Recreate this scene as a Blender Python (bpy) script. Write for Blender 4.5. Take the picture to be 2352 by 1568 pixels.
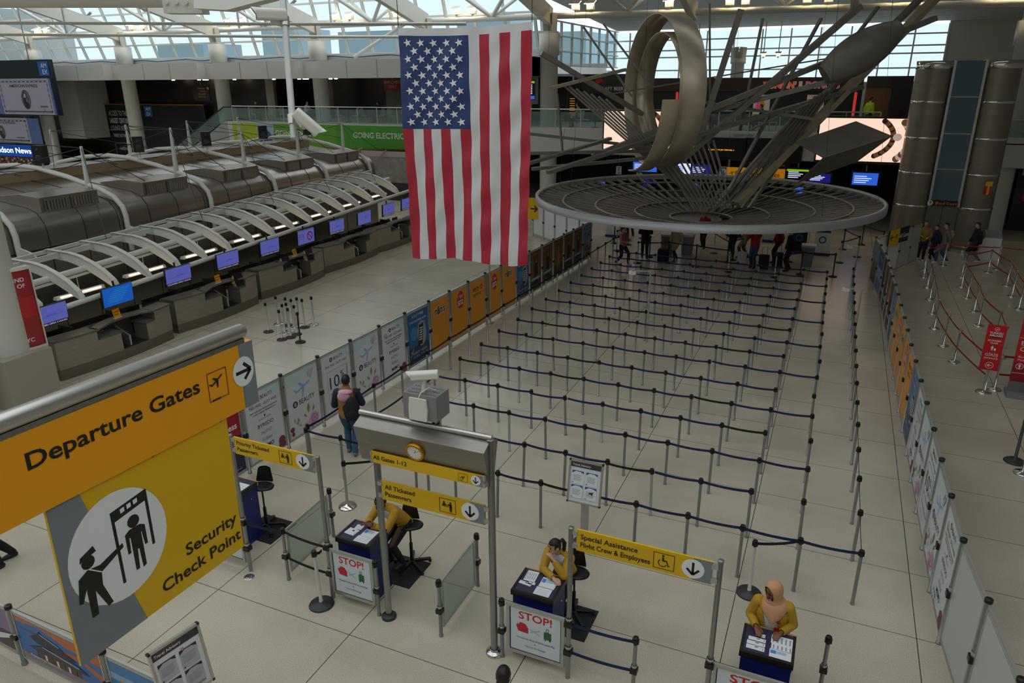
import bpy, bmesh, math, random
from mathutils import Vector, Matrix
random.seed(7)
SC = bpy.context.scene
for _o in list(bpy.data.objects): bpy.data.objects.remove(_o)
# ---------------------------------------------------------------- camera
FPX, PIT, ROL, YAW, CAMH = 1663.94, 0.3472685, -0.0072517, -0.4188844, 7.4490
_cy, _sy, _cp, _sp = math.cos(YAW), math.sin(YAW), math.cos(PIT), math.sin(PIT)
FWD = Vector((_sy*_cp, _cy*_cp, -_sp)); _r = Vector((_cy, -_sy, 0)); _u = _r.cross(FWD)
CR = _r*math.cos(ROL) + _u*math.sin(ROL); CU = _u*math.cos(ROL) - _r*math.sin(ROL)
cam = bpy.data.cameras.new('camera'); cam.sensor_fit = 'HORIZONTAL'; cam.sensor_width = 36.0
cam.lens = FPX/2352*36.0; cam.clip_start = 0.05; cam.clip_end = 400
co = bpy.data.objects.new('camera', cam); SC.collection.objects.link(co)
co.matrix_world = Matrix(((CR.x, CU.x, -FWD.x, 0), (CR.y, CU.y, -FWD.y, 0), (CR.z, CU.z, -FWD.z, CAMH), (0, 0, 0, 1)))
SC.camera = co
# ---------------------------------------------------------------- sky, sun, exposure
W = bpy.data.worlds.new('overcast_sky'); SC.world = W; W.use_nodes = True
bg = W.node_tree.nodes['Background']; bg.inputs[0].default_value = (0.90, 0.96, 1.0, 1); bg.inputs[1].default_value = 1.9
SC.view_settings.view_transform = 'Standard'; SC.view_settings.look = 'None'
SC.view_settings.exposure = 0.0; SC.view_settings.gamma = 1.0; SC.view_settings.use_curve_mapping = False
def portal(name, loc, sx, sy, rot=(0, 0, 0)):
    l = bpy.data.lights.new(name, 'AREA'); l.shape = 'RECTANGLE'; l.size = sx; l.size_y = sy; l.cycles.is_portal = True
    o = bpy.data.objects.new(name, l); o.location = loc; o.rotation_euler = rot; SC.collection.objects.link(o); return o
# ---------------------------------------------------------------- materials
def srgb(h):
    if isinstance(h, str):
        h = h.lstrip('#'); c = [int(h[i:i+2], 16)/255 for i in (0, 2, 4)]
    else: c = [v/255 for v in h]
    return tuple(v/12.92 if v <= 0.04045 else ((v+0.055)/1.055)**2.4 for v in c) + (1.0,)
MATS = {}
def mat(name, col, rough=0.5, metal=0.0, emit=0.0, spec=None, noise=None, ecol=None, bump=None, coat=0.0):
    if name in MATS: return MATS[name]
    m = bpy.data.materials.new(name); m.use_nodes = True; nt = m.node_tree; b = nt.nodes['Principled BSDF']
    c = srgb(col); b.inputs['Base Color'].default_value = c
    b.inputs['Roughness'].default_value = rough; b.inputs['Metallic'].default_value = metal
    if spec is not None: b.inputs['Specular IOR Level'].default_value = spec
    if coat: b.inputs['Coat Weight'].default_value = coat
    if emit:
        b.inputs['Emission Color'].default_value = srgb(ecol) if ecol else c; b.inputs['Emission Strength'].default_value = emit
    if noise:                                   # (scale xyz, amount, detail) mottling that belongs to the surface
        (sx, sy, sz), amt, det = noise
        tc = nt.nodes.new('ShaderNodeTexCoord'); mp = nt.nodes.new('ShaderNodeMapping'); mp.inputs['Scale'].default_value = (sx, sy, sz)
        nz = nt.nodes.new('ShaderNodeTexNoise'); nz.inputs['Scale'].default_value = 1.0; nz.inputs['Detail'].default_value = det
        nt.links.new(tc.outputs['Object'], mp.inputs[0]); nt.links.new(mp.outputs[0], nz.inputs['Vector'])
        rp = nt.nodes.new('ShaderNodeMapRange'); rp.inputs['From Min'].default_value = .3; rp.inputs['From Max'].default_value = .7
        rp.inputs['To Min'].default_value = 1-amt; rp.inputs['To Max'].default_value = 1+amt
        mx = nt.nodes.new('ShaderNodeVectorMath'); mx.operation = 'SCALE'; mx.inputs[0].default_value = c[:3]
        nt.links.new(nz.outputs['Fac'], rp.inputs['Value']); nt.links.new(rp.outputs[0], mx.inputs['Scale'])
        nt.links.new(mx.outputs[0], b.inputs['Base Color'])
        if bump:
            bp = nt.nodes.new('ShaderNodeBump'); bp.inputs['Strength'].default_value = bump; bp.inputs['Distance'].default_value = .02
            nt.links.new(nz.outputs['Fac'], bp.inputs['Height']); nt.links.new(bp.outputs[0], b.inputs['Normal'])
    MATS[name] = m; return m
def glassmat(name, tint, trans=0.85, rough=0.02):
    if name in MATS: return MATS[name]
    m = bpy.data.materials.new(name); m.use_nodes = True; nt = m.node_tree
    for n in list(nt.nodes): nt.nodes.remove(n)
    o = nt.nodes.new('ShaderNodeOutputMaterial'); t = nt.nodes.new('ShaderNodeBsdfTransparent'); t.inputs[0].default_value = srgb(tint)
    g = nt.nodes.new('ShaderNodeBsdfPrincipled'); g.inputs['Base Color'].default_value = srgb(tint); g.inputs['Roughness'].default_value = rough
    mx = nt.nodes.new('ShaderNodeMixShader'); mx.inputs[0].default_value = 1-trans
    nt.links.new(t.outputs[0], mx.inputs[1]); nt.links.new(g.outputs[0], mx.inputs[2]); nt.links.new(mx.outputs[0], o.inputs[0])
    MATS[name] = m; return m
def floormat():
    m = bpy.data.materials.new('terrazzo_floor'); m.use_nodes = True; nt = m.node_tree; b = nt.nodes['Principled BSDF']; N = nt.nodes.new; L = nt.links.new
    tc = N('ShaderNodeTexCoord'); sp = N('ShaderNodeSeparateXYZ'); L(tc.outputs['Object'], sp.inputs[0])
    def line(out, off, per, w):
        a = N('ShaderNodeMath'); a.operation = 'SUBTRACT'; L(out, a.inputs[0]); a.inputs[1].default_value = off - per/2 - 100*per
        d = N('ShaderNodeMath'); d.operation = 'MODULO'; L(a.outputs[0], d.inputs[0]); d.inputs[1].default_value = per
        e = N('ShaderNodeMath'); e.operation = 'SUBTRACT'; L(d.outputs[0], e.inputs[0]); e.inputs[1].default_value = per/2
        f = N('ShaderNodeMath'); f.operation = 'ABSOLUTE'; L(e.outputs[0], f.inputs[0])
        g = N('ShaderNodeMath'); g.operation = 'LESS_THAN'; L(f.outputs[0], g.inputs[0]); g.inputs[1].default_value = w; return g
    l1 = line(sp.outputs[0], -0.604, 2.465, .006); l2 = line(sp.outputs[1], 6.640, 1.563, .005)
    mxl = N('ShaderNodeMath'); mxl.operation = 'MAXIMUM'; L(l1.outputs[0], mxl.inputs[0]); L(l2.outputs[0], mxl.inputs[1])
    nz = N('ShaderNodeTexNoise'); nz.inputs['Scale'].default_value = 105; nz.inputs['Detail'].default_value = 2; L(tc.outputs['Object'], nz.inputs['Vector'])
    cr = N('ShaderNodeValToRGB'); e = cr.color_ramp.elements
    e[0].position = .30; e[0].color = srgb('#8d8778'); e[1].position = .42; e[1].color = srgb('#beb59f')
    x = e.new(.62); x.color = srgb('#c9c2b0'); x = e.new(.74); x.color = srgb('#dcd6c6'); L(nz.outputs['Fac'], cr.inputs[0])
    n2 = N('ShaderNodeTexNoise'); n2.inputs['Scale'].default_value = .55; n2.inputs['Detail'].default_value = 5; L(tc.outputs['Object'], n2.inputs['Vector'])
    rp = N('ShaderNodeMapRange'); rp.inputs['From Min'].default_value = .35; rp.inputs['From Max'].default_value = .65; rp.inputs['To Min'].default_value = .84; rp.inputs['To Max'].default_value = 1.02; L(n2.outputs['Fac'], rp.inputs['Value'])
    sc = N('ShaderNodeVectorMath'); sc.operation = 'SCALE'; L(cr.outputs[0], sc.inputs[0]); L(rp.outputs[0], sc.inputs['Scale'])
    mix = N('ShaderNodeMix'); mix.data_type = 'RGBA'; L(mxl.outputs[0], mix.inputs[0]); L(sc.outputs[0], mix.inputs[6]); mix.inputs[7].default_value = srgb('#3a352c')
    L(mix.outputs[2], b.inputs['Base Color']); b.inputs['Roughness'].default_value = .26; b.inputs['Specular IOR Level'].default_value = .42
    return m
FLOOR = floormat()
WHITE = mat('white_paint', '#d3d3cb', .45); WALLW = mat('white_wall_panel', '#c4c4be', .6)
BEIGE = mat('beige_wall', '#b09a72', .6); GREYW = mat('grey_panel', '#8d8d88', .6)
STEEL = mat('brushed_steel', '#8f8d86', .36, .9, noise=((3, 3, 60), .08, 2)); STEELB = mat('bright_steel', '#c9c8c2', .3, .85)
CHROME = mat('chrome', '#d5d4d0', .12, 1.0); ALU = mat('aluminium', '#b9bab5', .42, .75); GREYPOLE = mat('grey_pole', '#969895', .35, .7)
DARKST = mat('vault_steel', '#8f8a81', .27, .85, noise=((.6, .6, 1.2), .12, 4)); BLACK = mat('black_plastic', '#121212', .42); RUBBER = mat('black_rubber', '#1b1b1c', .75)
GREYBASE = mat('dark_grey_base', '#3a3c3c', .5, .3); BLUEBELT = mat('navy_belt', '#0f2350', .7); BLACKBELT = mat('black_belt', '#0d0d0f', .7); REDBELT = mat('red_belt', '#a8141c', .6)
YEL = mat('sign_yellow', '#e0b206', .45); ORA = mat('sign_orange', '#e09000', .45); SGREY = mat('sign_grey', '#7c8288', .5); INK = mat('sign_black', '#141210', .5)
SWHITE = mat('sign_white', '#e6e9e9', .5); NAVY = mat('podium_navy', '#12206a', .5, noise=((4, 4, 4), .12, 3)); PTOP = mat('podium_top', '#332f4c', .35)
PAPER = mat('paper', '#dcdfe2', .7); PBLUE = mat('print_blue', '#3f86cf', .7); PGREY = mat('print_grey', '#8a8f96', .7); PDARK = mat('print_dark', '#2c2f36', .7); WOOD = mat('light_wood', '#b58f58', .55)
RED = mat('sign_red', '#c3141d', .4); REDD = mat('deep_red', '#8c0f17', .45); GRANITE = mat('grey_granite', '#5c5c58', .3, noise=((40, 40, 40), .35, 3))
DARK = mat('dark_cladding', '#1a1818', .4); DARKB = mat('brown_cladding', '#2a211d', .5); DGREY = mat('dark_grey', '#2b2c2d', .5)
SKIN1 = mat('skin_brown', '#7a4e38', .55); SKIN2 = mat('skin_light', '#c39a80', .55); SKIN3 = mat('skin_dark', '#5a3a2a', .55); HAIR = mat('dark_hair', '#120d0b', .5)
GREENM = mat('green_print', '#1f6d35', .6); OFFW = mat('off_white_plastic', '#d9d8cf', .45); CLGLASS = glassmat('clear_panel', '#dfe6e2', .80, .1)
RGLASS = glassmat('railing_glass', '#e2efec', .88, .03); SKYGLASS = glassmat('tinted_glazing', '#b6c4ca', .96, .05)
LAMPM = mat('lamp_face', '#ffe6bd', .4, emit=18.0); TUBEM = mat('lamp_tube', '#ffdcae', .4, emit=7.0); GOLD = mat('gold', '#c98a20', .3, .8)
# ---------------------------------------------------------------- mesh builder
V = Vector
class MB:
    def __init__(s): s.v = []; s.f = []; s.m = []; s.s = []
    def add(s, vs, fs, m=0, smooth=False):
        n = len(s.v); s.v += [tuple(v) for v in vs]
        for f in fs: s.f.append([i+n for i in f]); s.m.append(m); s.s.append(smooth)
        return s
    def box(s, a, b, m=0):
        (x0, y0, z0), (x1, y1, z1) = a, b
        return s.add([(x0,y0,z0),(x1,y0,z0),(x1,y1,z0),(x0,y1,z0),(x0,y0,z1),(x1,y0,z1),(x1,y1,z1),(x0,y1,z1)],
                     [(3,2,1,0),(4,5,6,7),(0,1,5,4),(1,2,6,5),(2,3,7,6),(3,0,4,7)], m)
    def obox(s, c, ax, ay, az, m=0):          # centre and three half-extent vectors
        c, ax, ay, az = V(c), V(ax), V(ay), V(az)
        vs = [c+ax*i+ay*j+az*k for k in (-1, 1) for j, i in ((-1,-1),(-1,1),(1,1),(1,-1))]
        return s.add(vs, [(3,2,1,0),(4,5,6,7),(0,1,5,4),(1,2,6,5),(2,3,7,6),(3,0,4,7)], m)
    def bar(s, p, q, w, h, m=0, up=(0, 0, 1)):
        p, q = V(p), V(q); d = (q-p); l = d.length; d.normalize(); r = d.cross(V(up))
        if r.length < 1e-4: r = V((1, 0, 0))
        r.normalize(); u = r.cross(d)
        return s.obox((p+q)/2, d*(l/2), r*(w/2), u*(h/2), m)
    def tube(s, pts, r, n=8, m=0, caps=True):
        pts = [V(p) for p in pts]; rr = r if isinstance(r, (list, tuple)) else [r]*len(pts); vs = []; fs = []
        t = (pts[1]-pts[0]).normalized(); a = t.cross(V((0, 0, 1)))
        if a.length < 1e-3: a = t.cross(V((1, 0, 0)))
        a.normalize()
        for i, p in enumerate(pts):
            d = (pts[min(i+1, len(pts)-1)]-pts[max(i-1, 0)]).normalized()
            a = (a-d*a.dot(d)); a.normalize(); b = d.cross(a)
            vs += [p+(a*math.cos(2*math.pi*k/n)+b*math.sin(2*math.pi*k/n))*rr[i] for k in range(n)]
        for i in range(len(pts)-1):
            for k in range(n): fs.append((i*n+k, i*n+(k+1) % n, (i+1)*n+(k+1) % n, (i+1)*n+k))
        s.add(vs, fs, m, True)
        if caps:
            s.add(vs[:n], [tuple(range(n))[::-1]], m); s.add(vs[-n:], [tuple(range(n))], m)
        return s
    def cyl(s, p, q, r, n=12, m=0): return s.tube([p, q], r, n, m)
    def lathe(s, prof, c=(0, 0, 0), n=20, m=0, smooth=True):
        vs = []; fs = []; k = len(prof)
        for i in range(n):
            a = 2*math.pi*i/n
            vs += [(c[0]+r*math.cos(a), c[1]+r*math.sin(a), c[2]+z) for r, z in prof]
        for i in range(n):
            j = (i+1) % n
            for q in range(k-1): fs.append((i*k+q, j*k+q, j*k+q+1, i*k+q+1))
        return s.add(vs, fs, m, smooth)
    def ell(s, c, r, n=12, m=0, rot=None):
        vs = []; fs = []; k = max(6, n//2)
        for i in range(k+1):
            p = math.pi*i/k
            for j in range(n):
                a = 2*math.pi*j/n; q = V((r[0]*math.sin(p)*math.cos(a), r[1]*math.sin(p)*math.sin(a), r[2]*math.cos(p)))
                if rot: q = rot @ q
                vs.append(V(c)+q)
        for i in range(k):
            for j in range(n): fs.append((i*n+j, (i+1)*n+j, (i+1)*n+(j+1) % n, i*n+(j+1) % n))
        return s.add(vs, fs, m, True)
    def prism(s, poly, O, R, U, t, m=0):      # polygon in (u,v) on plane O,R,U, extruded by t along R x U
        O, R, U = V(O), V(R), V(U); N = R.cross(U).normalized()*t; n = len(poly)
        a = [O+R*u+U*v for u, v in poly]; vs = a+[p+N for p in a]
        return s.add(vs, [tuple(range(n))[::-1], tuple(range(n, 2*n))]+[(i, (i+1) % n, n+(i+1) % n, n+i) for i in range(n)], m)
    def grid(s, rows, m=0, smooth=True):
        n = len(rows[0]); vs = [p for r in rows for p in r]
        return s.add(vs, [(i*n+j, i*n+j+1, (i+1)*n+j+1, (i+1)*n+j) for i in range(len(rows)-1) for j in range(n-1)], m, smooth)
    def build(s, name, mats, parent=None, loc=None):
        me = bpy.data.meshes.new(name); me.from_pydata(s.v, [], s.f); me.validate(clean_customdata=False)
        if not isinstance(mats, (list, tuple)): mats = [mats]
        for q in mats: me.materials.append(q)
        if len(me.polygons) == len(s.f):
            me.polygons.foreach_set('material_index', s.m); me.polygons.foreach_set('use_smooth', s.s)
        o = bpy.data.objects.new(name, me); SC.collection.objects.link(o)
        if parent is not None: o.parent = parent
        if loc is not None: o.location = loc
        return o
def tag(o, label, cat, group=None, kind=None):
    o['label'] = label; o['category'] = cat
    if group: o['group'] = group
    if kind: o['kind'] = kind
    return o
def thing(name, label, cat, loc=(0, 0, 0), rz=0.0, group=None):
    o = bpy.data.objects.new(name, None); o.empty_display_size = .1; SC.collection.objects.link(o)
    o.location = loc; o.rotation_euler = (0, 0, rz); return tag(o, label, cat, group)
def struct(o): o['kind'] = 'structure'; return o
def dup(root, loc, rz=None, label=None, group=None, skip=()):
    r = root.copy(); SC.collection.objects.link(r); r.location = loc
    if rz is not None: r.rotation_euler = (0, 0, rz)
    if label: r['label'] = label
    if group: r['group'] = group
    for ch in root.children:
        if ch.name.split('.')[0] in skip: continue
        c = ch.copy(); SC.collection.objects.link(c); c.parent = r
        for g in ch.children:
            d = g.copy(); SC.collection.objects.link(d); d.parent = c
    return r
ORD = 'zeroth first second third fourth fifth sixth seventh eighth ninth tenth eleventh twelfth thirteenth fourteenth fifteenth sixteenth seventeenth eighteenth nineteenth twentieth twenty-first twenty-second twenty-third twenty-fourth twenty-fifth twenty-sixth'.split()
# ---------------------------------------------------------------- lettering and flat artwork on planes
TXT = {}
def glyphs(s, bold):
    k = (s, bold)
    if k not in TXT:
        cu = bpy.data.curves.new('lettering', 'FONT'); cu.body = s; cu.size = 1.0; cu.offset = bold; cu.resolution_u = 3; cu.fill_mode = 'FRONT'
        o = bpy.data.objects.new('lettering', cu); SC.collection.objects.link(o); dg = bpy.context.evaluated_depsgraph_get()
        me = o.evaluated_get(dg).to_mesh(); vs = [(v.co.x, v.co.y) for v in me.vertices]; fs = [tuple(p.vertices) for p in me.polygons]
        o.evaluated_get(dg).to_mesh_clear(); bpy.data.objects.remove(o); bpy.data.curves.remove(cu)
        xs = [v[0] for v in vs] or [0]; TXT[k] = (vs, fs, min(xs), max(xs))
    return TXT[k]
class Art:
    """flat shapes laid on a plane: O centre, R right, U up (unit vectors)"""
    def __init__(s, O, R, U, lift=.002): s.O, s.R, s.U = V(O), V(R).normalized(), V(U).normalized(); s.N = s.R.cross(s.U).normalized(); s.k = 0; s.lift = lift; s.mb = MB(); s.mats = []
    def mi(s, m):
        if m not in s.mats: s.mats.append(m)
        return s.mats.index(m)
    def P(s, u, v, k): return s.O+s.R*u+s.U*v+s.N*(s.lift*k)
    def poly(s, pts, m, k=None):
        if k is None: s.k += .25; k = 1+s.k
        s.mb.add([s.P(u, v, k) for u, v in pts], [tuple(range(len(pts)))], s.mi(m)); return s
    def rect(s, u0, v0, u1, v1, m, k=None): return s.poly([(u0, v0), (u1, v0), (u1, v1), (u0, v1)], m, k)
    def circ(s, u, v, r, m, rv=None, n=28, k=None):
        rv = rv or r; return s.poly([(u+r*math.cos(2*math.pi*i/n), v+rv*math.sin(2*math.pi*i/n)) for i in range(n)], m, k)
    def line(s, a, b, w, m, k=None):
        (x0, y0), (x1, y1) = a, b; l = math.hypot(x1-x0, y1-y0) or 1; dx, dy = -(y1-y0)/l*w/2, (x1-x0)/l*w/2
        return s.poly([(x0+dx, y0+dy), (x0-dx, y0-dy), (x1-dx, y1-dy), (x1+dx, y1+dy)], m, k)
    def frame(s, u0, v0, u1, v1, w, m):
        s.k += .25; k = 1+s.k
        for a in ((u0, v0, u1, v0+w), (u0, v1-w, u1, v1), (u0, v0, u0+w, v1), (u1-w, v0, u1, v1)): s.rect(*a, m, k)
        return s
    def text(s, t, u, v, h, m, al='c', bold=.012, w=None, shear=0.0):
        vs, fs, x0, x1 = glyphs(t, bold); sc = h/.72; sx = sc
        if w: sx = w/max(x1-x0, .01)
        o = {'l': x0, 'c': (x0+x1)/2, 'r': x1}[al]; s.k += .25; k = 1+s.k
        s.mb.add([s.P(u+(x-o)*sx+shear*y*sc, v+y*sc, k) for x, y in vs], fs, s.mi(m)); return s
    def arrow(s, u, v, r, ang, m, w=None):
        w = w or r*.26; c, q = math.cos(ang), math.sin(ang); T = lambda x, y: (u+x*c-y*q, v+x*q+y*c)
        s.k += .25; k = 1+s.k
        s.line(T(-r*.75, 0), T(r*.62, 0), w, m, k); s.line(T(r*.72, 0), T(r*.05, r*.62), w, m, k); s.line(T(r*.72, 0), T(r*.05, -r*.62), w, m, k); return s
    def build(s, name, parent=None, loc=None): return s.mb.build(name, s.mats, parent, loc)
def plane_icon(A, u, v, r, m, ang=.45):
    c, q = math.cos(ang), math.sin(ang); T = lambda x, y: (u+(x*c-y*q)*r, v+(x*q+y*c)*r)
    A.poly([T(*p) for p in [(-.9,-.08),(.8,-.08),(1,.03),(.8,.12),(-.9,.10)]], m)
    A.poly([T(*p) for p in [(.25,0),(-.25,-.75),(-.45,-.75),(-.1,0)]], m); A.poly([T(*p) for p in [(.25,.05),(-.15,.6),(-.35,.6),(-.1,.05)]], m)
    A.poly([T(*p) for p in [(-.6,0),(-.95,.4),(-1.08,.4),(-.9,0)]], m)
def man_icon(A, u, v, h, m):
    A.circ(u, v+h*.9, h*.1, m, n=14); A.poly([(u-h*.2, v+h*.76), (u+h*.2, v+h*.76), (u+h*.2, v+h*.42), (u+h*.13, v+h*.42), (u+h*.12, v+h*.68), (u+h*.11, v), (u+.02*h, v), (u, v+h*.38), (u-.02*h, v), (u-h*.11, v), (u-h*.12, v+h*.68), (u-h*.13, v+h*.42), (u-h*.2, v+h*.42)], m)
# ---------------------------------------------------------------- measured points: a sight line met with a real wall, floor or shelf plane
def at(x, y, X=None, Y=None, Z=None):
    d = FWD+CR*((x-1176)/FPX)-CU*((y-784)/FPX); C = V((0, 0, CAMH))
    t = (X/d.x) if X is not None else (Y/d.y) if Y is not None else (Z-CAMH)/d.z
    return C+d*t
# ---------------------------------------------------------------- the hall
o = MB().box((-85, -22, -.3), (14, 64, 0)).build('floor', FLOOR); struct(o)
DECK = mat('roof_deck', '#cfcfca', .6)
m = MB()
ys = [(-22, -12), (-9.5, -7.3), (-4.4, -2.2), (.8, 3.0), (6.2, 8.4), (11.8, 19.6), (20.5, 26.6), (27.4, 33.6), (34.1, 36.5)]  # unseen roof bands, gaps laid out to shape daylight: wide near, narrow farther
for a, b in ys: m.box((-85, a, 14.6), (14, b, 14.9))
for x in (-85, -62, -40, -20, 8): m.box((x, -22, 14.3), (x+(6 if x == 8 else 1.5), 36.5, 14.6))
m.add([(-17.5, 36.5, 14.6), (14, 36.5, 14.6), (14, 42.3, 12.2), (-17.5, 42.3, 12.2), (-17.5, 36.5, 14.9), (14, 36.5, 14.9), (14, 42.3, 12.5), (-17.5, 42.3, 12.5)], [(0, 1, 2, 3), (7, 6, 5, 4), (0, 4, 5, 1), (2, 6, 7, 3), (1, 5, 6, 2), (0, 3, 7, 4)])
def dz(y): return 12.2-(y-42.3)*1.25/18.2
def slab(x0, x1, y0, y1, t=.2, dn=0): m.add([(x0, y0, dz(y0)-dn), (x1, y0, dz(y0)-dn), (x1, y1, dz(y1)-dn), (x0, y1, dz(y1)-dn), (x0, y0, dz(y0)+t), (x1, y0, dz(y0)+t), (x1, y1, dz(y1)+t), (x0, y1, dz(y1)+t)], [(3, 2, 1, 0), (4, 5, 6, 7), (0, 1, 5, 4), (1, 2, 6, 5), (2, 3, 7, 6), (3, 0, 4, 7)])
for x0, x1 in ((-17.5, -11.4), (-10.6, -4.0), (-3.2, 3.4), (4.2, 14)): slab(x0, x1, 42.3, 45)
slab(-17.5, 14, 45, 52)
slab(-17.5, 14, 52, 60.5)
for k in range(20): slab(-17.5, 14, 52.2+k*.4, 52.35+k*.4, 0, .05)
o = m.build('ceiling', DECK); struct(o)
struct(MB().box((-85.4, -22, 0), (-85, 64, 15)).build('wall_left', WALLW)); struct(MB().box((14, -22, 0), (14.4, 64, 15)).build('wall_right', WALLW))
struct(MB().box((-85, -22.4, 0), (14, -22, 15)).build('wall_front', WALLW))
m = MB(); m.box((-85, 60.5, 0), (-18.5, 60.9, 8.6)); m.box((-18.5, 60.5, 0), (14, 60.9, 7.0)); m.box((5.5, 60.5, 7), (14, 60.9, 11)); struct(m.build('wall_back', WALLW))
for x, y, sx, sy in ((-30, -1, 90, 26), (-30, 26, 90, 24)): portal('roof_portal', (x, y, 14.95), sx, sy)
portal('gable_portal', (-50, 43.4, 11.8), 64, 5.6, (math.radians(-108), 0, 0))
portal('rear_portal', (-6.5, 60.8, 8.7), 24, 3.6, (math.radians(-90), 0, 0))
# sloped glazing over the left back wall
g0, g1 = V((0, 44.5, 9.14)), V((0, 42.65, 14.6))
def gl(x, t): return V((x, g0.y+(g1.y-g0.y)*t, g0.z+(g1.z-g0.z)*t))
win = MB().add([gl(-80, 0), gl(-17.5, 0), gl(-17.5, 1), gl(-80, 1)], [(0, 1, 2, 3)]).build('window_1', SKYGLASS); struct(win)
m = MB()
for i in range(32): m.bar(gl(-79.9+i*2.0, 0), gl(-79.9+i*2.0, 1), .16, .16, 0, (0, 1, 0))
for t in (.0, .18, .38, .58, .78, 1): m.bar(gl(-80, t), gl(-17.5, t), .09, .12)
m.build('window_frame', WHITE, win)
win = MB().add([(-18.5, 60.6, 7), (5.5, 60.6, 7), (5.5, 60.6, 10.8), (-18.5, 60.6, 10.8)], [(0, 1, 2, 3)]).build('window_2', SKYGLASS); struct(win)
m = MB()
for i in range(13): m.box((-18.55+i*2.0, 60.4, 7), (-18.45+i*2.0, 60.55, 10.8))
for z in (7.05, 8.0, 8.95, 9.45, 10.2): m.box((-18.5, 60.42, z-.05), (5.5, 60.54, z+.05))
m.build('window_frame', WHITE, win)
win = MB().add([(-17.4, 44.6, 8.2), (-17.4, 60, 8.2), (-17.4, 60, 10.9), (-17.4, 44.6, 10.9)], [(0, 1, 2, 3)]).build('window_3', SKYGLASS); struct(win)
m = MB()
for y in range(45, 61, 2): m.box((-17.4, y-.05, 8.2), (-17.25, y+.05, 10.9))
for z in (8.25, 9.1, 10, 10.85): m.box((-17.4, 44.6, z-.04), (-17.27, 60, z+.04))
m.build('window_frame', WHITE, win)
# snow-grey roofscape and trees seen faintly outside
for i, (x, w, h, d) in enumerate(((-74, 7, 11.5, 66), (-62, 5, 13, 70), (-50, 9, 12.2, 68), (-38, 6, 13.6, 72), (-30, 8, 11.4, 66))):
    tag(MB().box((x, d, 0), (x+w, d+6, h)).build('neighbouring_building', mat('pale_building', '#a9bcc4', .8)), '%s pale building outside behind the sloped glazing, counted from the left' % ORD[i+1], 'building', 'buildings outside the glazing')
# ledge, fascia boxes, cable
struct(MB().box((-80, 43.6, 8.75), (-17.5, 44.6, 9.12)).build('trim_1', WHITE))
segs = [(-80, -63.4), (-61.4, -52.6), (-51.0, -43.0), (-41.4, -34.2), (-32.4, -25.4), (-23.8, -17.4)]
m = MB()
for a, b in segs:
    m.box((a, 41.5, 7.58), (b, 43.6, 8.7))
m.box((-80, 42.3, 7.6), (-17.4, 43.6, 8.68)); fas = struct(m.build('trim_2', WALLW))
m = MB()
for a, b in segs:
    for k in (1, 2): m.box((a+(b-a)*k/3-.015, 41.485, 7.6), (a+(b-a)*k/3+.015, 41.5, 8.68))
m.build('panel_joint', mat('joint_grey', '#8a8a86', .7), fas)
m = MB(); pts = [(-70+i*1.5, 43.5, 8.95+.07*math.sin(i*2.1)) for i in range(30)]; m.tube(pts, .035, 6)
tag(m.build('blue_cable', mat('blue_cable', '#1d3f8f', .5)), 'loose blue cable running along the white ledge under the sloped glazing', 'cable')
# columns
colx = [-62.4, -51.9, -42.3, -33.4, -24.9, -16.6]
def column(x, y, r, top, label):
    t = thing('round_column', label, 'column', (x, y, 0)); t['kind'] = 'structure'
    MB().lathe([(r, 0), (r, 8.75), (r+.09, 8.76), (r+.09, top), (.0, top)], n=28).build('shaft', WHITE, t)
    m = MB(); m.bar((-.22, 0, top), (-.3, -.1, top+1.1), .3, .5); m.bar((.22, 0, top), (.3, -.1, top+1.1), .3, .5); m.box((-.45, -.3, top), (.45, .3, top+.12)); m.build('bracket', WHITE, t); return t
names = ['behind the big card screen at far left', 'in front of the dark lounge advertisement', 'beside the head of the escalator', 'left of the employees only door', 'behind the hanging flag', 'right of the flag behind the sculpture']
for x, n in zip(colx, names): column(x, 43, .52, 9.95, 'white round column '+n)
column(7.2, 42.4, .56, 9.8, 'white round column at the far right beside the elevator towers'); column(-7.75, 58, .45, 8.4, 'white round column against the far window wall')
struct(MB().tube([(-80, 43, 10.9), (-17, 43, 10.88), (9, 42.2, 10.5)], .17, 12).build('pipe_beam', WHITE))
m = MB()
for i, x in enumerate(colx+[-8.3, -.4]):
    # tapered roof girder rising towards the hall from each column head
    m.add([(x-.18, 43, 10.35), (x+.18, 43, 10.35), (x+.18, 43.1, 11.3), (x-.18, 43.1, 11.3), (x-.18, 30, 13.6), (x+.18, 30, 13.6), (x+.18, 30, 14.6), (x-.18, 30, 14.6)], [(0, 1, 2, 3), (7, 6, 5, 4), (0, 4, 5, 1), (1, 5, 6, 2), (2, 6, 7, 3), (3, 7, 4, 0)])
    for s in (-1, 1):
        m.tube([(x+4.6, 43, 10.95), (x+4.6+s*3.6, 40.2, 13.9)], .12, 8); m.tube([(x+4.6, 43, 10.95), (x+4.6+s*2.4, 43.6, 12.6)], .1, 8)
m.tube([(-30.5, 43.1, 8.9), (-26.2, 43, 10.9), (-21.5, 43, 8.9)], .13, 8)
struct(m.build('roof_truss', WHITE))
m = MB()
for z, y in ((10.75, 33), (10.2, 36)): m.tube([(-72, y-6, z+.6), (-52, y-1, z+.3), (-30, y+4, z-.2), (-20, y+6, z-.4)], .09, 8)
for x in (-66, -60, -54, -48, -42, -36, -30): m.bar((x, 34.2+(x+54)*.25, 10.6), (x, 34.2+(x+54)*.25, 14.6), .1, .1)
struct(m.build('roof_tie_rod', WHITE))
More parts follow.
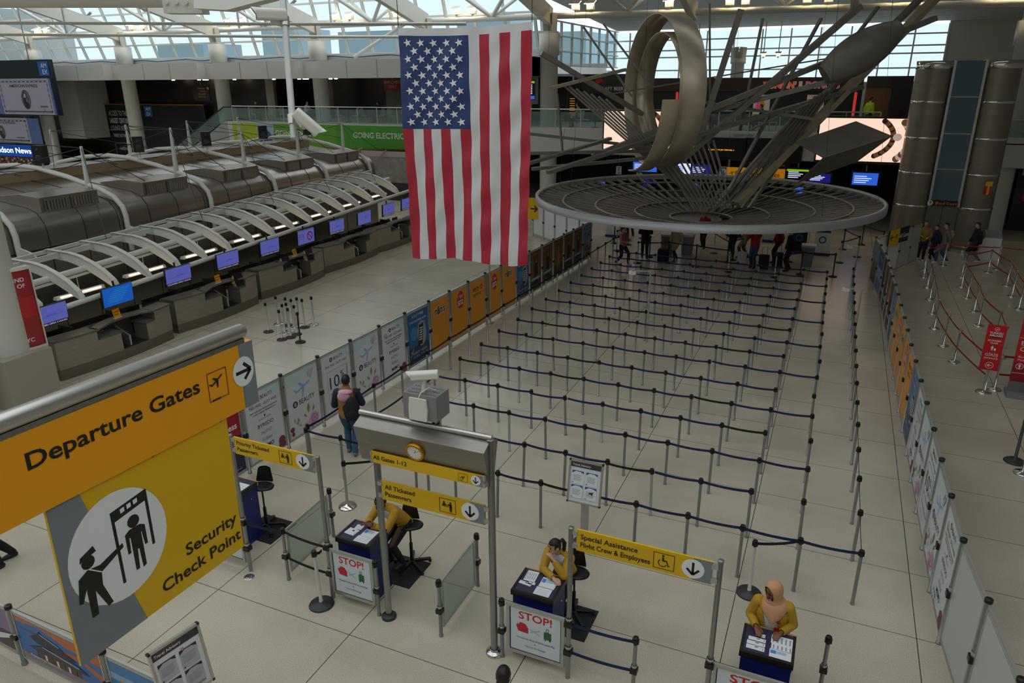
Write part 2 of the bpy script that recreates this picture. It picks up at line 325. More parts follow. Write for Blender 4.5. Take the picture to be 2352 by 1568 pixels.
# flood lights in pairs along the pipe beam
def flood_light(p, label, sc=1.0):
    t = thing('flood_light', label, 'flood light', p, 0, 'flood lights on the roof pipe')
    m = MB(); m.box((-.2*sc, -.14*sc, .0), (.2*sc, .2*sc, .3*sc)); m.box((-.05, -.04, -.1*sc), (.05, .04, 0)); m.build('housing', OFFW, t)
    m = MB(); m.add([(-.3*sc, -.3*sc, .28*sc), (.3*sc, -.3*sc, .28*sc), (.3*sc, .14*sc, .48*sc), (-.3*sc, .14*sc, .48*sc)], [(0, 1, 2, 3)]); m.add([(-.3*sc, -.3*sc, .3*sc), (.3*sc, -.3*sc, .3*sc), (.3*sc, .14*sc, .5*sc), (-.3*sc, .14*sc, .5*sc)], [(3, 2, 1, 0)], 1); m.build('lamp', [LAMPM, OFFW], t); return t
fl = [-61.3, -60.2, -54.4, -50.5, -49.3, -44.5, -40.9, -39.8, -35.6, -31.8, -30.6, -26.9, -22.7, -21.6, -15.0, -14.1, -9.6, -8.6, -6.4, -5.6, -2.6, -1.6, 1.4, 2.4, 5.6, 6.6]
for i, x in enumerate(fl):
    flood_light((x, 43 if x < -17 else 43-.0308*(x+17), 11.18 if x < -17 else 11.16-.0146*(x+17)), 'small flood light on the roof pipe, %s from the left end' % ORD[i+1])
for i, (x, y) in enumerate(((-10.6, 57.5), (-6.0, 57.5), (-5.0, 57.5))): f_ = flood_light((x, y, 8.8), 'small flood light high before the far window wall, %s from the left' % ORD[i+1], .7); MB().box((-.03, .05, .2), (.03, .11, 2.55)).build('hanger', STEEL, f_)
# ---------------------------------------------------------------- balcony
SLABZ = 4.72
o = MB(); o.box((-40.8, 41.5, 3.25), (-17.2, 42.1, SLABZ)); o.box((-17.2, 41.5, 3.35), (9.5, 42.1, SLABZ)); o.box((-40.8, 42.1, 4.4), (14, 60.5, SLABZ)); o.box((8.0, 41.5, 3.0), (14, 42.1, SLABZ)); struct(o.build('balcony_slab', WALLW))
struct(MB().box((-40.8, 42.1, 3.25), (14, 52, 3.4)).build('soffit', GREYW))
def railing(x0, x1, y, label, n, zb=SLABZ):
    t = thing('glass_railing', label, 'railing', (x0, y, zb)); L = x1-x0
    MB().tube([(0, 0, 1.06), (L, 0, 1.06)], .035, 8).build('handrail', STEELB, t)
    for i in range(n+1): MB().box((i*L/n-.025, -.02, 0), (i*L/n+.025, .02, 1.05)).build('post', STEELB, t)
    MB().box((.03, -.008, .04), (L-.03, .008, .92)).build('glass_panel', RGLASS, t); return t
railing(-40.3, -17.3, 41.62, 'long glass balcony railing above the green banner', 15); railing(-17.2, 1.5, 41.62, 'glass balcony railing above the white parapet behind the sculpture', 12)
railing(6.7, 13.5, 41.62, 'short glass balcony railing at the far right beyond the elevator towers', 4, 4.45)
struct(MB().box((6.7, 41.5, 4.4), (14, 43.5, 4.45)).build('balcony_edge', WALLW))
# green banner
BG = mat('banner_green', '#5f9a22', .5); BL = mat('banner_lime', '#a5b61d', .5); BD = mat('banner_deep_green', '#2e8a3a', .5)
t = thing('banner', 'long green banner reading going green going electric under the balcony railing', 'banner', (-40.3, 41.44, 3.2))
A = Art((0, 0, 0), (1, 0, 0), (0, 0, 1))
MB().box((0, 0, 0), (22.5, .05, 1.44)).build('backing', BG, t)
A.rect(0, 0, 2.2, 1.44, BL); A.rect(2.2, 0, 3.7, 1.44, mat('photo_grey', '#9fb0c4', .5)); A.poly([(2.3, 0), (3.6, 0), (3.4, .8), (2.9, 1.2), (2.5, .7)], mat('photo_blue', '#2a4f8f', .5))
A.rect(3.7, 0, 9, 1.44, BG); A.rect(9, 0, 16, 1.44, mat('banner_mid_green', '#46922c', .5)); A.rect(16, 0, 22.5, 1.44, BD); A.build('artwork', t)
A = Art((0, -.02, 0), (1, 0, 0), (0, 0, 1)); LG = mat('pale_lettering', '#c9d3c2', .5)
A.text('GOING GREEN.', 3.85, .66, .36, LG, 'l', .03); A.text('GOING ELECTRIC.', 10.4, .66, .36, LG, 'l', .03); A.text('CHARGING IN MINUTES', 17.9, .88, .17, LG, 'l', .02); A.text('Electric by day', 18.1, .6, .14, LG, 'l'); A.text('Clean, ready, go', 18.1, .36, .14, LG, 'l'); A.build('lettering', t)
struct(MB().box((-40.8, 42.2, 0), (-24, 42.6, 3.25)).build('wall_back', BEIGE))
# storefront wall on the balcony and the lounge wall below left
struct(MB().box((-40.8, 49.5, SLABZ), (-17.4, 49.8, 7.6)).build('wall_shops', DARK)); struct(MB().box((-85, 47.0, 0), (-40.8, 47.4, 7.6)).build('wall_lounge', DARK))
struct(MB().box((-85, 43.6, 7.6), (-17.4, 60.5, 7.75)).build('soffit', DARK))
struct(MB().box((-40.5, 45.5, SLABZ), (-40.1, 45.9, 7.6)).build('wall_post', WALLW)); struct(MB().box((-36.6, 47, SLABZ), (-35.9, 47.6, 7.6)).build('wall_post', GREYW))
p, q = at(118, 190, Y=44.0), at(172, 318, Y=44.0)
struct(MB().box((p.x, 44, q.z), (at(162, 190, Y=44).x+.5, 46.9, 7.6)).build('wall_pier', WALLW))
t = thing('door', 'pale grey door under the red employees only sign on the balcony', 'door', (-32.3, 49.3, SLABZ)); t['kind'] = 'structure'
MB().box((0, 0, 0), (2.0, .18, 2.25)).build('door_leaf', GREYW, t); MB().box((1.8, -.05, 1.0), (1.86, 0, 1.15)).build('door_handle', STEELB, t)
t = thing('hanging_sign', 'red employees only sign over the grey balcony door', 'sign', (-31.4, 48.9, 7.0)); MB().box((-.75, 0, -.25), (.75, .05, .55)).build('board', RED, t)
A = Art((0, -.005, 0), (1, 0, 0), (0, 0, 1)); A.text('EMPLOYEES', 0, .2, .2, SWHITE); A.text('ONLY', 0, -.12, .2, SWHITE); A.build('lettering', t); MB().box((-.05, .02, .55), (.05, .04, .62)).build('hanger', STEEL, t)
p = at(462, 212, Y=45)
t = thing('directory_sign', 'black hanging sign listing restaurants in yellow letters near the escalator', 'sign', (p.x, 45, p.z)); MB().box((-.85, 0, -.62), (.85, .08, .5)).build('board', BLACK, t)
A = Art((0, -.004, 0), (1, 0, 0), (0, 0, 1))
for i, s in enumerate(('Restaurants', 'Cocktails', 'McDonalds', 'Wok & Roll')): A.text(s, .45, .25-i*.21, .12, ORA, 'r'); A.text('i', .62, .25-i*.21, .12, ORA)
A.circ(.76, .3, .09, SWHITE); A.arrow(.76, .3, .07, -math.pi/2, INK); A.build('lettering', t); MB().box((-.02, .03, .5), (.02, .05, 7.58-p.z)).build('hanger', STEEL, t)
# downlights in the dark soffit
for i, (x, y) in enumerate(((400, 196), (458, 188), (470, 190), (476, 190), (540, 193), (630, 191), (688, 190), (700, 188), (706, 190), (760, 190), (772, 188))):
    p = at(x, y, Y=46.2); tag(MB().lathe([(0, 0), (.12, 0), (.12, .05)], (p.x, 46.2, 7.54), 10).build('downlight', LAMPM), 'small downlight in the dark soffit behind the columns, %s from the left' % ORD[i+1], 'downlight', 'soffit downlights')
# lounge advertisement wall
t = thing('billboard', 'tall dark lounge advertisement with white words behind the column', 'billboard', (0, 0, 0)); MBD = mat('ad_dark_blue', '#15171f', .4)
a, b = at(228, 240, Y=46.4), at(485, 360, Y=46.4)
MB().box((a.x, 46.4, .3), (b.x, 46.6, a.z)).build('board', MBD, t); MB().box((a.x, 46.3, a.z), (b.x, 46.5, a.z+.08)).build('top_trim', GOLD, t)
A = Art((a.x, 46.38, a.z), (1, 0, 0), (0, 0, 1))
for i, (s, bo, w_) in enumerate((('ACCESS TO THE', .0, 2.25), ('LARGEST CENTURION', .03, 2.6), ('LOUNGE NETWORK', .0, 2.6))): A.text(s, 1.0, -.9-i*.62, .42, SWHITE, 'l', bo, w_)
A.text("THERE'S NOTHING LIKE PLATINUM", 1.1, -2.7, .28, SWHITE, 'l', .01, 3.3); x = at(330, 242, Y=46.4).x-a.x; A.rect(x, -.95, x+.9, -.1, mat('amex_blue', '#1668c7', .5)); A.text('AM', x+.45, -.45, .28, SWHITE); A.text('EX', x+.45, -.85, .28, SWHITE)
A.frame(1.1, -5.6, 5.0, -3.15, .12, SGREY); A.text('AMERICAN EXPRESS', 3.1, -3.8, .25, SWHITE); A.circ(3.0, -4.7, .5, GOLD, .6); A.build('artwork', t)
# hanging card screens
def card(A, w, h, M1, M2, M3):
    A.rect(0, 0, w, h, M1); A.frame(.15, .15, w-.15, h-.15, .14, M2)
    for k in range(int(w/.5)): A.rect(.3+k*.5, h-.27, .5+k*.5, h-.18, M1)
    for k in range(int(h/.4)): A.rect(.18, .3+k*.4, .26, .5+k*.4, M1); A.rect(w-.26, .3+k*.4, w-.18, .5+k*.4, M1)
    A.text('AMERICAN EXPRESS', w*.5, h*.76, h*.085, M3, 'c', .015, w*.56)
    cx, cy, r = w*.5, h*.42, h*.27; A.circ(cx, cy, r*.72, M3, r); A.circ(cx, cy, r*.64, M2, r*.92)
    A.poly([(cx-.5*r, cy-.3*r), (cx-.45*r, cy+.5*r), (cx-.1*r, cy+.85*r), (cx+.25*r, cy+.6*r), (cx+.2*r, cy+.3*r), (cx+.42*r, cy+.02*r), (cx+.26*r, cy-.08*r), (cx+.24*r, cy-.32*r), (cx+.45*r, cy-.55*r), (cx+.2*r, cy-.9*r), (cx-.35*r, cy-.85*r)], M3)
    A.poly([(cx-.35*r, cy+.2*r), (cx-.2*r, cy+.62*r), (cx+.1*r, cy+.6*r), (cx+.05*r, cy+.2*r)], M1); A.poly([(cx+.02*r, cy+.18*r), (cx+.15*r, cy+.2*r), (cx+.3*r, cy), (cx+.15*r, cy-.3*r), (cx-.05*r, cy-.2*r)], M2)
    A.rect(w*.75, h*.2, w*.9, h*.25, M2); A.text('25', w*.82, h*.1, h*.06, M3)
CM1 = mat('card_screen', '#7d7a88', .4, emit=.35); CM2 = mat('card_grey', '#5c5f68', .5, emit=.1); CM3 = mat('card_dark', '#23262c', .5)
for (tl, br, lab) in (((-95, 182), (132, 264), 'upper'), ((-190, 266), (78, 330), 'lower')):
    a, b = at(*tl, Y=39.5 if lab == 'upper' else 40.5), at(*br, Y=39.5 if lab == 'upper' else 40.5); w, h = b.x-a.x, a.z-b.z
    t = thing('display_screen', lab+' big hanging screen showing a grey payment card at far left', 'screen', (a.x, a.y, b.z)); top = at(0, 142, Y=39.5).z-b.z if lab == 'upper' else h+.05
    MB().box((-.1, .02, -.05), (w+.15, .4, top+.1)).build('cabinet', mat('screen_navy', '#0f1c2b', .5), t); c0 = at({'upper': 4, 'lower': -72}[lab], 230, Y=a.y).x-a.x; A = Art((c0, 0, 0), (1, 0, 0), (0, 0, 1)); A.rect(-c0, 0, w-c0, h, mat('screen_blue', '#4a5b86', .5, emit=.2)); card(A, w-c0-.25, h, CM1, CM2, CM3)
    if lab == 'upper': A.rect(w-c0-1.05, top-1.05, w-c0+.12, top-.05, mat('amex_blue', '#1668c7', .5)); A.text('AM', w-c0-.42, top-.5, .34, SWHITE); A.text('EX', w-c0-.36, top-.95, .34, SWHITE)
    else: A.rect(w-c0-.1, 0, w-c0+1.2, h, mat('screen_blue', '#4a5b86', .5, emit=.2))
    A.build('picture', t)
    for x in (w*.2, w*.8): MB().box((x, .15, top), (x+.06, .21, 14.3-b.z)).build('hanger', STEEL, t)
# news stand at the far left
a = at(-40, 330, Y=42.5)
t = thing('news_stand', 'news stand with glowing blue sign at far left under the screens', 'shop', (a.x, 42.5, 0))
w = at(100, 380, Y=42.5).x-a.x; zz = at(50, 352, Y=42.5).z; MB().box((0, .1, 0), (w, 3, zz+.75)).build('shop_front', DGREY, t)
A = Art((0, .08, 0), (1, 0, 0), (0, 0, 1)); A.rect(.2, zz-.3, w-1.2, zz+.7, mat('news_blue', '#0d3f9a', .5, emit=.6)); A.text('Hudson News', w-1.35, zz+.0, .5, mat('news_lettering', '#d8f4ff', .5, emit=2.5), 'r', .01, 5.2); A.rect(.2, .2, w-1.2, zz-.35, mat('shelf_brown', '#5a3a20', .5))
rnd = random.Random(3)
for i in range(150): u, v = .3+rnd.random()*(w-1.8), .3+rnd.random()*(zz-.8); A.rect(u, v, u+.22, v+.16, [mat('pack_white', '#c9c7c2', .6), mat('pack_red', '#8e2b22', .6), mat('pack_orange', '#a86a2a', .6), mat('pack_black', '#202024', .6)][i % 4], 2+i*.002)
A.build('display', t)
# escalator at the end of the balcony
t = thing('escalator', 'escalator with glass sides descending left from the balcony end', 'escalator', (-40.6, 42.3, 0))
m = MB(); m.prism([(0, 4.7), (0, 3.3), (-7.2, 0), (-9.8, 0), (-8.8, .5), (-1.2, 4.7)], (0, 1.3, 0), (1, 0, 0), (0, 0, 1), 1.3); m.build('truss', mat('escalator_cladding', '#9a9c9a', .4), t)
m = MB(); m.prism([(0, 4.8), (-1.2, 4.8), (-8.8, .6), (-8.8, 1.5), (-1.2, 5.65), (0, 5.65)], (0, .03, 0), (1, 0, 0), (0, 0, 1), .02); m.build('glass_side', RGLASS, t)
MB().tube([(0, .03, 5.68), (-1.2, .03, 5.68), (-8.8, .03, 1.53), (-9.2, .03, 1.1)], .05, 8).build('handrail', BLACK, t)
# ---------------------------------------------------------------- queue posts and belts
POST_G = 'belt posts of the queue maze'
def pole_bm(h=.93, r=.026, z0=0.0): return MB().lathe([(r+.006, z0), (r+.006, z0+.035), (r, z0+.04), (r, h)], n=14)
def head_bm(h=.96, r=.026):
    m = MB(); m.lathe([(r+.004, h-.10), (r+.004, h-.018), (r+.010, h-.016), (r+.010, h-.002), (r+.004, h), (0, h)], n=14)
    for a in range(4):
        c, s = math.cos(a*math.pi/2), math.sin(a*math.pi/2); m.obox((c*(r+.008), s*(r+.008), h-.06), (c*.008, s*.008, 0), (-s*.014, c*.014, 0), (0, 0, .036))
    return m
def _me(mb, name, mats): o = mb.build(name, mats); me = o.data; bpy.data.objects.remove(o); return me
PME = [_me(pole_bm(), 'pole', GREYPOLE), _me(pole_bm(), 'pole', ALU)]; HME = _me(head_bm(), 'belt_head', BLACK); BLT = {}
def child(name, me, parent, loc=None):
    o = bpy.data.objects.new(name, me); SC.collection.objects.link(o); o.parent = parent
    if loc: o.location = loc
    return o
def belt_mesh(d, z, m):
    k = (round(d[0], 2), round(d[1], 2), round(z, 2), m.name)
    if k not in BLT:
        L = math.hypot(d[0], d[1]); ux, uy = d[0]/L, d[1]/L; b = MB(); n = 6; rows = []
        for s in (1, -1):
            for hz in ((.024, -.024) if s > 0 else (-.024, .024)):
                rows.append([(ux*(.034+(L-.068)*i/n)-uy*.0015*s, uy*(.034+(L-.068)*i/n)+ux*.0015*s, z+hz-.022*4*(i/n)*(1-i/n)) for i in range(n+1)])
        rows.append(rows[0]); b.grid(rows, 0, False); BLT[k] = _me(b, 'belt', m)
    return BLT[k]
def post(x, y, label, to=None, m=BLUEBELT, light=0, group=POST_G, lean=None):
    t = thing('queue_post', label, 'queue post', (x, y, 0), 0, group); child('pole', PME[light], t); child('belt_head', HME, t)
    for q in (to if isinstance(to, list) else [to] if to else []):
        mm = q[2] if len(q) > 2 else m; child('belt', belt_mesh((q[0]-x, q[1]-y), .90, mm), t)
    if lean: t.rotation_euler = lean
    return t
YK = [10.16, 11.31, 12.48, 13.65, 14.8, 15.93, 17.07, 18.2, 19.3, 20.38, 21.45, 22.53, 23.57, 24.65, 25.62, 26.68, 27.68]
def qx(k, i): f = (k-1)/16; return (.2-.12*f)-i*(.84-.057*f)
def qy(k, i): return YK[k-1]+.0028*k*(i-4)*.8
BL_SET = {(1, 5), (2, 4), (5, 7), (5, 3), (6, 7), (7, 9), (8, 9), (9, 8), (10, 7), (11, 9), (12, 9), (4, 2), (13, 1), (14, 3), (15, 2), (15, 8), (16, 9), (17, 5), (17, 2), (3, 8), (5, 10), (8, 3), (10, 2), (1, 10)}
LT = {(2, 3), (4, 5), (5, 8), (7, 9), (8, 8), (9, 8), (11, 9), (2, 8), (6, 6), (13, 3), (10, 4), (14, 9), (3, 7)}
rr = random.Random(5)
for k in range(1, 18):
    last = 11 if k == 1 else 10
    for i in range(0, last+1):
        x, y = qx(k, i), qy(k, i); to = []
        if i < last and not (k % 2 == 0 and i == 0): to.append((qx(k, i+1), qy(k, i+1), BLACKBELT if (k, i+1) in BL_SET else BLUEBELT))
        if i == 0 and k < 17: to.append((qx(k+1, 0), qy(k+1, 0), BLACKBELT))
        if i == 10 and k in (2, 3): to.append((qx(k+1, 10), qy(k+1, 10), BLUEBELT))
        if k == 1 and i == 0: to.append((1.03, 10.18, BLUEBELT))
        ln = None
        if i in (10,) and k in (5, 6, 8, 3) : ln = (0, .05, 0)
        elif rr.random() < .25: ln = (rr.uniform(-.02, .02), rr.uniform(-.03, .03), 0)
        post(x, y, 'belt post, %s from the right in the %s maze row from the desks' % (ORD[i+1], ORD[k]), to, light=1 if (k, i) in LT else 0, lean=ln)
col = [(-9.11, 10.32), (-9.08, 11.45), (-9.06, 12.59), (-9.05, 13.75), (-9.02, 14.91), (-9.01, 16.09), (-8.98, 17.2), (-8.94, 18.3), (-8.92, 19.44), (-8.9, 20.6), (-8.85, 21.6), (-8.82, 22.75), (-8.8, 23.82), (-8.72, 24.8), (-8.7, 25.97), (-8.69, 27.03), (-8.66, 28.19), (-8.63, 29.18), (-8.6, 30.21), (-8.5, 31.3)]
for n, (x, y) in enumerate(col):
    to = [(col[n+1][0], col[n+1][1], BLACKBELT if n > 4 else mat('dark_navy_belt', '#0b1430', .7))] if n+1 < len(col) else None
    post(x, y, 'belt post beside the left poster fence, %s from the desks' % ORD[n+1], to, light=1 if n in (6, 7, 8, 11, 12) else 0)
for n in range(17):
    x, y = 1.03-.006*n, 10.18+1.137*n; to = [(1.03-.006*(n+1), 10.18+1.137*(n+1), BLACKBELT)] if n < 16 else None
    post(x, y, 'belt post along the right aisle, %s from the desks' % ORD[n+1], to, light=0)
p = at(987, 1162, Z=0); post(p.x, p.y, 'single belt post seen beneath the clock gantry', light=0)
# posts standing on round bases
def based_post(x, y, label, basem, polem, to=None, m=BLACKBELT, h=.96, br=.17, belts=(.90,), group=None, lean=None, dome=False):
    t = thing('stanchion', label, 'stanchion', (x, y, 0), 0, group)
    MB().lathe([(br, 0), (br, .012), (br*.93, .03), (.05, .06 if dome else .045), (.03, .07)], n=28).build('base', basem, t)
    pole_bm(h-.03, .026, .04).build('pole', polem, t); head_bm(h).build('belt_head', BLACK if polem is not CHROME else CHROME, t)
    for q in (to or []):
        for z in belts: child('belt', belt_mesh((q[0]-x, q[1]-y), z, m), t)
    if lean: t.rotation_euler = lean
    return t
POLW = mat('pale_pole', '#c9cac6', .45, .3)
based_post(-6.3, 7.0, 'pale leaning stanchion on a black round base by the priority sign post', GREYBASE, POLW, [(-6.24, 7.15)], BLACKBELT, .96, .19, lean=(0, -.035, 0))
based_post(-7.54, 9.37, 'stanchion on a chrome dome base behind the priority lane', CHROME, ALU, [(qx(1, 8), qy(1, 8))], BLACKBELT, dome=True)
based_post(-.42, 9.82, 'pale stanchion on a dark base behind the woman in the headscarf', GREYBASE, POLW, [(qx(1, 0), qy(1, 0))], mat('dark_navy_belt', '#0b1430', .7), .96, .19)
# cluster of spare stanchions on the open floor by the counters
CL = [(617, 762, 0), (648, 780, 0), (640, 745, 1), (655, 765, 1), (668, 775, 0), (662, 748, 0), (675, 752, 1), (682, 768, 0), (690, 786, 2), (700, 752, 0), (721, 746, 1), (664, 762, 1), (688, 748, 1)]
for n, (x, y, k) in enumerate(CL):
    p = at(x, y, Z=0); based_post(p.x, p.y, 'spare stanchion in the open floor cluster, %s in line, %s' % (ORD[n+1], ['dark base', 'chrome base', 'all black'][k]), [GREYBASE, CHROME, BLACK][k], [ALU, ALU, BLACK][k], group='spare stanchions by the check-in counters', br=.16)
# tall counting poles with an arm
def tall_pole(x, y, h, arm, label):
    t = thing('sensor_pole', label, 'pole', (x, y, 0)); m = MB(); m.cyl((0, 0, 0), (0, 0, h), .025, 12); m.lathe([(.034, h*.55), (.034, h*.6)], n=12); m.build('pole', ALU, t)
    a = MB(); a.bar((0, 0, h-.01), (arm[0], arm[1], h-.02), .05, .03); a.build('arm', ALU, t)
    MB().box((arm[0]-.08, arm[1]-.07, h-.12), (arm[0]+.12, arm[1]+.07, h-.03)).build('sensor', OFFW, t); return t
tall_pole(-4.62, 20.28, 2.2, (-.52, -.1), 'tall pole with a sensor arm standing in the middle of the maze'); tall_pole(1.02, 22.2, 1.75, (-.42, .15), 'tall pole with a sensor arm in the right aisle')
tall_pole(.98, 28.6, 1.7, (-.3, .1), 'tall pole with a sensor arm at the far end of the right aisle')
t = thing('sensor_pole', 'tall plain pole rising from the left poster fence below the flag', 'pole', (-9.72, 20.12, 0)); MB().cyl((0, 0, 0), (0, 0, 3.6), .03).build('pole', ALU, t); MB().box((-.1, -.1, 0), (.1, .1, .02)).build('base_plate', ALU, t)
# ---------------------------------------------------------------- red airline queue at the right
RQ = 'red belt airline stanchions'
def red_post(x, y, label, to=(), z2=True):
    t = based_post(x, y, label, CHROME, CHROME, to, REDBELT, .96, .16, (.90, .42) if z2 else (.90,), RQ); return t
lines = [[(4.05, 19.98), (3.6, 22.0), (3.46, 23.33), (3.37, 25.0), (3.45, 26.73), (3.53, 28.52), (3.58, 30.21), (3.58, 31.85)], [(4.81, 22.86), (4.89, 24.3), (4.67, 25.83), (4.76, 27.53), (4.75, 29.22), (4.76, 30.81), (4.94, 32.41)], [(6.17, 28.37), (6.24, 30.06), (6.33, 31.66), (6.0, 33.68)], [(3.7, 33.2), (4.48, 34.3), (6.4, 34.4), (8.4, 34.4)], [(7.2, 26.0), (7.3, 28), (7.4, 30), (7.5, 32)]]
for li, l in enumerate(lines):
    for n, (x, y) in enumerate(l):
        to = [l[n+1]] if n+1 < len(l) else []
        if li == 0 and n == 7: to = [(3.7, 33.2)]
        if li == 1 and n == 6: to = [(6.0, 33.68)]
        red_post(x, y, 'chrome stanchion with red belts, %s from near end of the %s line from left' % (ORD[n+1], ORD[li+1]), to, li in (0, 1, 2))
# ---------------------------------------------------------------- poster fences
PW = mat('poster_white', '#cfd2d6', .35); PM = mat('poster_mint', '#b9d3d2', .4); PN = mat('poster_navy', '#1d2247', .4); PG = mat('poster_olive', '#8f8a55', .5); PP = mat('poster_pink', '#cfa3bd', .5); PP2 = mat('poster_rose', '#b9789f', .5); PV = mat('poster_maroon', '#7b3038', .5)
PSKY = mat('poster_sky', '#8fb0d6', .5); PBL = mat('poster_blue', '#235b9e', .35); PBL2 = mat('poster_deep_blue', '#16335e', .35); POR = mat('poster_orange', '#e39410', .35); PBR = mat('poster_brown', '#5a3a1d', .4); PBR2 = mat('poster_dark_brown', '#2c1c10', .4); PBR3 = mat('poster_tan', '#9a6a3c', .4); PBAND = mat('poster_band', '#7f9ba8', .4)
PLIT = mat('poster_light_grey', '#b4b7bc', .4); CRIM = mat('poster_crimson', '#a01528', .35); PSIL = mat('poster_silver', '#98a0a8', .4); FROST = mat('frosted_panel', '#b9bdb9', .3)
def is_logo(A, u, v, h):
    A.circ(u-h*2.35, v+h*.42, h*.62, PN); A.text('iS', u-h*2.35, v+h*.1, h*.62, SWHITE); A.text('BEAUTY', u+h*.65, v, h*.95, INK, 'c', .0, h*4.0)
def flowers(A, w):
    x = w*.16
    for a, b, r, m in ((x-.02, .30, .07, PP), (x+.12, .36, .15, PP), (x+.12, .36, .105, PP2), (x+.13, .36, .07, PP), (x+.12, .36, .035, PP2), (x-.12, .27, .09, PP), (x-.12, .27, .05, PW), (-w*.43, .36, .06, PV), (-w*.42, .25, .05, PV), (x+.02, .22, .06, PP2)): A.circ(a, b, r, m, n=14)
    for a, b, an, l in ((x-.05, .55, 1.5, .24), (x+.08, .53, 1.1, .16), (x-.12, .47, 2.2, .14), (-.2, .45, 1.9, .13), (-.27, .4, 1.4, .12), (-.15, .34, 2.4, .1), (-.33, .48, 1.7, .12)):
        c, s = math.cos(an), math.sin(an); A.poly([(a, b), (a+c*l*.5-s*l*.2, b+s*l*.5+c*l*.2), (a+c*l, b+s*l), (a+c*l*.5+s*l*.2, b+s*l*.5-c*l*.2)], PG)
def po_beauty(A, w):
    A.rect(-w/2, .16, w/2, 1.6, PW); A.poly([(-w/2, 1.6), (-w/2, 1.32), (-w*.1, 1.38), (w*.2, 1.52), (w/2, 1.5), (w/2, 1.6)], PM)
    plane_icon(A, .02, 1.2, .26, PSKY, .3); is_logo(A, .03, .84, .125); flowers(A, w)
    for k in range(5): A.circ(w*.36-k*.035, 1.5-.06*(k % 3), .03, PLIT, .05, 10)
def po_brand(A, w):
    A.rect(-w/2, .16, w/2, 1.6, PW); A.poly([(w*.05, 1.6), (w*.2, 1.45), (w/2, 1.28), (w/2, 1.6)], PM); A.circ(-w*.33, 1.36, .07, PLIT)
    is_logo(A, .06, 1.42, .085); A.text('TAX FREE · DUTY FREE', 0, 1.28, .062, PN, 'c', 0, w*.78); A.text('VISIT OUR NEW NICHE FRAGRANCE', 0, 1.185, .036, INK, 'c', .01, w*.78); A.text('STORE ACROSS FROM GATE 4', 0, 1.125, .036, INK, 'c', .01, w*.66)
    A.circ(0, 1.05, .022, INK, n=10); A.text('ACQUA DI PARMA', 0, .98, .03, PDARK, 'c', 0); A.text('BYREDO', 0, .82, .085, PDARK, 'c', 0); A.text('INITIO', 0, .66, .075, PGREY, 'c', 0); A.text('Kilian', 0, .5, .09, PGREY, 'c', 0); A.text('MEMO', 0, .34, .085, INK, 'c', .01); A.text('and many more to discover', 0, .27, .022, PGREY, 'c', 0)
    for a, b, r in ((w*.4, .3, .1), (w*.43, .2, .07), (w*.34, .21, .05)): A.circ(min(a, w/2-r), b, r, PV, n=12)
    for k in range(6): A.circ(-w*.38+k*.04, .2+.03*(k % 2), .03, PM, .05, 10)
def po_ten(A, w):
    A.rect(-w/2, .16, w/2, 1.6, PW); A.poly([(0, 1.6), (w*.2, 1.5), (w/2, 1.38), (w/2, 1.6)], PM); is_logo(A, .04, 1.44, .085); A.text('TAX FREE · DUTY FREE', 0, 1.31, .06, PN, 'c', 0, w*.78)
    A.frame(-w*.34, .46, w*.36, 1.22, .02, PLIT); A.rect(w*.36, .44, w*.385, 1.2, PGREY); A.rect(-w*.32, .44, w*.385, .46, PGREY)
    A.text('10', -.1, .78, .3, PN, 'c', .0, .34); A.text('%', .18, .96, .15, PN, 'c', 0); A.text('OFF', .18, .78, .1, PN, 'c', 0); A.text('ANY 2 FRAGRANCES', .02, .63, .055, PDARK, 'c', 0, w*.58); A.line((-w*.3, .3), (w*.1, .3), .008, PDARK)
def po_phone(A, w):
    A.rect(-w/2, .16, w/2, 1.6, PBL); A.rect(-w/2, .16, w/2, .62, PBL2); A.text('iS DUTY FREE', 0, 1.46, .07, SWHITE, 'c', 0); A.text('START SHOPPING NOW!', 0, 1.31, .06, SWHITE, 'c', 0, w*.82)
    for k in range(2): A.rect(-.05, 1.22-k*.05, .36, 1.235-k*.05, PSKY)
    A.circ(-.22, 1.0, .19, mat('poster_teal', '#3d86a8', .4)); A.circ(.16, .92, .22, PSIL, .36); A.poly([(-.04, .6), (.18, .62), (.26, 1.2), (.04, 1.18)], INK)
    for k in range(6): A.rect(.02+k*.008, .74+k*.065, .17+k*.008, .77+k*.065, SWHITE)
    plane_icon(A, -.34, .5, .14, PSIL, 1.0); A.text('BEAUTY · LIQUOR', .06, .42, .055, SWHITE, 'c', 0); A.text('FASHION · TOBACCO', .06, .32, .055, PSKY, 'c', 0); A.text('Download the app today', -.1, .22, .03, SWHITE, 'c', 0)
def po_mm(A, w): A.rect(-w/2, .16, w/2, 1.6, POR); A.text("m&m's", -.01, 1.2, .24, SWHITE, 'c', .07, .58); A.text("m&m's", -.01, 1.2, .24, INK, 'c', .03, .56)
def po_for(A, w):
    A.rect(-w/2, .16, w/2, 1.6, POR); A.circ(.06, 1.27, .21, RED, .27); A.text('1 for', .06, 1.32, .13, SWHITE, 'c', .0); A.text('$32', .06, 1.12, .15, SWHITE, 'c', .02); A.text('Terms apply at participating stores', 0, .24, .022, PDARK, 'c', 0)
def po_enjoy(A, w): A.rect(-w/2, .16, w/2, 1.6, POR); A.text('enjoy', -.08, 1.3, .15, INK, 'c', .02, .42); A.text('together', -.02, 1.12, .14, INK, 'c', 0, .56); A.circ(.27, 1.36, .08, RED); A.text('m', .27, 1.33, .05, SWHITE)
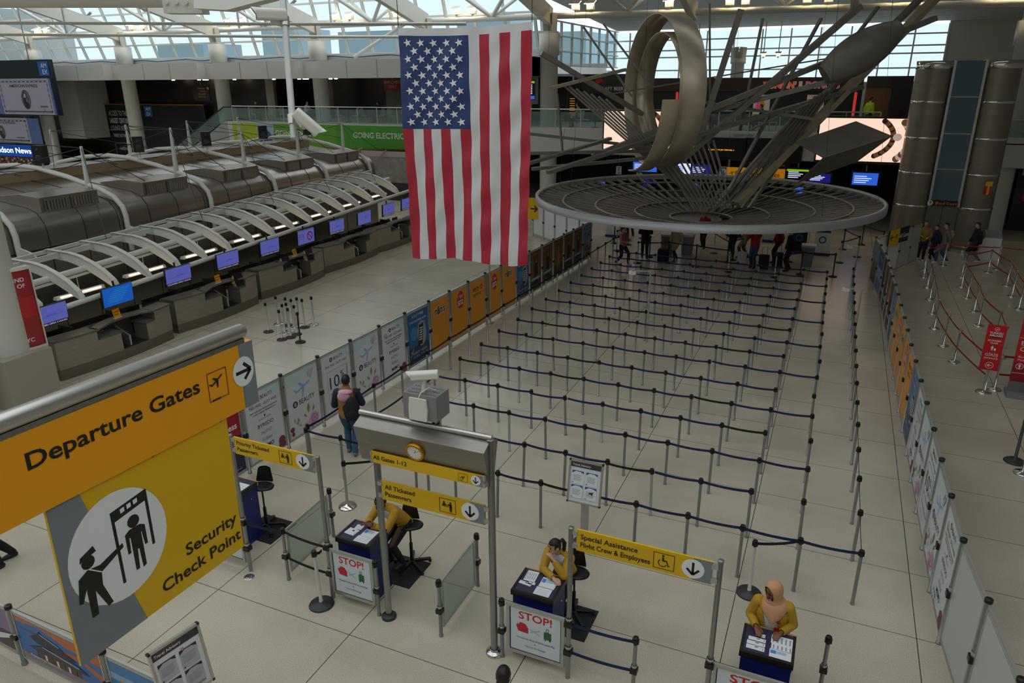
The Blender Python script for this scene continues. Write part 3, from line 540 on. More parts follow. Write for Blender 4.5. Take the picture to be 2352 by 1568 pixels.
def po_dark(kind):
    def f(A, w):
        A.rect(-w/2, .16, w/2, 1.6, PBR2); A.rect(-w/2, .62, w/2, 1.6, PBR); A.frame(-w*.3, .66, w*.3, 1.5, .03, PBR3); A.frame(-w*.46, .66, -w*.34, 1.5, .02, PBR3); A.frame(w*.34, .66, w*.46, 1.5, .02, PBR3)
        if kind == 1: A.circ(0, 1.28, .06, PBR3, .08); A.poly([(-.12, 1.18), (.12, 1.18), (.16, .7), (.1, .36), (.02, .62), (-.02, .62), (-.12, .36), (-.16, .7)], PBR3)
        else: A.circ(.03, 1.22, .05, PBR3, .07); A.poly([(-.1, 1.14), (.16, 1.14), (.16, .4), (.03, .4), (.03, .75), (-.03, .4), (-.14, .4)], INK)
        if kind != 1: A.rect(-w*.44, .52, w*.44, .62, PBAND); A.text('STARTS FRIDAY', 0, .55, .045, SWHITE, 'c', 0)
        A.text('NOW STREAMING', 0, .26, .04, PLIT, 'c', 0)
    return f
def po_red(A, w): A.rect(-w/2, .16, w/2, 1.6, PN); A.poly([(-w/2, .98), (w*.2, .98), (w/2, .92), (w/2, 1.6), (-w/2, 1.6)], CRIM); A.text('business', w*.42, 1.1, .13, SWHITE, 'r', .02); A.text('THERE', w*.44, .72, .13, SWHITE, 'r', 0); A.text('flysooner.com', w*.4, .22, .03, SWHITE, 'r', 0)
def po_blank(A, w): A.rect(-w/2, .16, w/2, 1.6, FROST)
def po_white(A, w): A.rect(-w/2, .16, w/2, 1.6, mat('white_panel', '#d9dcdc', .4))
def po_city(A, w):
    A.rect(-w/2, .16, w/2, 1.6, mat('poster_dusk', '#8e7f7c', .4)); A.rect(-w/2, .95, w/2, 1.6, mat('poster_haze', '#8ba0b4', .4)); A.rect(-w/2, .16, w/2, .42, PBR2)
    for k in range(9): A.rect(-w/2+k*w/9, .42, -w/2+(k+.7)*w/9, .62+.13*((k*5) % 4), PBR if k % 2 else PBR3)
def po_sky(A, w): A.rect(-w/2, .16, w/2, 1.6, PBL); A.rect(-w/2, .6, w/2, 1.0, PSKY); A.text('THE BLUES', 0, 1.3, .1, SWHITE, 'c', 0, w*.7)
DESC = {po_beauty: 'floral iS Beauty poster panel', po_brand: 'white perfume brands poster panel', po_ten: 'ten percent off poster panel', po_phone: 'blue shopping app poster panel', po_mm: 'orange sweets poster panel', po_for: 'orange one for 32 dollars poster panel', po_enjoy: 'orange enjoy together poster panel', po_red: 'red and navy poster panel', po_blank: 'blank frosted panel', po_white: 'plain white panel', po_city: 'hazy city view poster panel', po_sky: 'sky blue poster panel'}
def fence_pole(p, label, h=1.73, grp='fence poles'):
    t = thing('fence_pole', label, 'fence pole', (p[0], p[1], 0), 0, grp); MB().lathe([(.042, 0), (.042, .03), (.033, .035), (.033, h-.02)], n=14).build('pole', GREYPOLE, t)
    MB().lathe([(.046, h-.05), (.046, h-.006), (.04, h), (0, h)], n=14).build('cap', BLACK, t); m = MB(); m.lathe([(.04, h*.52), (.04, h*.55)], n=12); m.build('collar', STEELB, t); MB().box((-.055, -.055, h*.46), (.055, .055, h*.51)).build('clamp', BLACK, t); return t
def fence_panel(p, q, side, fn, label, zt=1.66, zb=.12, fr=.035):
    p, q = V((p[0], p[1], 0)), V((q[0], q[1], 0)); d = (q-p).normalized(); L = (q-p).length-.1; c = (p+q)/2; up = V((0, 0, 1)); R = d*side
    t = thing('poster_barrier', label, 'poster panel', c, 0, 'poster fence panels'); n = R.cross(up)
    m = MB(); w = L/2
    for a, b in (((-w, zb), (w, zb)), ((-w, zt), (w, zt))): m.obox(R*0+up*a[1], R*w, n*.016, up*fr/2)
    for s in (-1, 1): m.obox(R*(s*(w-fr/2))+up*(zb+zt)/2, R*(fr/2), n*.016, up*(zt-zb)/2)
    m.build('frame', ALU, t); MB().obox(up*(zb+zt)/2, R*(w-fr), n*.006, up*((zt-zb)/2-.02)).build('board', FROST, t)
    A = Art(n*.007, R, up); fn(A, L-2*fr)
    if zt < 1.5:
        pass
    A.build('poster', t)
    for s in (-1, 1):
        MB().obox(R*(s*(w+.006))+up*(zt-.25), R*.02, n*.012, up*.03).build('bracket', BLACK, t)
    return t
LP = [(-10.14, 7.25), (-10.11, 8.42), (-10.09, 9.6)]
for k, y in enumerate([10.76, 11.93, 13.1, 14.25, 15.41, 16.6, 17.73, 18.86, 19.98, 21.1, 22.25, 23.38, 24.5, 25.6, 26.67, 27.74, 28.84, 29.92]): LP.append((-10.07+k*.0325, y))
LF = [po_red, po_red, po_brand, po_beauty, po_ten, po_beauty, po_brand, po_phone, po_mm, po_for, po_enjoy, po_for, po_mm, po_phone, po_dark(0), po_dark(2), po_dark(1), po_dark(0), po_dark(2), po_phone]
for n, p in enumerate(LP): fence_pole(p, 'grey fence pole of the left poster fence, %s from the desks' % ORD[n+1])
for n, f in enumerate(LF): fence_panel(LP[n], LP[n+1], 1, f, '%s, %s from the desks in the left fence' % (DESC.get(f, 'dark brown film poster panel'), ORD[n+1]))
WPn = [(-9.52, 29.92), (-10.3, 30.62), (-11.2, 31.5), (-12.05, 32.2), (-12.9, 32.9), (-13.75, 33.6)]
for n in range(5): fence_panel(WPn[n+1], WPn[n], 1, po_white, 'plain white panel turning left behind the flag, %s from the corner' % ORD[n+1])
for n in range(1, 6): fence_pole(WPn[n], 'fence pole between white panels left of the sculpture, %s from the corner' % ORD[n])
t = thing('arrow_sign', 'small yellow arrow sign on the white panels right of the flag', 'sign', (-13.55, 33.25, 0)); MB().box((-.35, -.02, .9), (.35, .02, 1.95)).build('board', YEL, t); A = Art((0, -.022, 0), (1, 0, 0), (0, 0, 1)); A.arrow(0, 1.42, .25, 0, INK); A.build('arrow', t)
RP = [(2.36, 7.3), (2.25, 8.55), (2.135, 9.78), (2.117, 10.947), (2.098, 12.1), (2.088, 13.26), (2.069, 14.43), (2.057, 15.58), (2.04, 16.73), (2.02, 17.83), (2.01, 18.94), (1.999, 19.99), (1.98, 21.15), (1.97, 22.27), (1.955, 23.35), (1.92, 24.4), (1.91, 25.5), (1.88, 26.6), (1.85, 27.7), (1.74, 29.1), (1.62, 30.55)]
RF = [po_blank, po_blank, po_brand, po_beauty, po_ten, po_beauty, po_brand, po_phone, po_enjoy, po_for, po_mm, po_for, po_mm, po_phone, po_dark(0), po_dark(1), po_dark(2), po_dark(0), po_sky, po_city]
for n, p in enumerate(RP): fence_pole(p, 'grey fence pole of the right poster fence, %s from the desks' % ORD[n+1])
for n, f in enumerate(RF): fence_panel(RP[n], RP[n+1], -1, f, '%s, %s from the desks in the right fence' % (DESC.get(f, 'dark brown film poster panel'), ORD[n+1]))
WR = [(1.62, 30.55), (2.1, 31.5), (2.6, 32.5), (3.05, 33.5), (3.45, 34.5)]
for n in range(4): fence_panel(WR[n], WR[n+1], 1, po_white if n < 2 else po_blank, 'plain pale panel turning right towards the elevator, %s from the corner' % ORD[n+1])
for n in range(1, 5): fence_pole(WR[n], 'fence pole between pale panels near the elevator, %s from the corner' % ORD[n])
t = thing('arrow_sign', 'yellow and black arrow sign fixed on the pale panels near the elevator', 'sign', (2.42, 32.0, 0)); d = V((.5, 1, 0)).normalized(); n_ = d.cross(V((0, 0, 1)))
MB().obox((.05, 0, 1.55), d*.85, n_*.02, (0, 0, .3)).build('board', INK, t); A = Art(V((.05, 0, 1.55))+n_*.022, d, (0, 0, 1)); A.rect(-.85, -.3, 0, .3, YEL); A.arrow(-.62, 0, .2, math.pi, INK); plane_icon(A, -.22, .03, .16, INK); A.text('All Gates', .42, -.1, .16, SWHITE); A.build('lettering', t)
# post standing behind the near end of the right fence
for n, (x, y) in enumerate(((2.42, 7.7), (2.5, 6.9))): post(x, y, 'belt post close by the near end of the right fence, %s from the fence' % ORD[n+1], group=None)
# ---------------------------------------------------------------- travel picture barrier at the lower left
BP = [(-11.1, 4.5), (-9.27, 4.42), (-7.42, 4.36), (-6.42, 4.33), (-5.2, 4.3)]
def pic_coast(A, w): A.rect(-w/2, .2, w/2, .86, mat('dusk_pink', '#8d6f9b', .4)); A.rect(-w/2, .2, w/2, .5, mat('rock_brown', '#4a3038', .4)); A.poly([(0, .25), (w*.3, .3), (w/2, .42), (w/2, .48), (w*.2, .36)], SWHITE)
def pic_palace(A, w):
    S1, S2, S3, RF_, RB = mat('sunset_blue', '#2f6fb4', .4), mat('sunset_orange', '#c8662f', .4), mat('sunset_purple', '#5a4a7d', .4), mat('roof_dark', '#1b1f2b', .4), mat('roof_blue', '#2b3446', .4)
    A.rect(-w/2, .2, w/2, .86, S1); A.poly([(-w/2, .78), (-w*.2, .84), (w*.1, .72), (w/2, .66), (w/2, .86), (-w/2, .86)], S2); A.poly([(0, .62), (w*.3, .56), (w/2, .4), (w/2, .52), (w*.25, .66)], S2); A.poly([(-w/2, .7), (-w*.25, .72), (w*.1, .62), (-w*.1, .66)], S3)
    A.rect(-w/2, .2, w/2, .3, mat('plaza_stone', '#8a7a86', .4)); A.rect(-w*.3, .3, w*.22, .42, mat('palace_red', '#6a2b25', .4))
    for k in range(7): A.rect(-w*.27+k*w*.07, .31, -w*.245+k*w*.07, .4, SWHITE if k % 2 else GREENM)
    A.poly([(-w*.38, .44), (-w*.3, .42), (w*.22, .4), (w*.34, .41), (w*.2, .5), (w*.05, .54), (-w*.2, .54)], RB); A.poly([(-w*.34, .62), (-w*.26, .56), (w*.12, .53), (w*.22, .54), (w*.06, .62), (-w*.02, .68), (-w*.18, .72), (-w*.2, .78), (-w*.24, .7)], RF_)
    A.line((-w*.2, .74), (w*.02, .66), .012, SWHITE); A.line((-w*.2, .53), (w*.22, .46), .012, SWHITE); A.text('Passport to adventure', -w*.2, .28, .05, SWHITE, 'c', 0)
def pic_gate(A, w):
    A.rect(-w/2, .2, w/2, .86, mat('evening_blue', '#3a7fb8', .4)); A.rect(-w/2, .6, w/2, .7, PSKY); G_ = mat('lit_stone', '#b9761f', .4); A.poly([(-w*.3, .62), (w*.5, .56), (w*.5, .2), (-w*.34, .2)], G_); A.rect(-w*.28, .48, w*.5, .52, mat('lit_stone_pale', '#d79a3a', .4))
    for k in range(5): A.rect(-w*.26+k*w*.16, .2, -w*.18+k*w*.16, .46, mat('lit_stone_dark', '#5d3a12', .4))
    A.poly([(0, .6), (.04, .6), (.05, .68), (.02, .72), (-.01, .68)], mat('verdigris', '#5f8f85', .5))
for n, p in enumerate(BP): fence_pole(p, 'barrier post of the low travel picture barrier, %s from the left' % ORD[n+1], .98, 'low barrier posts')
for n, (f, l) in enumerate(((pic_coast, 'coast at dusk'), (pic_palace, 'palace roof under a sunset sky'), (pic_gate, 'stone gateway lit golden'), (pic_coast, 'coast in pink light'))):
    fence_panel(BP[n], BP[n+1], 1, f, 'low framed travel picture of a %s at the lower left' % l, .92, .16, .03)
# ---------------------------------------------------------------- lane signs
UZ = (0, 0, 1); UX = (1, 0, 0)
def desk_icon(A, u, v, s, m):
    A.circ(u-s*.55, v+s*.55, s*.16, m, n=12); A.poly([(u-s*.85, v+s*.1), (u-s*.75, v+s*.38), (u-s*.4, v+s*.38), (u-s*.1, v+s*.12), (u-s*.15, v+s*.02), (u-s*.4, v+s*.18), (u-s*.4, v), (u-s*.85, v)], m); A.rect(u-s*.9, v-s*.14, u+s*.25, v-s*.02, m)
    A.circ(u+s*.5, v+s*.6, s*.16, m, n=12); A.poly([(u+s*.3, v+s*.4), (u+s*.72, v+s*.4), (u+s*.74, v-s*.1), (u+s*.68, v-s*.9), (u+s*.54, v-s*.9), (u+s*.52, v-s*.2), (u+s*.48, v-s*.9), (u+s*.34, v-s*.9), (u+s*.32, v+s*.1), (u+s*.1, v+s*.3), (u-s*.02, v+s*.22), (u+s*.14, v+s*.08)], m)
def chair_icon(A, u, v, s, m):
    A.circ(u-s*.1, v+s*.8, s*.15, m, n=12); A.poly([(u-s*.25, v+s*.6), (u, v+s*.6), (u+s*.02, v+s*.2), (u+s*.4, v+s*.2), (u+s*.6, v-s*.5), (u+s*.78, v-s*.45), (u+s*.82, v-s*.55), (u+s*.52, v-s*.68), (u+s*.32, v), (u-s*.2, v)], m)
    pts = [(u-s*.15+s*.52*math.cos(a), v-s*.25+s*.52*math.sin(a)) for a in [2.2+i*.25 for i in range(16)]]
    for a, b in zip(pts, pts[1:]): A.line(a, b, s*.11, m, 1.1+A.k)
def lane_sign(x0, x1, y, z0, z1, lines, icon, label, inset=.045, th=.012):
    t = thing('lane_sign', label, 'sign', ((x0+x1)/2, y, (z0+z1)/2), 0); w, h = (x1-x0)/2-inset, (z1-z0)/2
    MB().box((-w, -th, -h), (w, th, h)).build('board', YEL, t)
    m = MB()
    for s in (-1, 1):
        for z in (-h*.62, h*.62): m.box((min(s*w*.985, s*(w+inset+.015)), -.02, z-.03), (max(s*w*.985, s*(w+inset+.015)), .02, z+.03))
    m.build('bracket', ALU, t)
    A = Art((0, -th-.001, 0), UX, UZ, .001); A.rect(w-h*1.45, -h, w, h, SGREY); A.circ(w-h*1.45, 0, h*.86, SWHITE); A.arrow(w-h*1.45, 0, h*.75, -math.pi/2, INK)
    A.frame(w-h*4.5, -h*.72, w-h*2.85, h*.72, h*.05, INK); {'desk': desk_icon, 'chair': chair_icon, 'plane': lambda A, u, v, s, m: (plane_icon(A, u, v+s*.1, s*.8, m), A.line((u-s*.8, v-s*.8), (u-s*.1, v-s*.8), s*.14, m))}[icon](A, w-h*3.68, 0, h*.62, INK); A.build('pictogram', t)
    A = Art((0, -th-.001, 0), UX, UZ, .001); n = len(lines)
    for i, s in enumerate(lines): A.text(s, -w+h*.35, (h*.18 if i == 0 else -h*.56) if n == 2 else -h*.32, h*.47 if n == 2 else h*.8, INK, 'l', .02, w*1.06 if len(s) > 22 else None)
    A.build('lettering', t); return t
def sign_post(x, y, h, label, r=.032, base=None, collars=(), bm=STEEL):
    t = thing('sign_post', label, 'sign post', (x, y, 0)); MB().lathe([(r, 0), (r, h-.012), (r*1.08, h-.01), (r*1.08, h), (0, h)], n=16).build('pole', GREYPOLE, t)
    if base: MB().lathe([(base, 0), (base, .03), (base*.75, .05), (r*1.3, .06), (r*1.2, .09)], n=20).build('base', bm, t)
    for z in collars:
        m = MB(); m.lathe([(r+.012, z), (r+.012, z+.03)], n=14); m.build('collar', STEELB, t); MB().box((-r-.02, -r-.02, z-.1), (r+.02, r+.02, z-.03)).build('clamp', BLACK, t)
    return t
def belts(t, d, zs, m):
    for z in zs: child('belt', belt_mesh(d, z, m), t)
DNB = mat('dark_navy_belt', '#0b1430', .7)
sign_post(-7.86, 7.2, 2.46, 'grey sign post at the left end of the priority lane sign', collars=(.98, .5))
t = sign_post(-6.237, 7.2, 2.44, 'grey sign post at the right end of the priority lane sign', collars=(.98, .52))
lane_sign(-7.83, -6.26, 7.2, 2.16, 2.44, ['Priority Ticketed', 'Passengers'], 'desk', 'yellow priority ticketed passengers lane sign with down arrow')
sign_post(-5.213, 7.18, 2.7, 'thick left post of the clock gantry on a dark base', .048, .11, (), GREYBASE); sign_post(-3.483, 7.15, 3.3, 'thick right post of the clock gantry on a chrome base', .048, .12, (), CHROME)
lane_sign(-5.17, -3.52, 7.13, 2.065, 2.36, ['All Ticketed', 'Passengers'], 'desk', 'yellow all ticketed passengers lane sign between the clock gantry posts')
t = sign_post(-2.41, 7.14, 2.33, 'grey sign post left of the special assistance lane sign', collars=(.95, .5)); belts(t, (.87, .02), (.88, .43), BLUEBELT)
sign_post(-.64, 7.16, 2.36, 'grey sign post right of the special assistance lane sign', collars=(.95, .5))
lane_sign(-2.38, -.67, 7.14, 2.03, 2.33, ['Special Assistance', 'Flight Crew & Employees'], 'chair', 'yellow special assistance flight crew and employees lane sign')
# ---------------------------------------------------------------- clock gantry head
gt = thing('gantry_housing', 'long brushed steel housing with a gold clock above the gates sign', 'gantry housing', (-4.43, 7.15, 2.66))
prof = [(-.20, .54), (0, .63), (.20, .54), (.07, 0), (-.07, 0)]
m = MB(); a = [(-.95, y, z) for y, z in prof]; b = [(.95, y, z) for y, z in prof]; n = 5
m.add(a+b, [tuple(range(n))[::-1], tuple(range(n, 2*n))]+[(i, (i+1) % n, n+(i+1) % n, n+i) for i in range(n)]); m.build('housing', STEEL, gt)
MB().tube([(-.97, 0, .66), (.97, 0, .66)], .035, 12).build('top_tube', STEELB, gt)
fn = V((0, -.54, .13)).normalized()*-1; fn = V((0, -.972, -.234)); fu = V((0, -.234, .972))
cp = V((-.04, -.155, .34)); m = MB(); ring = []; 
for r, d in ((.135, .0), (.135, .03), (.125, .045), (.105, .04), (.1, .03)): ring.append([cp+fn*d+V((1, 0, 0))*(r*math.cos(2*math.pi*i/28))+fu*(r*math.sin(2*math.pi*i/28)) for i in range(29)])
m.grid(ring); ck = m.build('clock', GOLD, gt); ck['label'] = 'round gold rimmed clock with a white face'
A = Art(cp+fn*.032, UX, fu, .001); A.circ(0, 0, .101, SWHITE)
for k in range(12): A.line((.078*math.cos(k*math.pi/6), .078*math.sin(k*math.pi/6)), (.094*math.cos(k*math.pi/6), .094*math.sin(k*math.pi/6)), .006, INK, 1.6)
A.line((0, 0), (.026, .045), .01, GOLD, 1.8); A.line((-.01, -.006), (.066, .036), .007, GOLD, 1.9); A.text('ROLEX', 0, .035, .018, GOLD, 'c', 0); A.build('clock_face', ck)
# gates sign hung on the front of the housing
p0, p1 = at(852, 1022, Y=7.0), at(1110, 1105, Y=7.0)
lane_sign(p0.x-.0, at(1112, 1082, Y=7.0).x, 7.0, 2.70, 2.858, ['All Gates 1-12'], 'plane', 'yellow all gates 1-12 sign under the gold clock', 0.0)
# antenna cabinet and camera on top of the housing
t = thing('equipment_box', 'perforated steel equipment box with a cream antenna plate on the gantry', 'equipment box', (-4.42, 7.2, 3.36)); MB().box((-.24, -.13, .06), (.24, .2, .4)).build('cabinet', mat('cabinet_grey', '#8d8e90', .45, .4), t)
m = MB(); m.box((-.2, -.02, -.04), (-.17, .02, .06)); m.box((.1, -.02, -.04), (.13, .02, .06)); m.box((.16, -.02, -.04), (.19, .02, .06)); m.build('bracket', DGREY, t)
m = MB(); m.prism([(-.13, -.15), (.12, -.15), (.135, 0), (.12, .15), (-.12, .15), (-.135, 0)], (-.01, -.135, .21), UX, UZ, .03); m.build('antenna_plate', OFFW, t)
m = MB()
for k in range(3):
    for i in range(14): m.box((-.2+i*.03, -.08+k*.1, .401), (-.185+i*.03, -.07+k*.1, .403))
m.build('perforation', DGREY, t); MB().tube([(.0, -.145, .36), (.02, -.12, .43), (.08, -.02, .47), (.14, .06, .41)], .008, 6).build('cable', OFFW, t)
def cctv(name, label, p, d, L=.4, r=.075, arm=None):
    t = thing(name, label, 'camera', p); d = V(d).normalized(); s = d.cross(V((0, 0, 1))).normalized(); u = s.cross(d)
    m = MB(); ring = []
    for q, f in ((-L/2, .75), (-L/2, .95), (-L*.45, 1), (L*.42, 1), (L*.46, .96)):
        ring.append([d*q+s*(r*f*1.0*max(-1, min(1, 1.25*math.cos(a))))+u*(r*f*(math.sin(a) if math.sin(a) > 0 else max(-.8, 1.2*math.sin(a)))) for a in [2*math.pi*i/20 for i in range(21)]])
    m.grid(ring); m.add(ring[0][:20], [tuple(range(20))]); m.build('housing', OFFW, t)
    m = MB(); rg = [d*(L*.44)+s*(r*.8*math.cos(a))+u*(r*.7*math.sin(a)) for a in [2*math.pi*i/20 for i in range(20)]]; m.add(rg, [tuple(range(20))]); m.build('lens', mat('lens_dark', '#27343c', .15), t)
    m = MB(); rg = [[d*(L*(.46+.16*max(0, math.sin(a))*k))+s*(r*1.04*math.cos(a))+u*(r*1.04*max(math.sin(a), -.2)) for a in [math.pi*i/12 for i in range(13)]] for k in (0, 1)]; m.grid(rg); m.build('sun_shield', OFFW, t)
    if arm: MB().tube([V((0, 0, 0))-u*r*.8]+[V(q) for q in arm], .03, 8).build('arm', OFFW, t)
    return t
cctv('security_camera', 'white camera on a short stalk above the clock gantry', (-4.4, 7.18, 3.99), (-.85, -.35, -.06), .36, .06, [(0, 0, -.1), (-.02, 0, -.23)])
# ---------------------------------------------------------------- podiums, stop frames, papers, stools
def podium(x, y, label):
    t = thing('podium', label, 'podium', (x, y, 0)); w, d, h = .305, .26, 1.05
    MB().box((-w+.02, -d+.03, .05), (w-.02, d-.02, h-.07)).build('body', NAVY, t); MB().box((-w+.01, -d+.02, .0), (w-.01, d-.01, .06)).build('plinth', NAVY, t)
    m = MB(); m.box((-w, -d, h-.08), (w, -d+.035, h)); m.box((-w, -d+.035, h-.08), (-w+.035, d-.02, h)); m.box((w-.035, -d+.035, h-.08), (w, d-.02, h)); m.build('rim', BLACK, t)
    MB().box((-w, d-.02, h-.08), (w, d, h+.004)).build('back_edge', WOOD, t); MB().box((-w+.035, -d+.035, h-.03), (w-.035, d-.02, h-.008)).build('desk_top', PTOP, t)
    MB().ell((w-.012, .08, .8), (.012, .012, .012), 8).build('lock', CHROME, t); return t
PX = [(-8.66, 7.83, 'navy podium behind the big hanging sign, leftmost of the four'), (-5.86, 7.56, 'navy podium behind the left stop poster where a woman leans'), (-2.975, 7.52, 'navy podium behind the middle stop poster where a woman rests her chin'), (-.035, 7.6, 'navy podium of the woman in the peach headscarf')]
for x, y, l in PX: podium(x, y, l)
def sheet(x, y, w, d, rz, label, kind=0, z=1.044):
    t = thing('paper_sheet', label, 'paper', (x, y, z), rz, 'papers on the podiums'); MB().box((-w/2, -d/2, 0), (w/2, d/2, .002)).build('sheet', PAPER, t); A = Art((0, 0, .0022), UX, (0, 1, 0), .0004)
    if kind == 1:
        A.rect(-w*.46, -d*.05, -w*.22, d*.34, PBLUE)
        for k in range(4): A.rect(-w*.2, d*(.02+.085*k), w*(.2+.06*(k % 2)), d*(.055+.085*k), PBLUE)
    if kind == 2:
        for k in range(5): A.rect(-w*.42+k*w*.18, -d*.35, -w*.36+k*w*.18, d*.3, PGREY)
    if kind == 0:
        for k in range(4): A.rect(-w*.4, -d*.3+k*d*.17, w*.35, -d*.28+k*d*.17, PGREY)
    if kind == 3: A.rect(-w*.05, d*.1, w*.15, d*.3, PDARK); A.rect(w*.38, -d*.3, w*.42, d*.3, PGREY)
    A.build('print', t)
for args in ((-.135, 7.7, .11, .06, 0, 'small white ticket under the hand on the headscarf podium', 3), (-.165, 7.615, .2, .06, 0, 'upper white boarding strip on the headscarf podium', 3), (-.17, 7.54, .21, .06, 0, 'middle white boarding strip on the headscarf podium', 3), (-.17, 7.465, .21, .07, 0, 'lowest white boarding strip on the headscarf podium', 3), (.12, 7.7, .26, .15, 0, 'printed table sheet at the back of the headscarf podium', 2), (.13, 7.575, .26, .1, 0, 'printed middle sheet on the headscarf podium', 2), (.12, 7.46, .26, .14, 0, 'sheet with blue bars at the front of the headscarf podium', 1),
             (-3.13, 7.63, .16, .22, .05, 'white sheets at the back left of the middle podium', 2), (-3.15, 7.46, .18, .06, -.1, 'white ticket strip on the middle podium', 3), (-3.07, 7.49, .1, .05, .1, 'small ticket stub on the middle podium', 3), (-2.86, 7.58, .22, .2, 0, 'sheet with blue bars on the middle podium', 1), (-2.87, 7.39, .22, .16, 0, 'grey printed sheet at the front of the middle podium', 0),
             (-6.02, 7.52, .18, .15, -.1, 'white sheet on the left podium by the clasped hands', 3), (-5.98, 7.66, .12, .12, .1, 'second white sheet on the left podium', 0), (-5.74, 7.58, .22, .18, 0, 'sheet with blue bars on the left podium', 1), (-5.75, 7.41, .24, .15, 0, 'grey printed sheet at the front of the left podium', 0), (-8.5, 7.8, .24, .3, 0, 'glossy white sheet on the leftmost podium', 0)): sheet(*args)
def stop_frame(x0, x1, y, z0, z1, label):
    t = thing('stop_sign_frame', label, 'stop sign', ((x0+x1)/2, y, 0)); w = (x1-x0)/2; zc = (z0+z1)/2; h = (z1-z0)/2; f = .045; m = MB()
    m.box((-w, -.02, z0), (w, .012, z0+f)); m.box((-w, -.02, z1-f), (w, .012, z1)); m.box((-w, -.02, z0+f), (-w+f, .012, z1-f)); m.box((w-f, -.02, z0+f), (w, .012, z1-f)); m.build('frame', ALU, t)
    MB().box((-w+f, -.006, z0+f), (w-f, .006, z1-f)).build('board', BLACK, t); A = Art((0, -.007, zc), UX, UZ, .001); g = .012; A.rect(-w+f+g, -h+f+g, w-f-g, h-f-g, mat('stop_paper', '#d3dae2', .5))
    A.text('STOP!', 0, h*.48, .12, RED, 'c', .02, w*1.15)
    A.poly([(-w*.6, -.02), (-w*.62, .07), (-w*.52, .13), (-w*.34, .12), (-w*.24, .06), (-w*.24, -.03)], RED); A.poly([(-w*.62, 0), (-w*.66, .06), (-w*.62, .11), (-w*.6, .07)], CRIM); A.rect(w*.3, -.04, w*.56, .08, GREENM); A.frame(w*.37, .08, w*.47, .14, .008, PDARK); A.rect(w*.33, -.06, w*.37, -.04, INK); A.rect(w*.49, -.06, w*.53, -.04, INK)
    A.rect(-.012, .026, .012, .032, INK); A.rect(-.003, .017, .003, .041, INK); A.poly([(-w*.16, .07), (w*.16, .0), (w*.16, -.02), (-w*.16, .05)], PLIT); A.poly([(-w*.16, -.0), (w*.16, .06), (w*.16, .08), (-w*.16, .02)], PLIT)
    A.text('1 Personal Item (Purse, Briefcase, Laptop Bag)', 0, -h*.34, .03, PDARK, 'c', 0, w*1.35); A.text('+', 0, -h*.5, .04, INK, 'c', .01); A.text('1 Carry On Per Passenger', 0, -h*.64, .03, PDARK, 'c', 0, w*.75); A.build('notice', t); return t
stop_frame(-6.19, -5.43, 7.18, .14, .93, 'left framed stop notice about carry-on bags'); stop_frame(-3.29, -2.47, 7.16, .14, .93, 'middle framed stop notice about carry-on bags'); stop_frame(-.6, .36, 7.16, .14, .93, 'right framed stop notice cut off by the picture edge'); stop_frame(-8.75, -7.93, 7.2, .14, .93, 'framed stop notice mostly hidden by the big hanging sign')
def lane_post(x, y, label, to=None, m=BLUEBELT, zs=(.90,)):
    t = post(x, y, label, group='lane posts at the desks'); mm = MB(); mm.lathe([(.036, .5), (.036, .53)], n=12); mm.build('collar', STEELB, t); MB().box((-.045, -.045, .41), (.045, .045, .48)).build('clamp', BLACK, t)
    if to: belts(t, (to[0]-x, to[1]-y), zs, m)
    return t
lane_post(-5.365, 7.15, 'lane post right of the left stop notice'); lane_post(-3.36, 7.14, 'lane post left of the middle stop notice'); lane_post(-1.54, 7.16, 'lane post at the end of two blue belts from the special assistance sign'); lane_post(.46, 7.16, 'lane post right of the right stop notice'); lane_post(.64, 8.12, 'lane post near the lower right beside the headscarf podium')
def clear_barrier(p, q, label):
    p, q = V((*p, 0)), V((*q, 0)); d = (q-p).normalized(); L = (q-p).length; c = (p+q)/2; s = d.cross(V(UZ)); t = thing('clear_barrier', label, 'clear panel', c); w = L/2-.07
    m = MB(); m.obox(V((0, 0, .12)), d*w, s*.012, V(UZ)*.02); m.obox(V((0, 0, .88)), d*w, s*.012, V(UZ)*.02)
    for k in (-1, 1): m.obox(d*(k*(w-.02))+V((0, 0, .5)), d*.02, s*.012, V(UZ)*.36)
    m.build('frame', ALU, t); MB().obox(V((0, 0, .5)), d*(w-.02), s*.004, V(UZ)*.37).build('glass_panel', CLGLASS, t); return t
lane_post(-7.142, 7.265, 'near post of the clear panel at the priority lane', (-6.27, 7.2), BLACKBELT, (.90, .43)); lane_post(-7.2, 8.5, 'far post of the clear panel at the priority lane'); clear_barrier((-7.142, 7.265), (-7.2, 8.5), 'clear panel beside the priority lane')
t = bpy.data.objects['sign_post']; belts(t, (.72, .065), (.90,), DNB)
lane_post(-4.318, 7.142, 'near post of the clear panel right of the clock gantry'); lane_post(-4.322, 8.323, 'far post of the clear panel right of the clock gantry'); clear_barrier((-4.318, 7.142), (-4.322, 8.323), 'clear panel right of the left podium under the clock gantry')
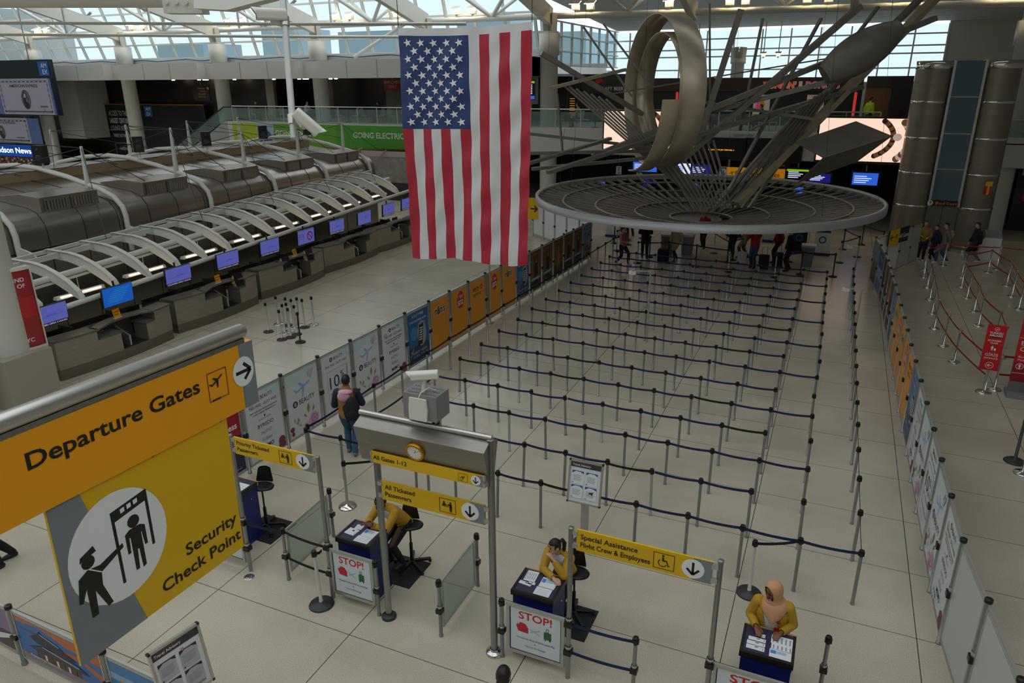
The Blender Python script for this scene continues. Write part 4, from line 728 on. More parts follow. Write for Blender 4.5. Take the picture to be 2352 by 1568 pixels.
def stool(x, y, rz, label, seat=.86):
    t = thing('sit_stand_stool', label, 'stool', (x, y, 0), rz); m = MB(); rows = []
    for j in range(9):
        f = j/8; rows.append([V((.2*math.cos(a)*(1-.25*f)*(1.15 if math.sin(a) < 0 else .75)*1.0, .04+.15*math.sin(a), seat+.03*math.cos(2*a)*1.0)*1.0) for a in [2*math.pi*i/18 for i in range(19)]]) if False else None
    prof = [(0, -.045), (.12, -.045), (.19, -.02), (.2, .005), (.17, .02), (0, .012)]
    mm = MB(); mm.lathe(prof, (0, 0, seat), 20); mm.v = [(vx*1.1, vy*.85, vz+.12*max(0, -vy-.05) + (-.06*max(0, abs(vx)-.1))) for vx, vy, vz in mm.v]; mm.build('seat', BLACK, t)
    rows = [[V((u*(.15-.05*f), .13+.05*f+.02*(1-u*u), seat+.02+.26*f)) for u in (-1, -.6, -.2, .2, .6, 1)] for f in (0, .25, .5, .75, .92, 1.0)]; rows[-1] = [V((p.x*.7, p.y, p.z)) for p in rows[-1]]
    mm = MB(); mm.grid(rows); mm.grid([[p+V((0, .03, 0)) for p in r][::-1] for r in rows]); mm.build('backrest', BLACK, t)
    MB().cyl((0, 0, .1), (0, 0, .45), .028, 12).build('column', BLACK, t); MB().cyl((0, 0, .45), (0, 0, seat-.04), .016, 10).build('piston', DGREY, t)
    for k in range(5):
        a = k*2*math.pi/5+.3; c, s = math.cos(a), math.sin(a); l = MB(); l.bar((0, 0, .11), (.31*c, .31*s, .065), .05, .035); lo = l.build('leg', BLACK, t); MB().ell((.3*c, .3*s, .028), (.028, .028, .028), 10).build('foot', RUBBER, lo)
    return t
stool(-8.42, 8.22, .35, 'empty black sit-stand stool behind the leftmost podium'); stool(-5.52, 8.34, .5, 'black sit-stand stool under the woman at the left podium', .78); stool(-2.72, 8.26, .2, 'black sit-stand stool under the woman at the middle podium', .78); stool(-.02, 8.3, 0, 'black sit-stand stool behind the woman in the headscarf', .7)
for x, y, l in ((-8.4, 8.2, 'leftmost'), (-5.62, 8.15, 'left'), (-2.76, 8.15, 'middle')): tag(MB().box((x-.35, y-.32, 0), (x+.35, y+.36, .014)).build('floor_mat', RUBBER), 'black rubber mat behind the %s podium' % l, 'floor mat')
# ---------------------------------------------------------------- travel advisory boards
def advisory(p, R, label, w=.58, zb=.8, zt=1.55, mono=False):
    p = V((p[0], p[1], 0)); R = V(R).normalized(); up0 = V(UZ); n = R.cross(up0); t = thing('advisory_stand', label, 'notice stand', p); up = (up0*.985-n*.17).normalized(); nn = R.cross(up)
    MB().lathe([(.19, 0), (.19, .012), (.17, .025), (0, .03)], n=28).build('base', GREYBASE, t); m = MB(); m.obox(up0*((zb+.1)/2+.02), R*.065, n*.02, up0*((zb+.1)/2)); m.build('upright', ALU, t)
    c = up0*((zb+zt)/2)+nn*.04; h = (zt-zb)/2; f = .03; m = MB()
    for s in (-1, 1): m.obox(c+R*(s*(w/2-f/2)), R*(f/2), nn*.022, up*h); m.obox(c+up*(s*(h-f/2)), R*(w/2-f), nn*.022, up*(f/2))
    m.build('frame', STEELB, t); m = MB()
    for a in (-1, 1):
        for b in (-1, 1): m.obox(c+R*(a*(w/2-.012))+up*(b*(h-.012)), R*.014, nn*.026, up*.014)
    m.build('corner_cap', BLACK, t); MB().obox(c, R*(w/2-f), nn*.008, up*(h-f)).build('board', PAPER, t)
    A = Art(c+nn*.009, R, up, .001); W2, H2 = w/2-f, h-f; A.rect(-W2, H2*.72, W2, H2, mat('header_grey', '#3c3e44', .5)); A.text('Travel Advisory', -W2*.9, H2*.8, .035, SWHITE, 'l', .01); A.line((-W2*.8, H2*.94), (W2*.8, H2*.94), .006, mat('rust_line', '#8a4a25', .5))
    bl = PDARK if mono else mat('notice_blue', '#1c62ae', .5)
    for (u, v) in ((-.5, .22), (.42, .22), (-.5, -.5), (.42, -.5)):
        u0, u1, v0, v1 = W2*(u-.38), W2*(u+.38), H2*(v-.33), H2*(v+.33); A.rect(u0, v0, u1, v1, SWHITE if not mono else PLIT); A.poly([(u0, v1), (u0, v1-.05), (u0+(u1-u0)*.3, v1-.012), (u0+(u1-u0)*.7, v1-.014), (u1, v1-.045), (u1, v1)], bl)
        for k in range(6): A.rect(u0+.02, v1-.08-k*.018, u1-.03-.01*(k % 3), v1-.074-k*.018, PGREY)
        A.circ(u0+.02, v0+.02, .01, bl, n=10)
    if not mono: A.poly([(W2*.3, -H2*.58), (W2*.34, -H2*.42), (W2*.5, -H2*.42), (W2*.6, -H2*.36), (W2*.56, -H2*.48), (W2*.52, -H2*.58), (W2*.46, -H2*.5), (W2*.36, -H2*.5)], INK)
    else: A.text('is our priority', W2*.3, -H2*.88, .035, PDARK, 'c', 0); A.circ(W2*.2, H2*.58, .018, RED); A.circ(W2*.2, H2*.58, .012, PLIT)
    A.build('notices', t); return t
advisory((-3.16, 10.06), UX, 'travel advisory stand with blue notices in front of the maze'); a_ = at(400, 1474, Z=1.56); advisory((a_.x-.02, a_.y+.02), (.18, 1, 0), 'travel advisory stand with grey notices at the lower left', .62, .8, 1.58, True)
p = at(572, 1325, Z=0); t = thing('floor_drain', 'round metal floor drain plate left of the stop notice', 'floor drain', p); MB().lathe([(.085, 0), (.085, .004), (0, .004)], n=20).build('plate', STEELB, t); m = MB(); m.lathe([(.06, .0045), (.05, .0045)], n=20)
for k in range(3): m.box((-.05+k*.035, -.03, .004), (-.035+k*.035, .03, .005))
m.build('slots', DGREY, t)
# ---------------------------------------------------------------- big hanging departure gates sign
sx = -4.42; R_ = V((0, 1, -.022)).normalized(); U_ = V((0, .022, 1)).normalized(); ORA2 = mat('sign_amber', '#f0a000', .42); YEL2 = mat('sign_deep_yellow', '#dfb000', .42)
t = thing('hanging_sign', 'large orange departure gates sign hanging from a silver tube close to the camera', 'sign', (sx, 2.3, 5.14)); N_ = V((1, 0, 0))
MB().obox(R_*.17, R_*1.93, N_*.03, U_*.285).build('board', ORA2, t)
MB().tube([R_*-2.4+U_*.385, R_*2.02+U_*.385, R_*2.05+U_*.385], [.062, .062, .045], 16).build('top_tube', STEELB, t)
MB().obox(U_*.305-R_*.2, R_*2.22, N_*.03, U_*.02).build('rail', STEEL, t)
m = MB()
for k in range(3): m.cyl(R_*(-1.9+k*1.2)-V((0, 0, 0))+U_*.43, R_*(-1.9+k*1.2)+V((0, 0, 9.2)), .014, 8) if k < 2 else None
m.build('hanger', STEEL, t)
A = Art(N_*.032, R_, U_, .001); A.rect(1.95, -.285, 2.1, .285, SGREY); A.circ(1.965, .045, .118, SWHITE, .13); A.arrow(1.965, .045, .115, 0, INK, .03); A.frame(1.575, -.09, 1.78, .155, .006, INK); plane_icon(A, 1.67, .07, .075, INK, .5); A.line((1.6, -.085), (1.69, -.085), .014, INK); A.build('pictogram', t)
A = Art(N_*.032, R_, U_, .001); A.text('Departure Gates', .11, .035, .118, INK, 'l', .018, 1.385); A.build('lettering', t)
MB().obox(R_*2.02, R_*.08, N_*.031, U_*.284).build('end_panel', SGREY, t)
lo = thing('hanging_sign', 'square yellow security check point sign with a grey corner hung under the orange sign', 'sign', (sx, 3.23, 4.2)); MB().obox((0, 0, 0), R_*.785, N_*.012, U_*.625).build('board', YEL2, lo)
A = Art(N_*.014, R_, U_, .001); A.poly([(-.785, -.625), (-.235, -.625), (-.55, .625), (-.785, .625)], SGREY); A.circ(-.335, .085, .40, SWHITE, .43, 40)
_O = A.O.copy(); A.O = A.O-R_*.09-U_*.02
fr = [(-.34, .34), (.04, .40)]
A.poly([(-.28, .39), (.03, .43), (.03, .345), (-.28, .30)], INK); A.poly([(-.28, .32), (-.255, .32), (-.255, -.2), (-.28, -.2)], INK); A.poly([(.005, .4), (.03, .4), (.03, -.04), (.005, -.04)], INK)
for k in range(3): A.poly([(-.2+k*.055, .345+k*.007), (-.165+k*.055, .35+k*.007), (-.165+k*.055, .385+k*.007), (-.2+k*.055, .38+k*.007)], SWHITE)
A.circ(-.115, .235, .05, INK); A.poly([(-.2, .16), (-.16, .185), (-.07, .185), (-.03, .16), (-.03, .0), (-.055, .0), (-.065, .12), (-.07, .12), (-.07, -.16), (-.1, -.17), (-.108, .0), (-.12, .0), (-.13, -.16), (-.16, -.16), (-.16, .12), (-.17, .12), (-.175, .0), (-.2, .0)], INK)
A.O = A.O-R_*.06; A.circ(-.44, .13, .05, INK); A.poly([(-.5, .15), (-.37, .18), (-.385, .23), (-.49, .19)], INK); A.poly([(-.53, .04), (-.46, .075), (-.36, .06), (-.17, .12), (-.165, .085), (-.36, .0), (-.37, -.1), (-.32, -.28), (-.36, -.29), (-.43, -.11), (-.44, -.3), (-.49, -.3), (-.49, -.06), (-.53, -.15), (-.56, -.14)], INK)
A.line((-.45, .08), (-.36, .0), .008, SWHITE)
A.build('pictogram', lo); A = Art(N_*.014, R_, U_, .001); A.text('Security', .745, -.345, .105, INK, 'r', .018, .55); A.text('Check Point', .765, -.52, .105, INK, 'r', .018, .83); A.build('lettering', lo)
m = MB()
for y in (-.7, .05, .72): m.obox(R_*y+U_*.635, R_*.012, N_*.014, U_*.02)
m.build('clip', STEEL, lo)
# ---------------------------------------------------------------- roof steel close to the camera
def atd(x, y, d): return V((0, 0, CAMH))+(FWD+CR*((x-1176)/FPX)-CU*((y-784)/FPX))*d
a, b = atd(-120, -18, 9.2), atd(395, -16, 9.2); dd = (b-a).normalized(); b.z = a.z+(b-a).length*.0
m = MB(); m.tube([a-dd*3, b], .2, 20); c = atd(425, -2, 9.1); s = dd; u = V(UZ); n = s.cross(u).normalized()
m.obox(c, s*.24, n*.12, u*.17); q = [atd(468, 24, 9.0), atd(540, 28, 9.0), atd(655, -2, 9.0), atd(655, -60, 9.0), atd(468, -60, 9.0)]; m.add(q+[p+n*.3 for p in q], [(0, 1, 2, 3, 4), (9, 8, 7, 6, 5)]+[(i, (i+1) % 5, 5+(i+1) % 5, 5+i) for i in range(5)])
for k in range(4):
    for q_ in (-1, 1): m.cyl(c+n*.12*q_+s*(-.18+k*.12)-u*.05, c+n*.15*q_+s*(-.18+k*.12)-u*.05, .028, 6)
struct(m.build('near_roof_truss', WHITE))
# camera pole
p0, p1 = atd(675, 317, 6.2), atd(648, -25, 6.2); d = (p1-p0).normalized()
t = thing('camera_pole', 'white pole hanging from the roof carrying two security cameras', 'pole', p0); MB().cyl((0, 0, 0), d*7.6, .028, 14).build('pole', mat('pale_pole', '#c9cac6', .45, .3), t); m = MB(); m.tube([d*.16-d*.04, d*.16+d*.04], .04, 12); m.tube([d*1.0-d*.04, d*1.0+d*.04], .04, 12); m.build('clamp', STEELB, t)
q = atd(706, 282, 6.15); cctv('security_camera', 'lower white camera on the hanging pole, seen from behind', q, CR*.75-CU*.62+FWD*.35, .26, .052, [V(p0+d*.14)-V(q)+CR*.06, V(p0+d*.14)-V(q)])
q = atd(622, 34, 6.15); cctv('security_camera', 'upper white camera on the hanging pole, looking left', q, -CR*.9-CU*.12-FWD*.35, .26, .055, [V(p0+d*1.02)-V(q)-CR*.05-CU*.03, V(p0+d*1.02)-V(q)])
# ---------------------------------------------------------------- check-in island: vault roof, ribs, masts
TAN = mat('tan_panel', '#9a8465', .5); VZ0, VZ1 = 6.5, 32.3
isl = thing('check_in_island', 'long steel vaulted check-in island with white ribs and masts left of the queue', 'check-in island', (0, 0, 0))
pf = [(-22.1, 0), (-22.1, 3.1), (-22.16, 3.38), (-22.4, 3.66), (-22.8, 3.8), (-26.2, 4.18)]
m = MB(); ny = 24; rows = [[(x, VZ0+(VZ1-VZ0)*j/ny, z) for j in range(ny+1)] for x, z in pf]; m.grid([r[::-1] for r in rows]); pb = [(-26.25, 4.5), (-28, 4.45), (-30.4, 4.1), (-31.7, 3.6), (-32.1, 3.1), (-32.1, 0)]
m.grid([[(x, y, z) for y in (VZ0, VZ1)][::-1] for x, z in pb])
for y in (VZ0, VZ1): m.add([(x, y, z) for x, z in pf+pb], [tuple(range(len(pf+pb)))])
m.build('roof', DARKST, isl); m = MB(); m.box((-26.35, VZ0, 4.1), (-26.2, VZ1, 4.48)); m.build('clerestory_panel', TAN, isl)
m = MB()
for j in range(20):
    y = VZ0+.4+j*1.26; m.tube([(x+.004 if i < 3 else x, y, z+(.004 if i >= 3 else 0)) for i, (x, z) in enumerate(pf)], .012, 5)
for z in (2.62, 2.42): m.box((-22.1, VZ0, z), (-22.05, VZ1, z+.035))
m.build('seam', mat('seam_dark', '#2e2c29', .4, .6), isl)
RIB = [9.7, 13.4, 17.18, 20.97, 24.62, 28.18, 31.68]
rp = [(-21.98, 2.0), (-21.98, 3.2), (-22.06, 3.48), (-22.4, 3.8), (-23.0, 4.02), (-23.55, 4.14), (-24.5, 4.36), (-26, 4.6), (-27.2, 4.66), (-28.6, 4.56), (-30.4, 4.25), (-31.6, 3.8), (-32.05, 3.3), (-32.1, 2.6)]
for y in RIB:
    MB().tube([(x, y, z) for x, z in rp], .085, 10).build('rib', WHITE, isl)
    m = MB(); m.prism([(-21.95, 2.85), (-21.3, 2.72), (-21.2, 2.55), (-21.95, 2.45)], (0, y+.03, 0), UX, UZ, .06); m.build('rib_bracket', WHITE, isl)
for i, y in enumerate(RIB[2:]):
    h = 5.42 if i != 1 else 5.8
    MB().tube([(-23.55, y, 4.0), (-23.52, y, h)], [.1, .045], 10).build('mast', WHITE, isl)
    m = MB(); ty = y
    for (x2, y2, z2) in ((-20.2, y-2.2, 2.95), (-26, y+3.2, 4.4), (-26, y-3.2, 4.4), (-30.4, y, 5.55), (-22.6, y+1.9, 3.9)): m.cyl((-23.52, y, h-.06), (x2, y2, z2), .013, 5)
    m.build('cable', DGREY, isl)
for y in RIB[1:]:
    MB().tube([(-30.4, y, 4.1), (-30.4, y, 5.6)], [.09, .045], 10).build('mast', WHITE, isl); m = MB()
    for (x2, y2, z2) in ((-26, y+3.2, 4.4), (-26, y-3.2, 4.4)): m.cyl((-30.4, y, 5.55), (x2, y2, z2), .012, 5)
    m.build('cable', DGREY, isl)
VST = mat('vent_steel', '#8b857a', .38, .75)
for y in RIB[:-1]:
    a, b = y+1.25, y+3.25; m = MB(); m.prism([(-22.45, 3.6), (-22.45, 4.1), (-23.4, 4.16), (-24.6, 4.02), (-24.6, 3.9), (-22.8, 3.75)], (0, b, 0), UX, UZ, b-a); v = m.build('vent', VST, isl)
    for k in (0, 1):
        c0 = a+.12+k*.9; l = MB(); x = -22.44
        for q in ((c0, 3.66, c0+.82, 3.71), (c0, 4.0, c0+.82, 4.05)): l.box((x, q[0], q[1]), (x+.04, q[2], q[3]))
        for yy in (c0, c0+.77): l.box((x, yy, 3.71), (x+.04, yy+.05, 4.0))
        for s in range(7): l.obox((x+.02, c0+.12+s*.1, 3.855), (.035, .03, 0), (-.004, .005, 0), (0, 0, .145))
        l.box((x-.002, c0+.05, 3.71), (x+.002, c0+.77, 4.0), 1); l.build('louver', [VST, BLACK], v)
def loudspeaker(p, rz, label):
    t = thing('loudspeaker', label, 'loudspeaker', p, rz); m = MB(); m.prism([(-.19, 0), (.19, 0), (.19, .6), (-.19, .6)], (0, 0, .22), UX, UZ, -.3); m.build('cabinet', BLACK, t); m = MB(); m.ell((0, 0, .38), (.13, .02, .13), 16); m.ell((0, 0, .68), (.06, .02, .06), 12); m.build('cone', DGREY, t)
    m = MB(); m.tube([(0, .15, -.02), (0, .15, .1), (0, .15, .3)], .03, 8); m.box((-.1, .08, -.03), (.1, .22, .0)); m.build('bracket', WHITE, t); return t
for i, (x, y) in enumerate(((-25.6, 17.18), (-25.2, 20.97), (-25.4, 24.62), (-25.4, 28.18), (-25.6, 31.68))): loudspeaker((x, y-.15, 4.57+.06*(i % 2)), .9 if i != 0 else .4, 'black loudspeaker on the white rib, %s from the near end of the island' % ORD[i+1])
# ---------------------------------------------------------------- canopy over the counters
can = thing('counter_canopy', 'white canopy of curved brackets and tubes over the check-in counters', 'canopy', (0, 0, 0))
def cx(x, y, z): return (x-.045*(y-12.5), y, z+.027*(y-12.4))
Y0_, Y1_ = 7.6, 31.2
MB().tube([cx(-18.5, y, 1.80) for y in (Y0_, 16, 24, Y1_)], .075, 12).build('front_tube', WHITE, can)
MB().tube([cx(-19.75, y, 2.3) for y in (Y0_, 16, 24, Y1_)], .09, 12).build('middle_tube', WHITE, can)
m = MB(); ya = [Y0_, 16, 24, Y1_]
for a, b in zip(ya, ya[1:]): m.bar(cx(-20.75, a, 2.62), cx(-20.75, b, 2.62), .06, .16); m.bar(cx(-21.3, a, 2.66), cx(-21.3, b, 2.66), .1, .1); m.bar(cx(-19.72, a, 2.18), cx(-19.72, b, 2.18), .22, .05)
m.build('rear_beam', WHITE, can)
oc = [(-18.48, 1.86), (-18.6, 2.06), (-18.95, 2.3), (-19.4, 2.5), (-19.85, 2.64), (-20.3, 2.7), (-21.3, 2.72)]; ic = [(-21.3, 2.5), (-20.4, 2.44), (-20.0, 2.36), (-19.6, 2.24), (-19.15, 2.06), (-18.8, 1.9), (-18.5, 1.8)]
for k in range(20):
    y = 8.05+k*1.155; off = V(cx(0, y, 0)); off.y = y; m = MB(); m.prism(oc+ic, (off.x, y+.03, off.z), UX, UZ, .06)
    rows = [[(x+off.x, y+s, z+off.z) for x, z in oc] for s in (-.075, .075)]; m.grid(rows, 0, False); m.grid([[(p[0], p[1], p[2]+.02) for p in r] for r in rows[::-1]], 0, False); m.build('bracket_arm', WHITE, can)
for k in range(10):
    y = 8.6+k*2.31; p = cx(-19.35, y, 1.72); t = thing('tube_light', 'hanging tube light under the white canopy, %s from the near end' % ORD[k+1], 'lamp', p, 0, 'tube lights under the canopy')
    MB().prism([(-.09, .0), (.09, .0), (.05, .09), (-.05, .09)], (0, .75, .03), UX, UZ, 1.5).build('housing', OFFW, t); m = MB(); m.cyl((.07, -.62, .085), (.07, -.05, .085), .02, 8); m.cyl((.07, .05, .085), (.07, .62, .085), .02, 8); m.build('lamp', TUBEM, t); MB().cyl((0, 0, .1), (0, 0, .55), .008, 6).build('hanger', OFFW, t)
# ---------------------------------------------------------------- screens on the canopy
SCRB = mat('screen_violet', '#5b62b8', .3, emit=.5); SCRC = mat('screen_cyan_blue', '#0d56b8', .3, emit=.6); TICK = mat('screen_black', '#0a0a0e', .3); SLT = mat('screen_text', '#3846a8', .4, emit=.3); SWT = mat('screen_white_text', '#cfd4e8', .4, emit=.6)
for i, (x, y) in enumerate(((114, 724), (271, 677), (410, 632), (523.5, 597), (620, 567), (703, 543), (774, 520), (837, 500), (893, 481), (935, 468))):
    p = at(x, y, X=-18.3); p = at(x, y, X=-18.12-.04*(p.y-12.5)); t = thing('display_screen', 'blue check-in screen under the canopy, %s from the near end' % ORD[i+1], 'screen', p, 0, 'check-in screens')
    w, h = .49, .275; tl = V((1, 0, -.06)).normalized(); up = V((.06, 0, 1)).normalized(); R = V((0, 1, 0)); MB().obox(-tl*.03, R*w, tl*.03, up*h).build('casing', BLACK, t); A = Art(tl*.002, R, up, .0015); A.rect(-w+.012, -h+.012, w-.012, h-.012, SCRC if i == 1 else SCRB)
    if i == 1:
        for k in range(7): A.rect(-w*.8+k*.05, -.16+k*.055, w*.2+k*.05, -.145+k*.055, mat('screen_teal', '#148bb8', .3, emit=.5))
    elif i == 5:
        A.text('Alert', -.28, .0, .11, RED, 'c', 0); A.frame(-.42, -.06, -.14, .12, .012, RED); A.circ(.22, .0, .17, RED); A.circ(.22, 0, .125, SCRB); A.line((.12, .09), (.32, -.09), .035, RED)
    elif i == 7: A.text('SF', .1, -.05, .16, SLT, 'c', 0)
    else:
        A.line((-w*.85, -.04), (w*.85, .0), .006, SLT); A.text('airline', .05, -.02, .08, SLT, 'c', 0); A.rect(-w+.012, -h+.012, w-.012, -h+.09, TICK); A.text('COUNTERS OPEN 4 HOURS', 0, -h+.028, .042, SWT, 'c', 0, w*1.8)
    A.build('picture', t); MB().cyl((-.1, 0, h*.6), (-.12, 0, h+.12), .03, 8).build('mount', BLACK, t)
# ---------------------------------------------------------------- counters
CST = mat('counter_steel', '#a39c8f', .42, .75, noise=((2, 2, 14), .07, 3)); CST2 = mat('counter_kick', '#7d776c', .42, .75); BELTM = mat('belt_rubber', '#17171a', .7)
def counter(x0, y0, L, label):
    t = thing('check_in_counter', label, 'check-in counter', (x0, y0, 0)); s = L/3.75
    def xf(y): return -.17*((y-1.9)/1.9)**2
    def block(name, ya, yb, z0, z1, d, mtl, par=t, fo=0.0, xb=None):
        n = 5; f = [(xf(ya+(yb-ya)*i/n)+fo, (ya+(yb-ya)*i/n)*s) for i in range(n+1)]; bk = [(xf(yb)-d if xb is None else xb, yb*s), (xf(ya)-d if xb is None else xb, ya*s)]
        m = MB(); P = f+bk; k = len(P); m.add([(a, b, z0) for a, b in P]+[(a, b, z1) for a, b in P], [tuple(range(k))[::-1], tuple(range(k, 2*k))]+[(i, (i+1) % k, k+(i+1) % k, k+i) for i in range(k)]); return m.build(name, mtl, par)
    block('cabinet', 0, 1.15, .3, 1.06, .62, CST); block('cabinet', 1.15, 1.85, .3, .80, .55, CST); block('cabinet', 2.75, 3.1, .3, .80, .55, CST); block('cabinet', 3.1, 3.75, .3, 1.06, .62, CST)
    block('plinth', 0, 3.75, 0, .3, .6, CST2, t, -.012)
    block('worktop', -.04, 1.2, 1.06, 1.11, .5, GRANITE, t, .03); block('worktop', 3.02, 3.8, 1.06, 1.11, .5, GRANITE, t, .03); block('step_top', 1.2, 1.9, .80, .845, .5, GRANITE, t, .02); block('step_top', 2.72, 3.02, .80, .845, .5, GRANITE, t, .02)
    m = MB(); ys = [1.15, 1.45, 1.8, 2.3, 2.75, 3.05]; xs = [0, -.14, -.3, -.34, -.24, -.05]
    m.grid([[(a+xf(b)+.03, b*s, 1.11) for a, b in zip(xs, ys)], [(a+xf(b)-.3, b*s, 1.11) for a, b in zip(xs, ys)], [(a+xf(b)-.3, b*s, 1.06) for a, b in zip(xs, ys)], [(a+xf(b)+.03, b*s, 1.06) for a, b in zip(xs, ys)], [(a+xf(b)+.03, b*s, 1.11) for a, b in zip(xs, ys)]], 0, False); m.build('bridge_top', GRANITE, t)
    m = MB(); m.box((-.7, 1.15*s, .845), (-.6, 1.85*s, 1.06)); m.box((-.7, 1.85*s, .3), (-.66, 2.75*s, 1.06)); m.box((-.7, 2.75*s, .845), (-.6, 3.1*s, 1.06)); m.build('back_panel', mat('panel_dark', '#3a3834', .45), t)
    m = MB(); m.box((-.66, 1.9*s, .3), (-.05, 2.7*s, .32)); m.build('scale_bed', BELTM, t); m = MB(); m.prism([(-.08, .3), (-.08, .62), (-.66, .86), (-.66, .3)], (0, 2.2*s, 0), UX, UZ, .05); m.build('scale_side', STEELB, t)
    m = MB(); m.box((-1.75, .1*s, .70), (-.68, 3.65*s, .75)); m.box((-1.75, .1*s, 0), (-1.7, 3.65*s, .9)); m.box((-1.7, 1.2*s, .75), (-1.1, 1.25*s, 1.02)); m.box((-1.7, 2.75*s, .75), (-1.1, 2.8*s, 1.02)); m.build('agent_desk', mat('desk_dark', '#2d2a27', .45), t)
    MB().box((-1.2, .5*s, .76), (-1.14, .95*s, 1.08)).build('agent_monitor', BLACK, t); MB().box((-1.2, 3.1*s, .76), (-1.14, 3.5*s, 1.06)).build('agent_monitor', BLACK, t); return t
CN = [(-17.93, 11.35, 3.68), (-18.12, 15.4, 3.55), (-18.33, 19.35, 3.62), (-18.55, 23.3, 3.8), (-18.68, 27.15, 3.7)]
for n, (x, y, L) in enumerate(CN): counter(x, y, L, 'curved steel check-in counter, %s' % (['nearest one fully in view', 'second from the near end in view', 'middle one in view', 'fourth from the near end in view', 'farthest one beside the flag', 'mostly hidden behind the near column'][n]))
def kiosk(x, y, z, rz, label):
    t = thing('counter_terminal', label, 'terminal', (x, y, z), rz); m = MB(); m.prism([(-.12, 0), (.08, 0), (-.02, .36), (-.12, .36)], (0, .12, 0), UX, UZ, .24); m.build('stand', OFFW, t); m = MB(); m.obox((.06, 0, .22), (.012, 0, .004), (0, .19, 0), (-.06, 0, .2)); m.build('screen', BLACK, t); MB().box((-.1, -.2, .1), (.0, -.13, .2)).build('lamp', YEL, t); return t
for n, (k, yy) in enumerate(((1, 2.95), (2, 2.95), (2, 1.55))): x, y, L = CN[k]; kiosk(x-.25, y+yy*L/3.75, .845, 0, 'black tablet terminal with a white stand on the %s' % (['second counter', 'middle counter near its far end', 'middle counter near its low step'][n]))
def tent(x, y, z, label):
    t = thing('notice_stand', label, 'notice', (x, y, z), .1); m = MB(); m.obox((0, 0, .13), (.004, 0, .001), (0, .12, 0), (-.03, 0, .13)); m.build('card', ORA2, t); A = Art((.006, 0, .13), (0, 1, 0), (-.22, 0, 1), .001)
    for r in range(2):
        for c in range(4-r): A.rect(-.09+c*.05, .03-r*.08, -.065+c*.05, .075-r*.08, INK)
    A.build('print', t); MB().box((-.04, -.12, 0), (.05, .12, .012)).build('base', OFFW, t)
for k, yy in ((0, 2.15), (1, 2.2), (2, 2.35)): x, y, L = CN[k]; tent(x-.42, y+yy*L/3.75, 1.11, 'orange notice card standing on the %s check-in counter' % ['nearest', 'second', 'middle'][k])
# ---------------------------------------------------------------- near column with curved advertisement and flight screens
ccx, ccy = -18.05, 10.15
column(ccx, ccy, .55, 14.4, 'white round column at the left picture edge with a curved advertisement')
t = thing('column_advert', 'tall curved red advertisement in a white frame on the near left column', 'advertisement', (ccx, ccy, 0)); r0 = .82
def arc(r, z0, z1, a0=-1.15, a1=.15, n=14): return [[(r*math.cos(a0+(a1-a0)*i/n)-.3, r*math.sin(a0+(a1-a0)*i/n)+.55, z) for i in range(n+1)] for z in (z0, z1)]
zb, ztp = 1.35, 3.25
m = MB(); m.grid(arc(r0, zb, ztp)); m.build('poster', mat('advert_red', '#9a2a2c', .25), t); m = MB()
for (a, b) in ((-1.2, -1.12), (.12, .17)): m.grid(arc(r0+.03, zb-.08, ztp+.08, a, b, 3)); 
m.grid(arc(r0+.03, zb-.08, zb)); m.grid(arc(r0+.03, ztp, ztp+.08)); m.grid(arc(r0-.1, zb-.08, ztp+.08)[::-1]); a_ = arc(r0+.03, ztp+.08, ztp+.08)[0]; b_ = arc(r0-.1, ztp+.08, ztp+.08)[0]; m.grid([a_, b_]); m.build('frame', WHITE, t)
def arct(s, z, h, a0, mtl, r=r0+.006):
    vs, fs, x0, x1 = glyphs(s, .01); k = h/.72; m = MB(); m.add([(r*math.cos(a0+(x-x0)*k/r)-.3, r*math.sin(a0+(x-x0)*k/r)+.55, z+y*k) for x, y in vs], fs); return m, mtl
for s, z, h, a0 in (("YOU'LL FIND", 2.98, .1, -1.05), ('THE BEST OF', 2.83, .1, -1.05), ('NYC', 2.68, .1, -1.05), ('NYC', 1.48, .1, -.5)): m, k = arct(s, z, h, a0, SWHITE); m.build('lettering', SWHITE, t)
m = MB(); m.grid(arc(r0+.004, 1.6, 2.1, -1.0, -.5)); m.build('picture', mat('advert_dark', '#3a211c', .3), t)
m = MB(); m.grid(arc(r0+.003, 2.1, 2.6, -1.08, .1)); m.build('picture', mat('advert_bright_red', '#b8242c', .3), t)
t = thing('pillar_base', 'grey service cabinet wrapped round the foot of the near left column', 'cabinet', (ccx, ccy, 0)); MB().box((-.5, -.58, 0), (.78, .6, 1.3)).build('cabinet', mat('cabinet_stone', '#a09a8d', .5), t); MB().box((.1, -.6, .7), (.3, -.58, 1.0)).build('grille', SGREY, t)
t = thing('flight_screens', 'two stacked flight information screens at the left picture edge', 'screen', (-17.9, 9.2, 0)); MB().box((-1.3, -.1, .2), (.2, .08, 3.0)).build('cabinet', mat('cabinet_warm', '#b3ada0', .5), t); A = Art((-.55, -.102, 0), UX, UZ, .002); A.rect(-.7, 1.75, .62, 2.7, PBL2); A.rect(-.7, .5, .62, 1.5, TICK); A.rect(-.7, 1.36, .62, 1.5, YEL)
for k in range(9): A.rect(-.6, .58+k*.08, .5, .61+k*.08, SLT); A.rect(-.4, 1.85+k*.09, .4, 1.9+k*.09, SLT)
A.build('picture', t)
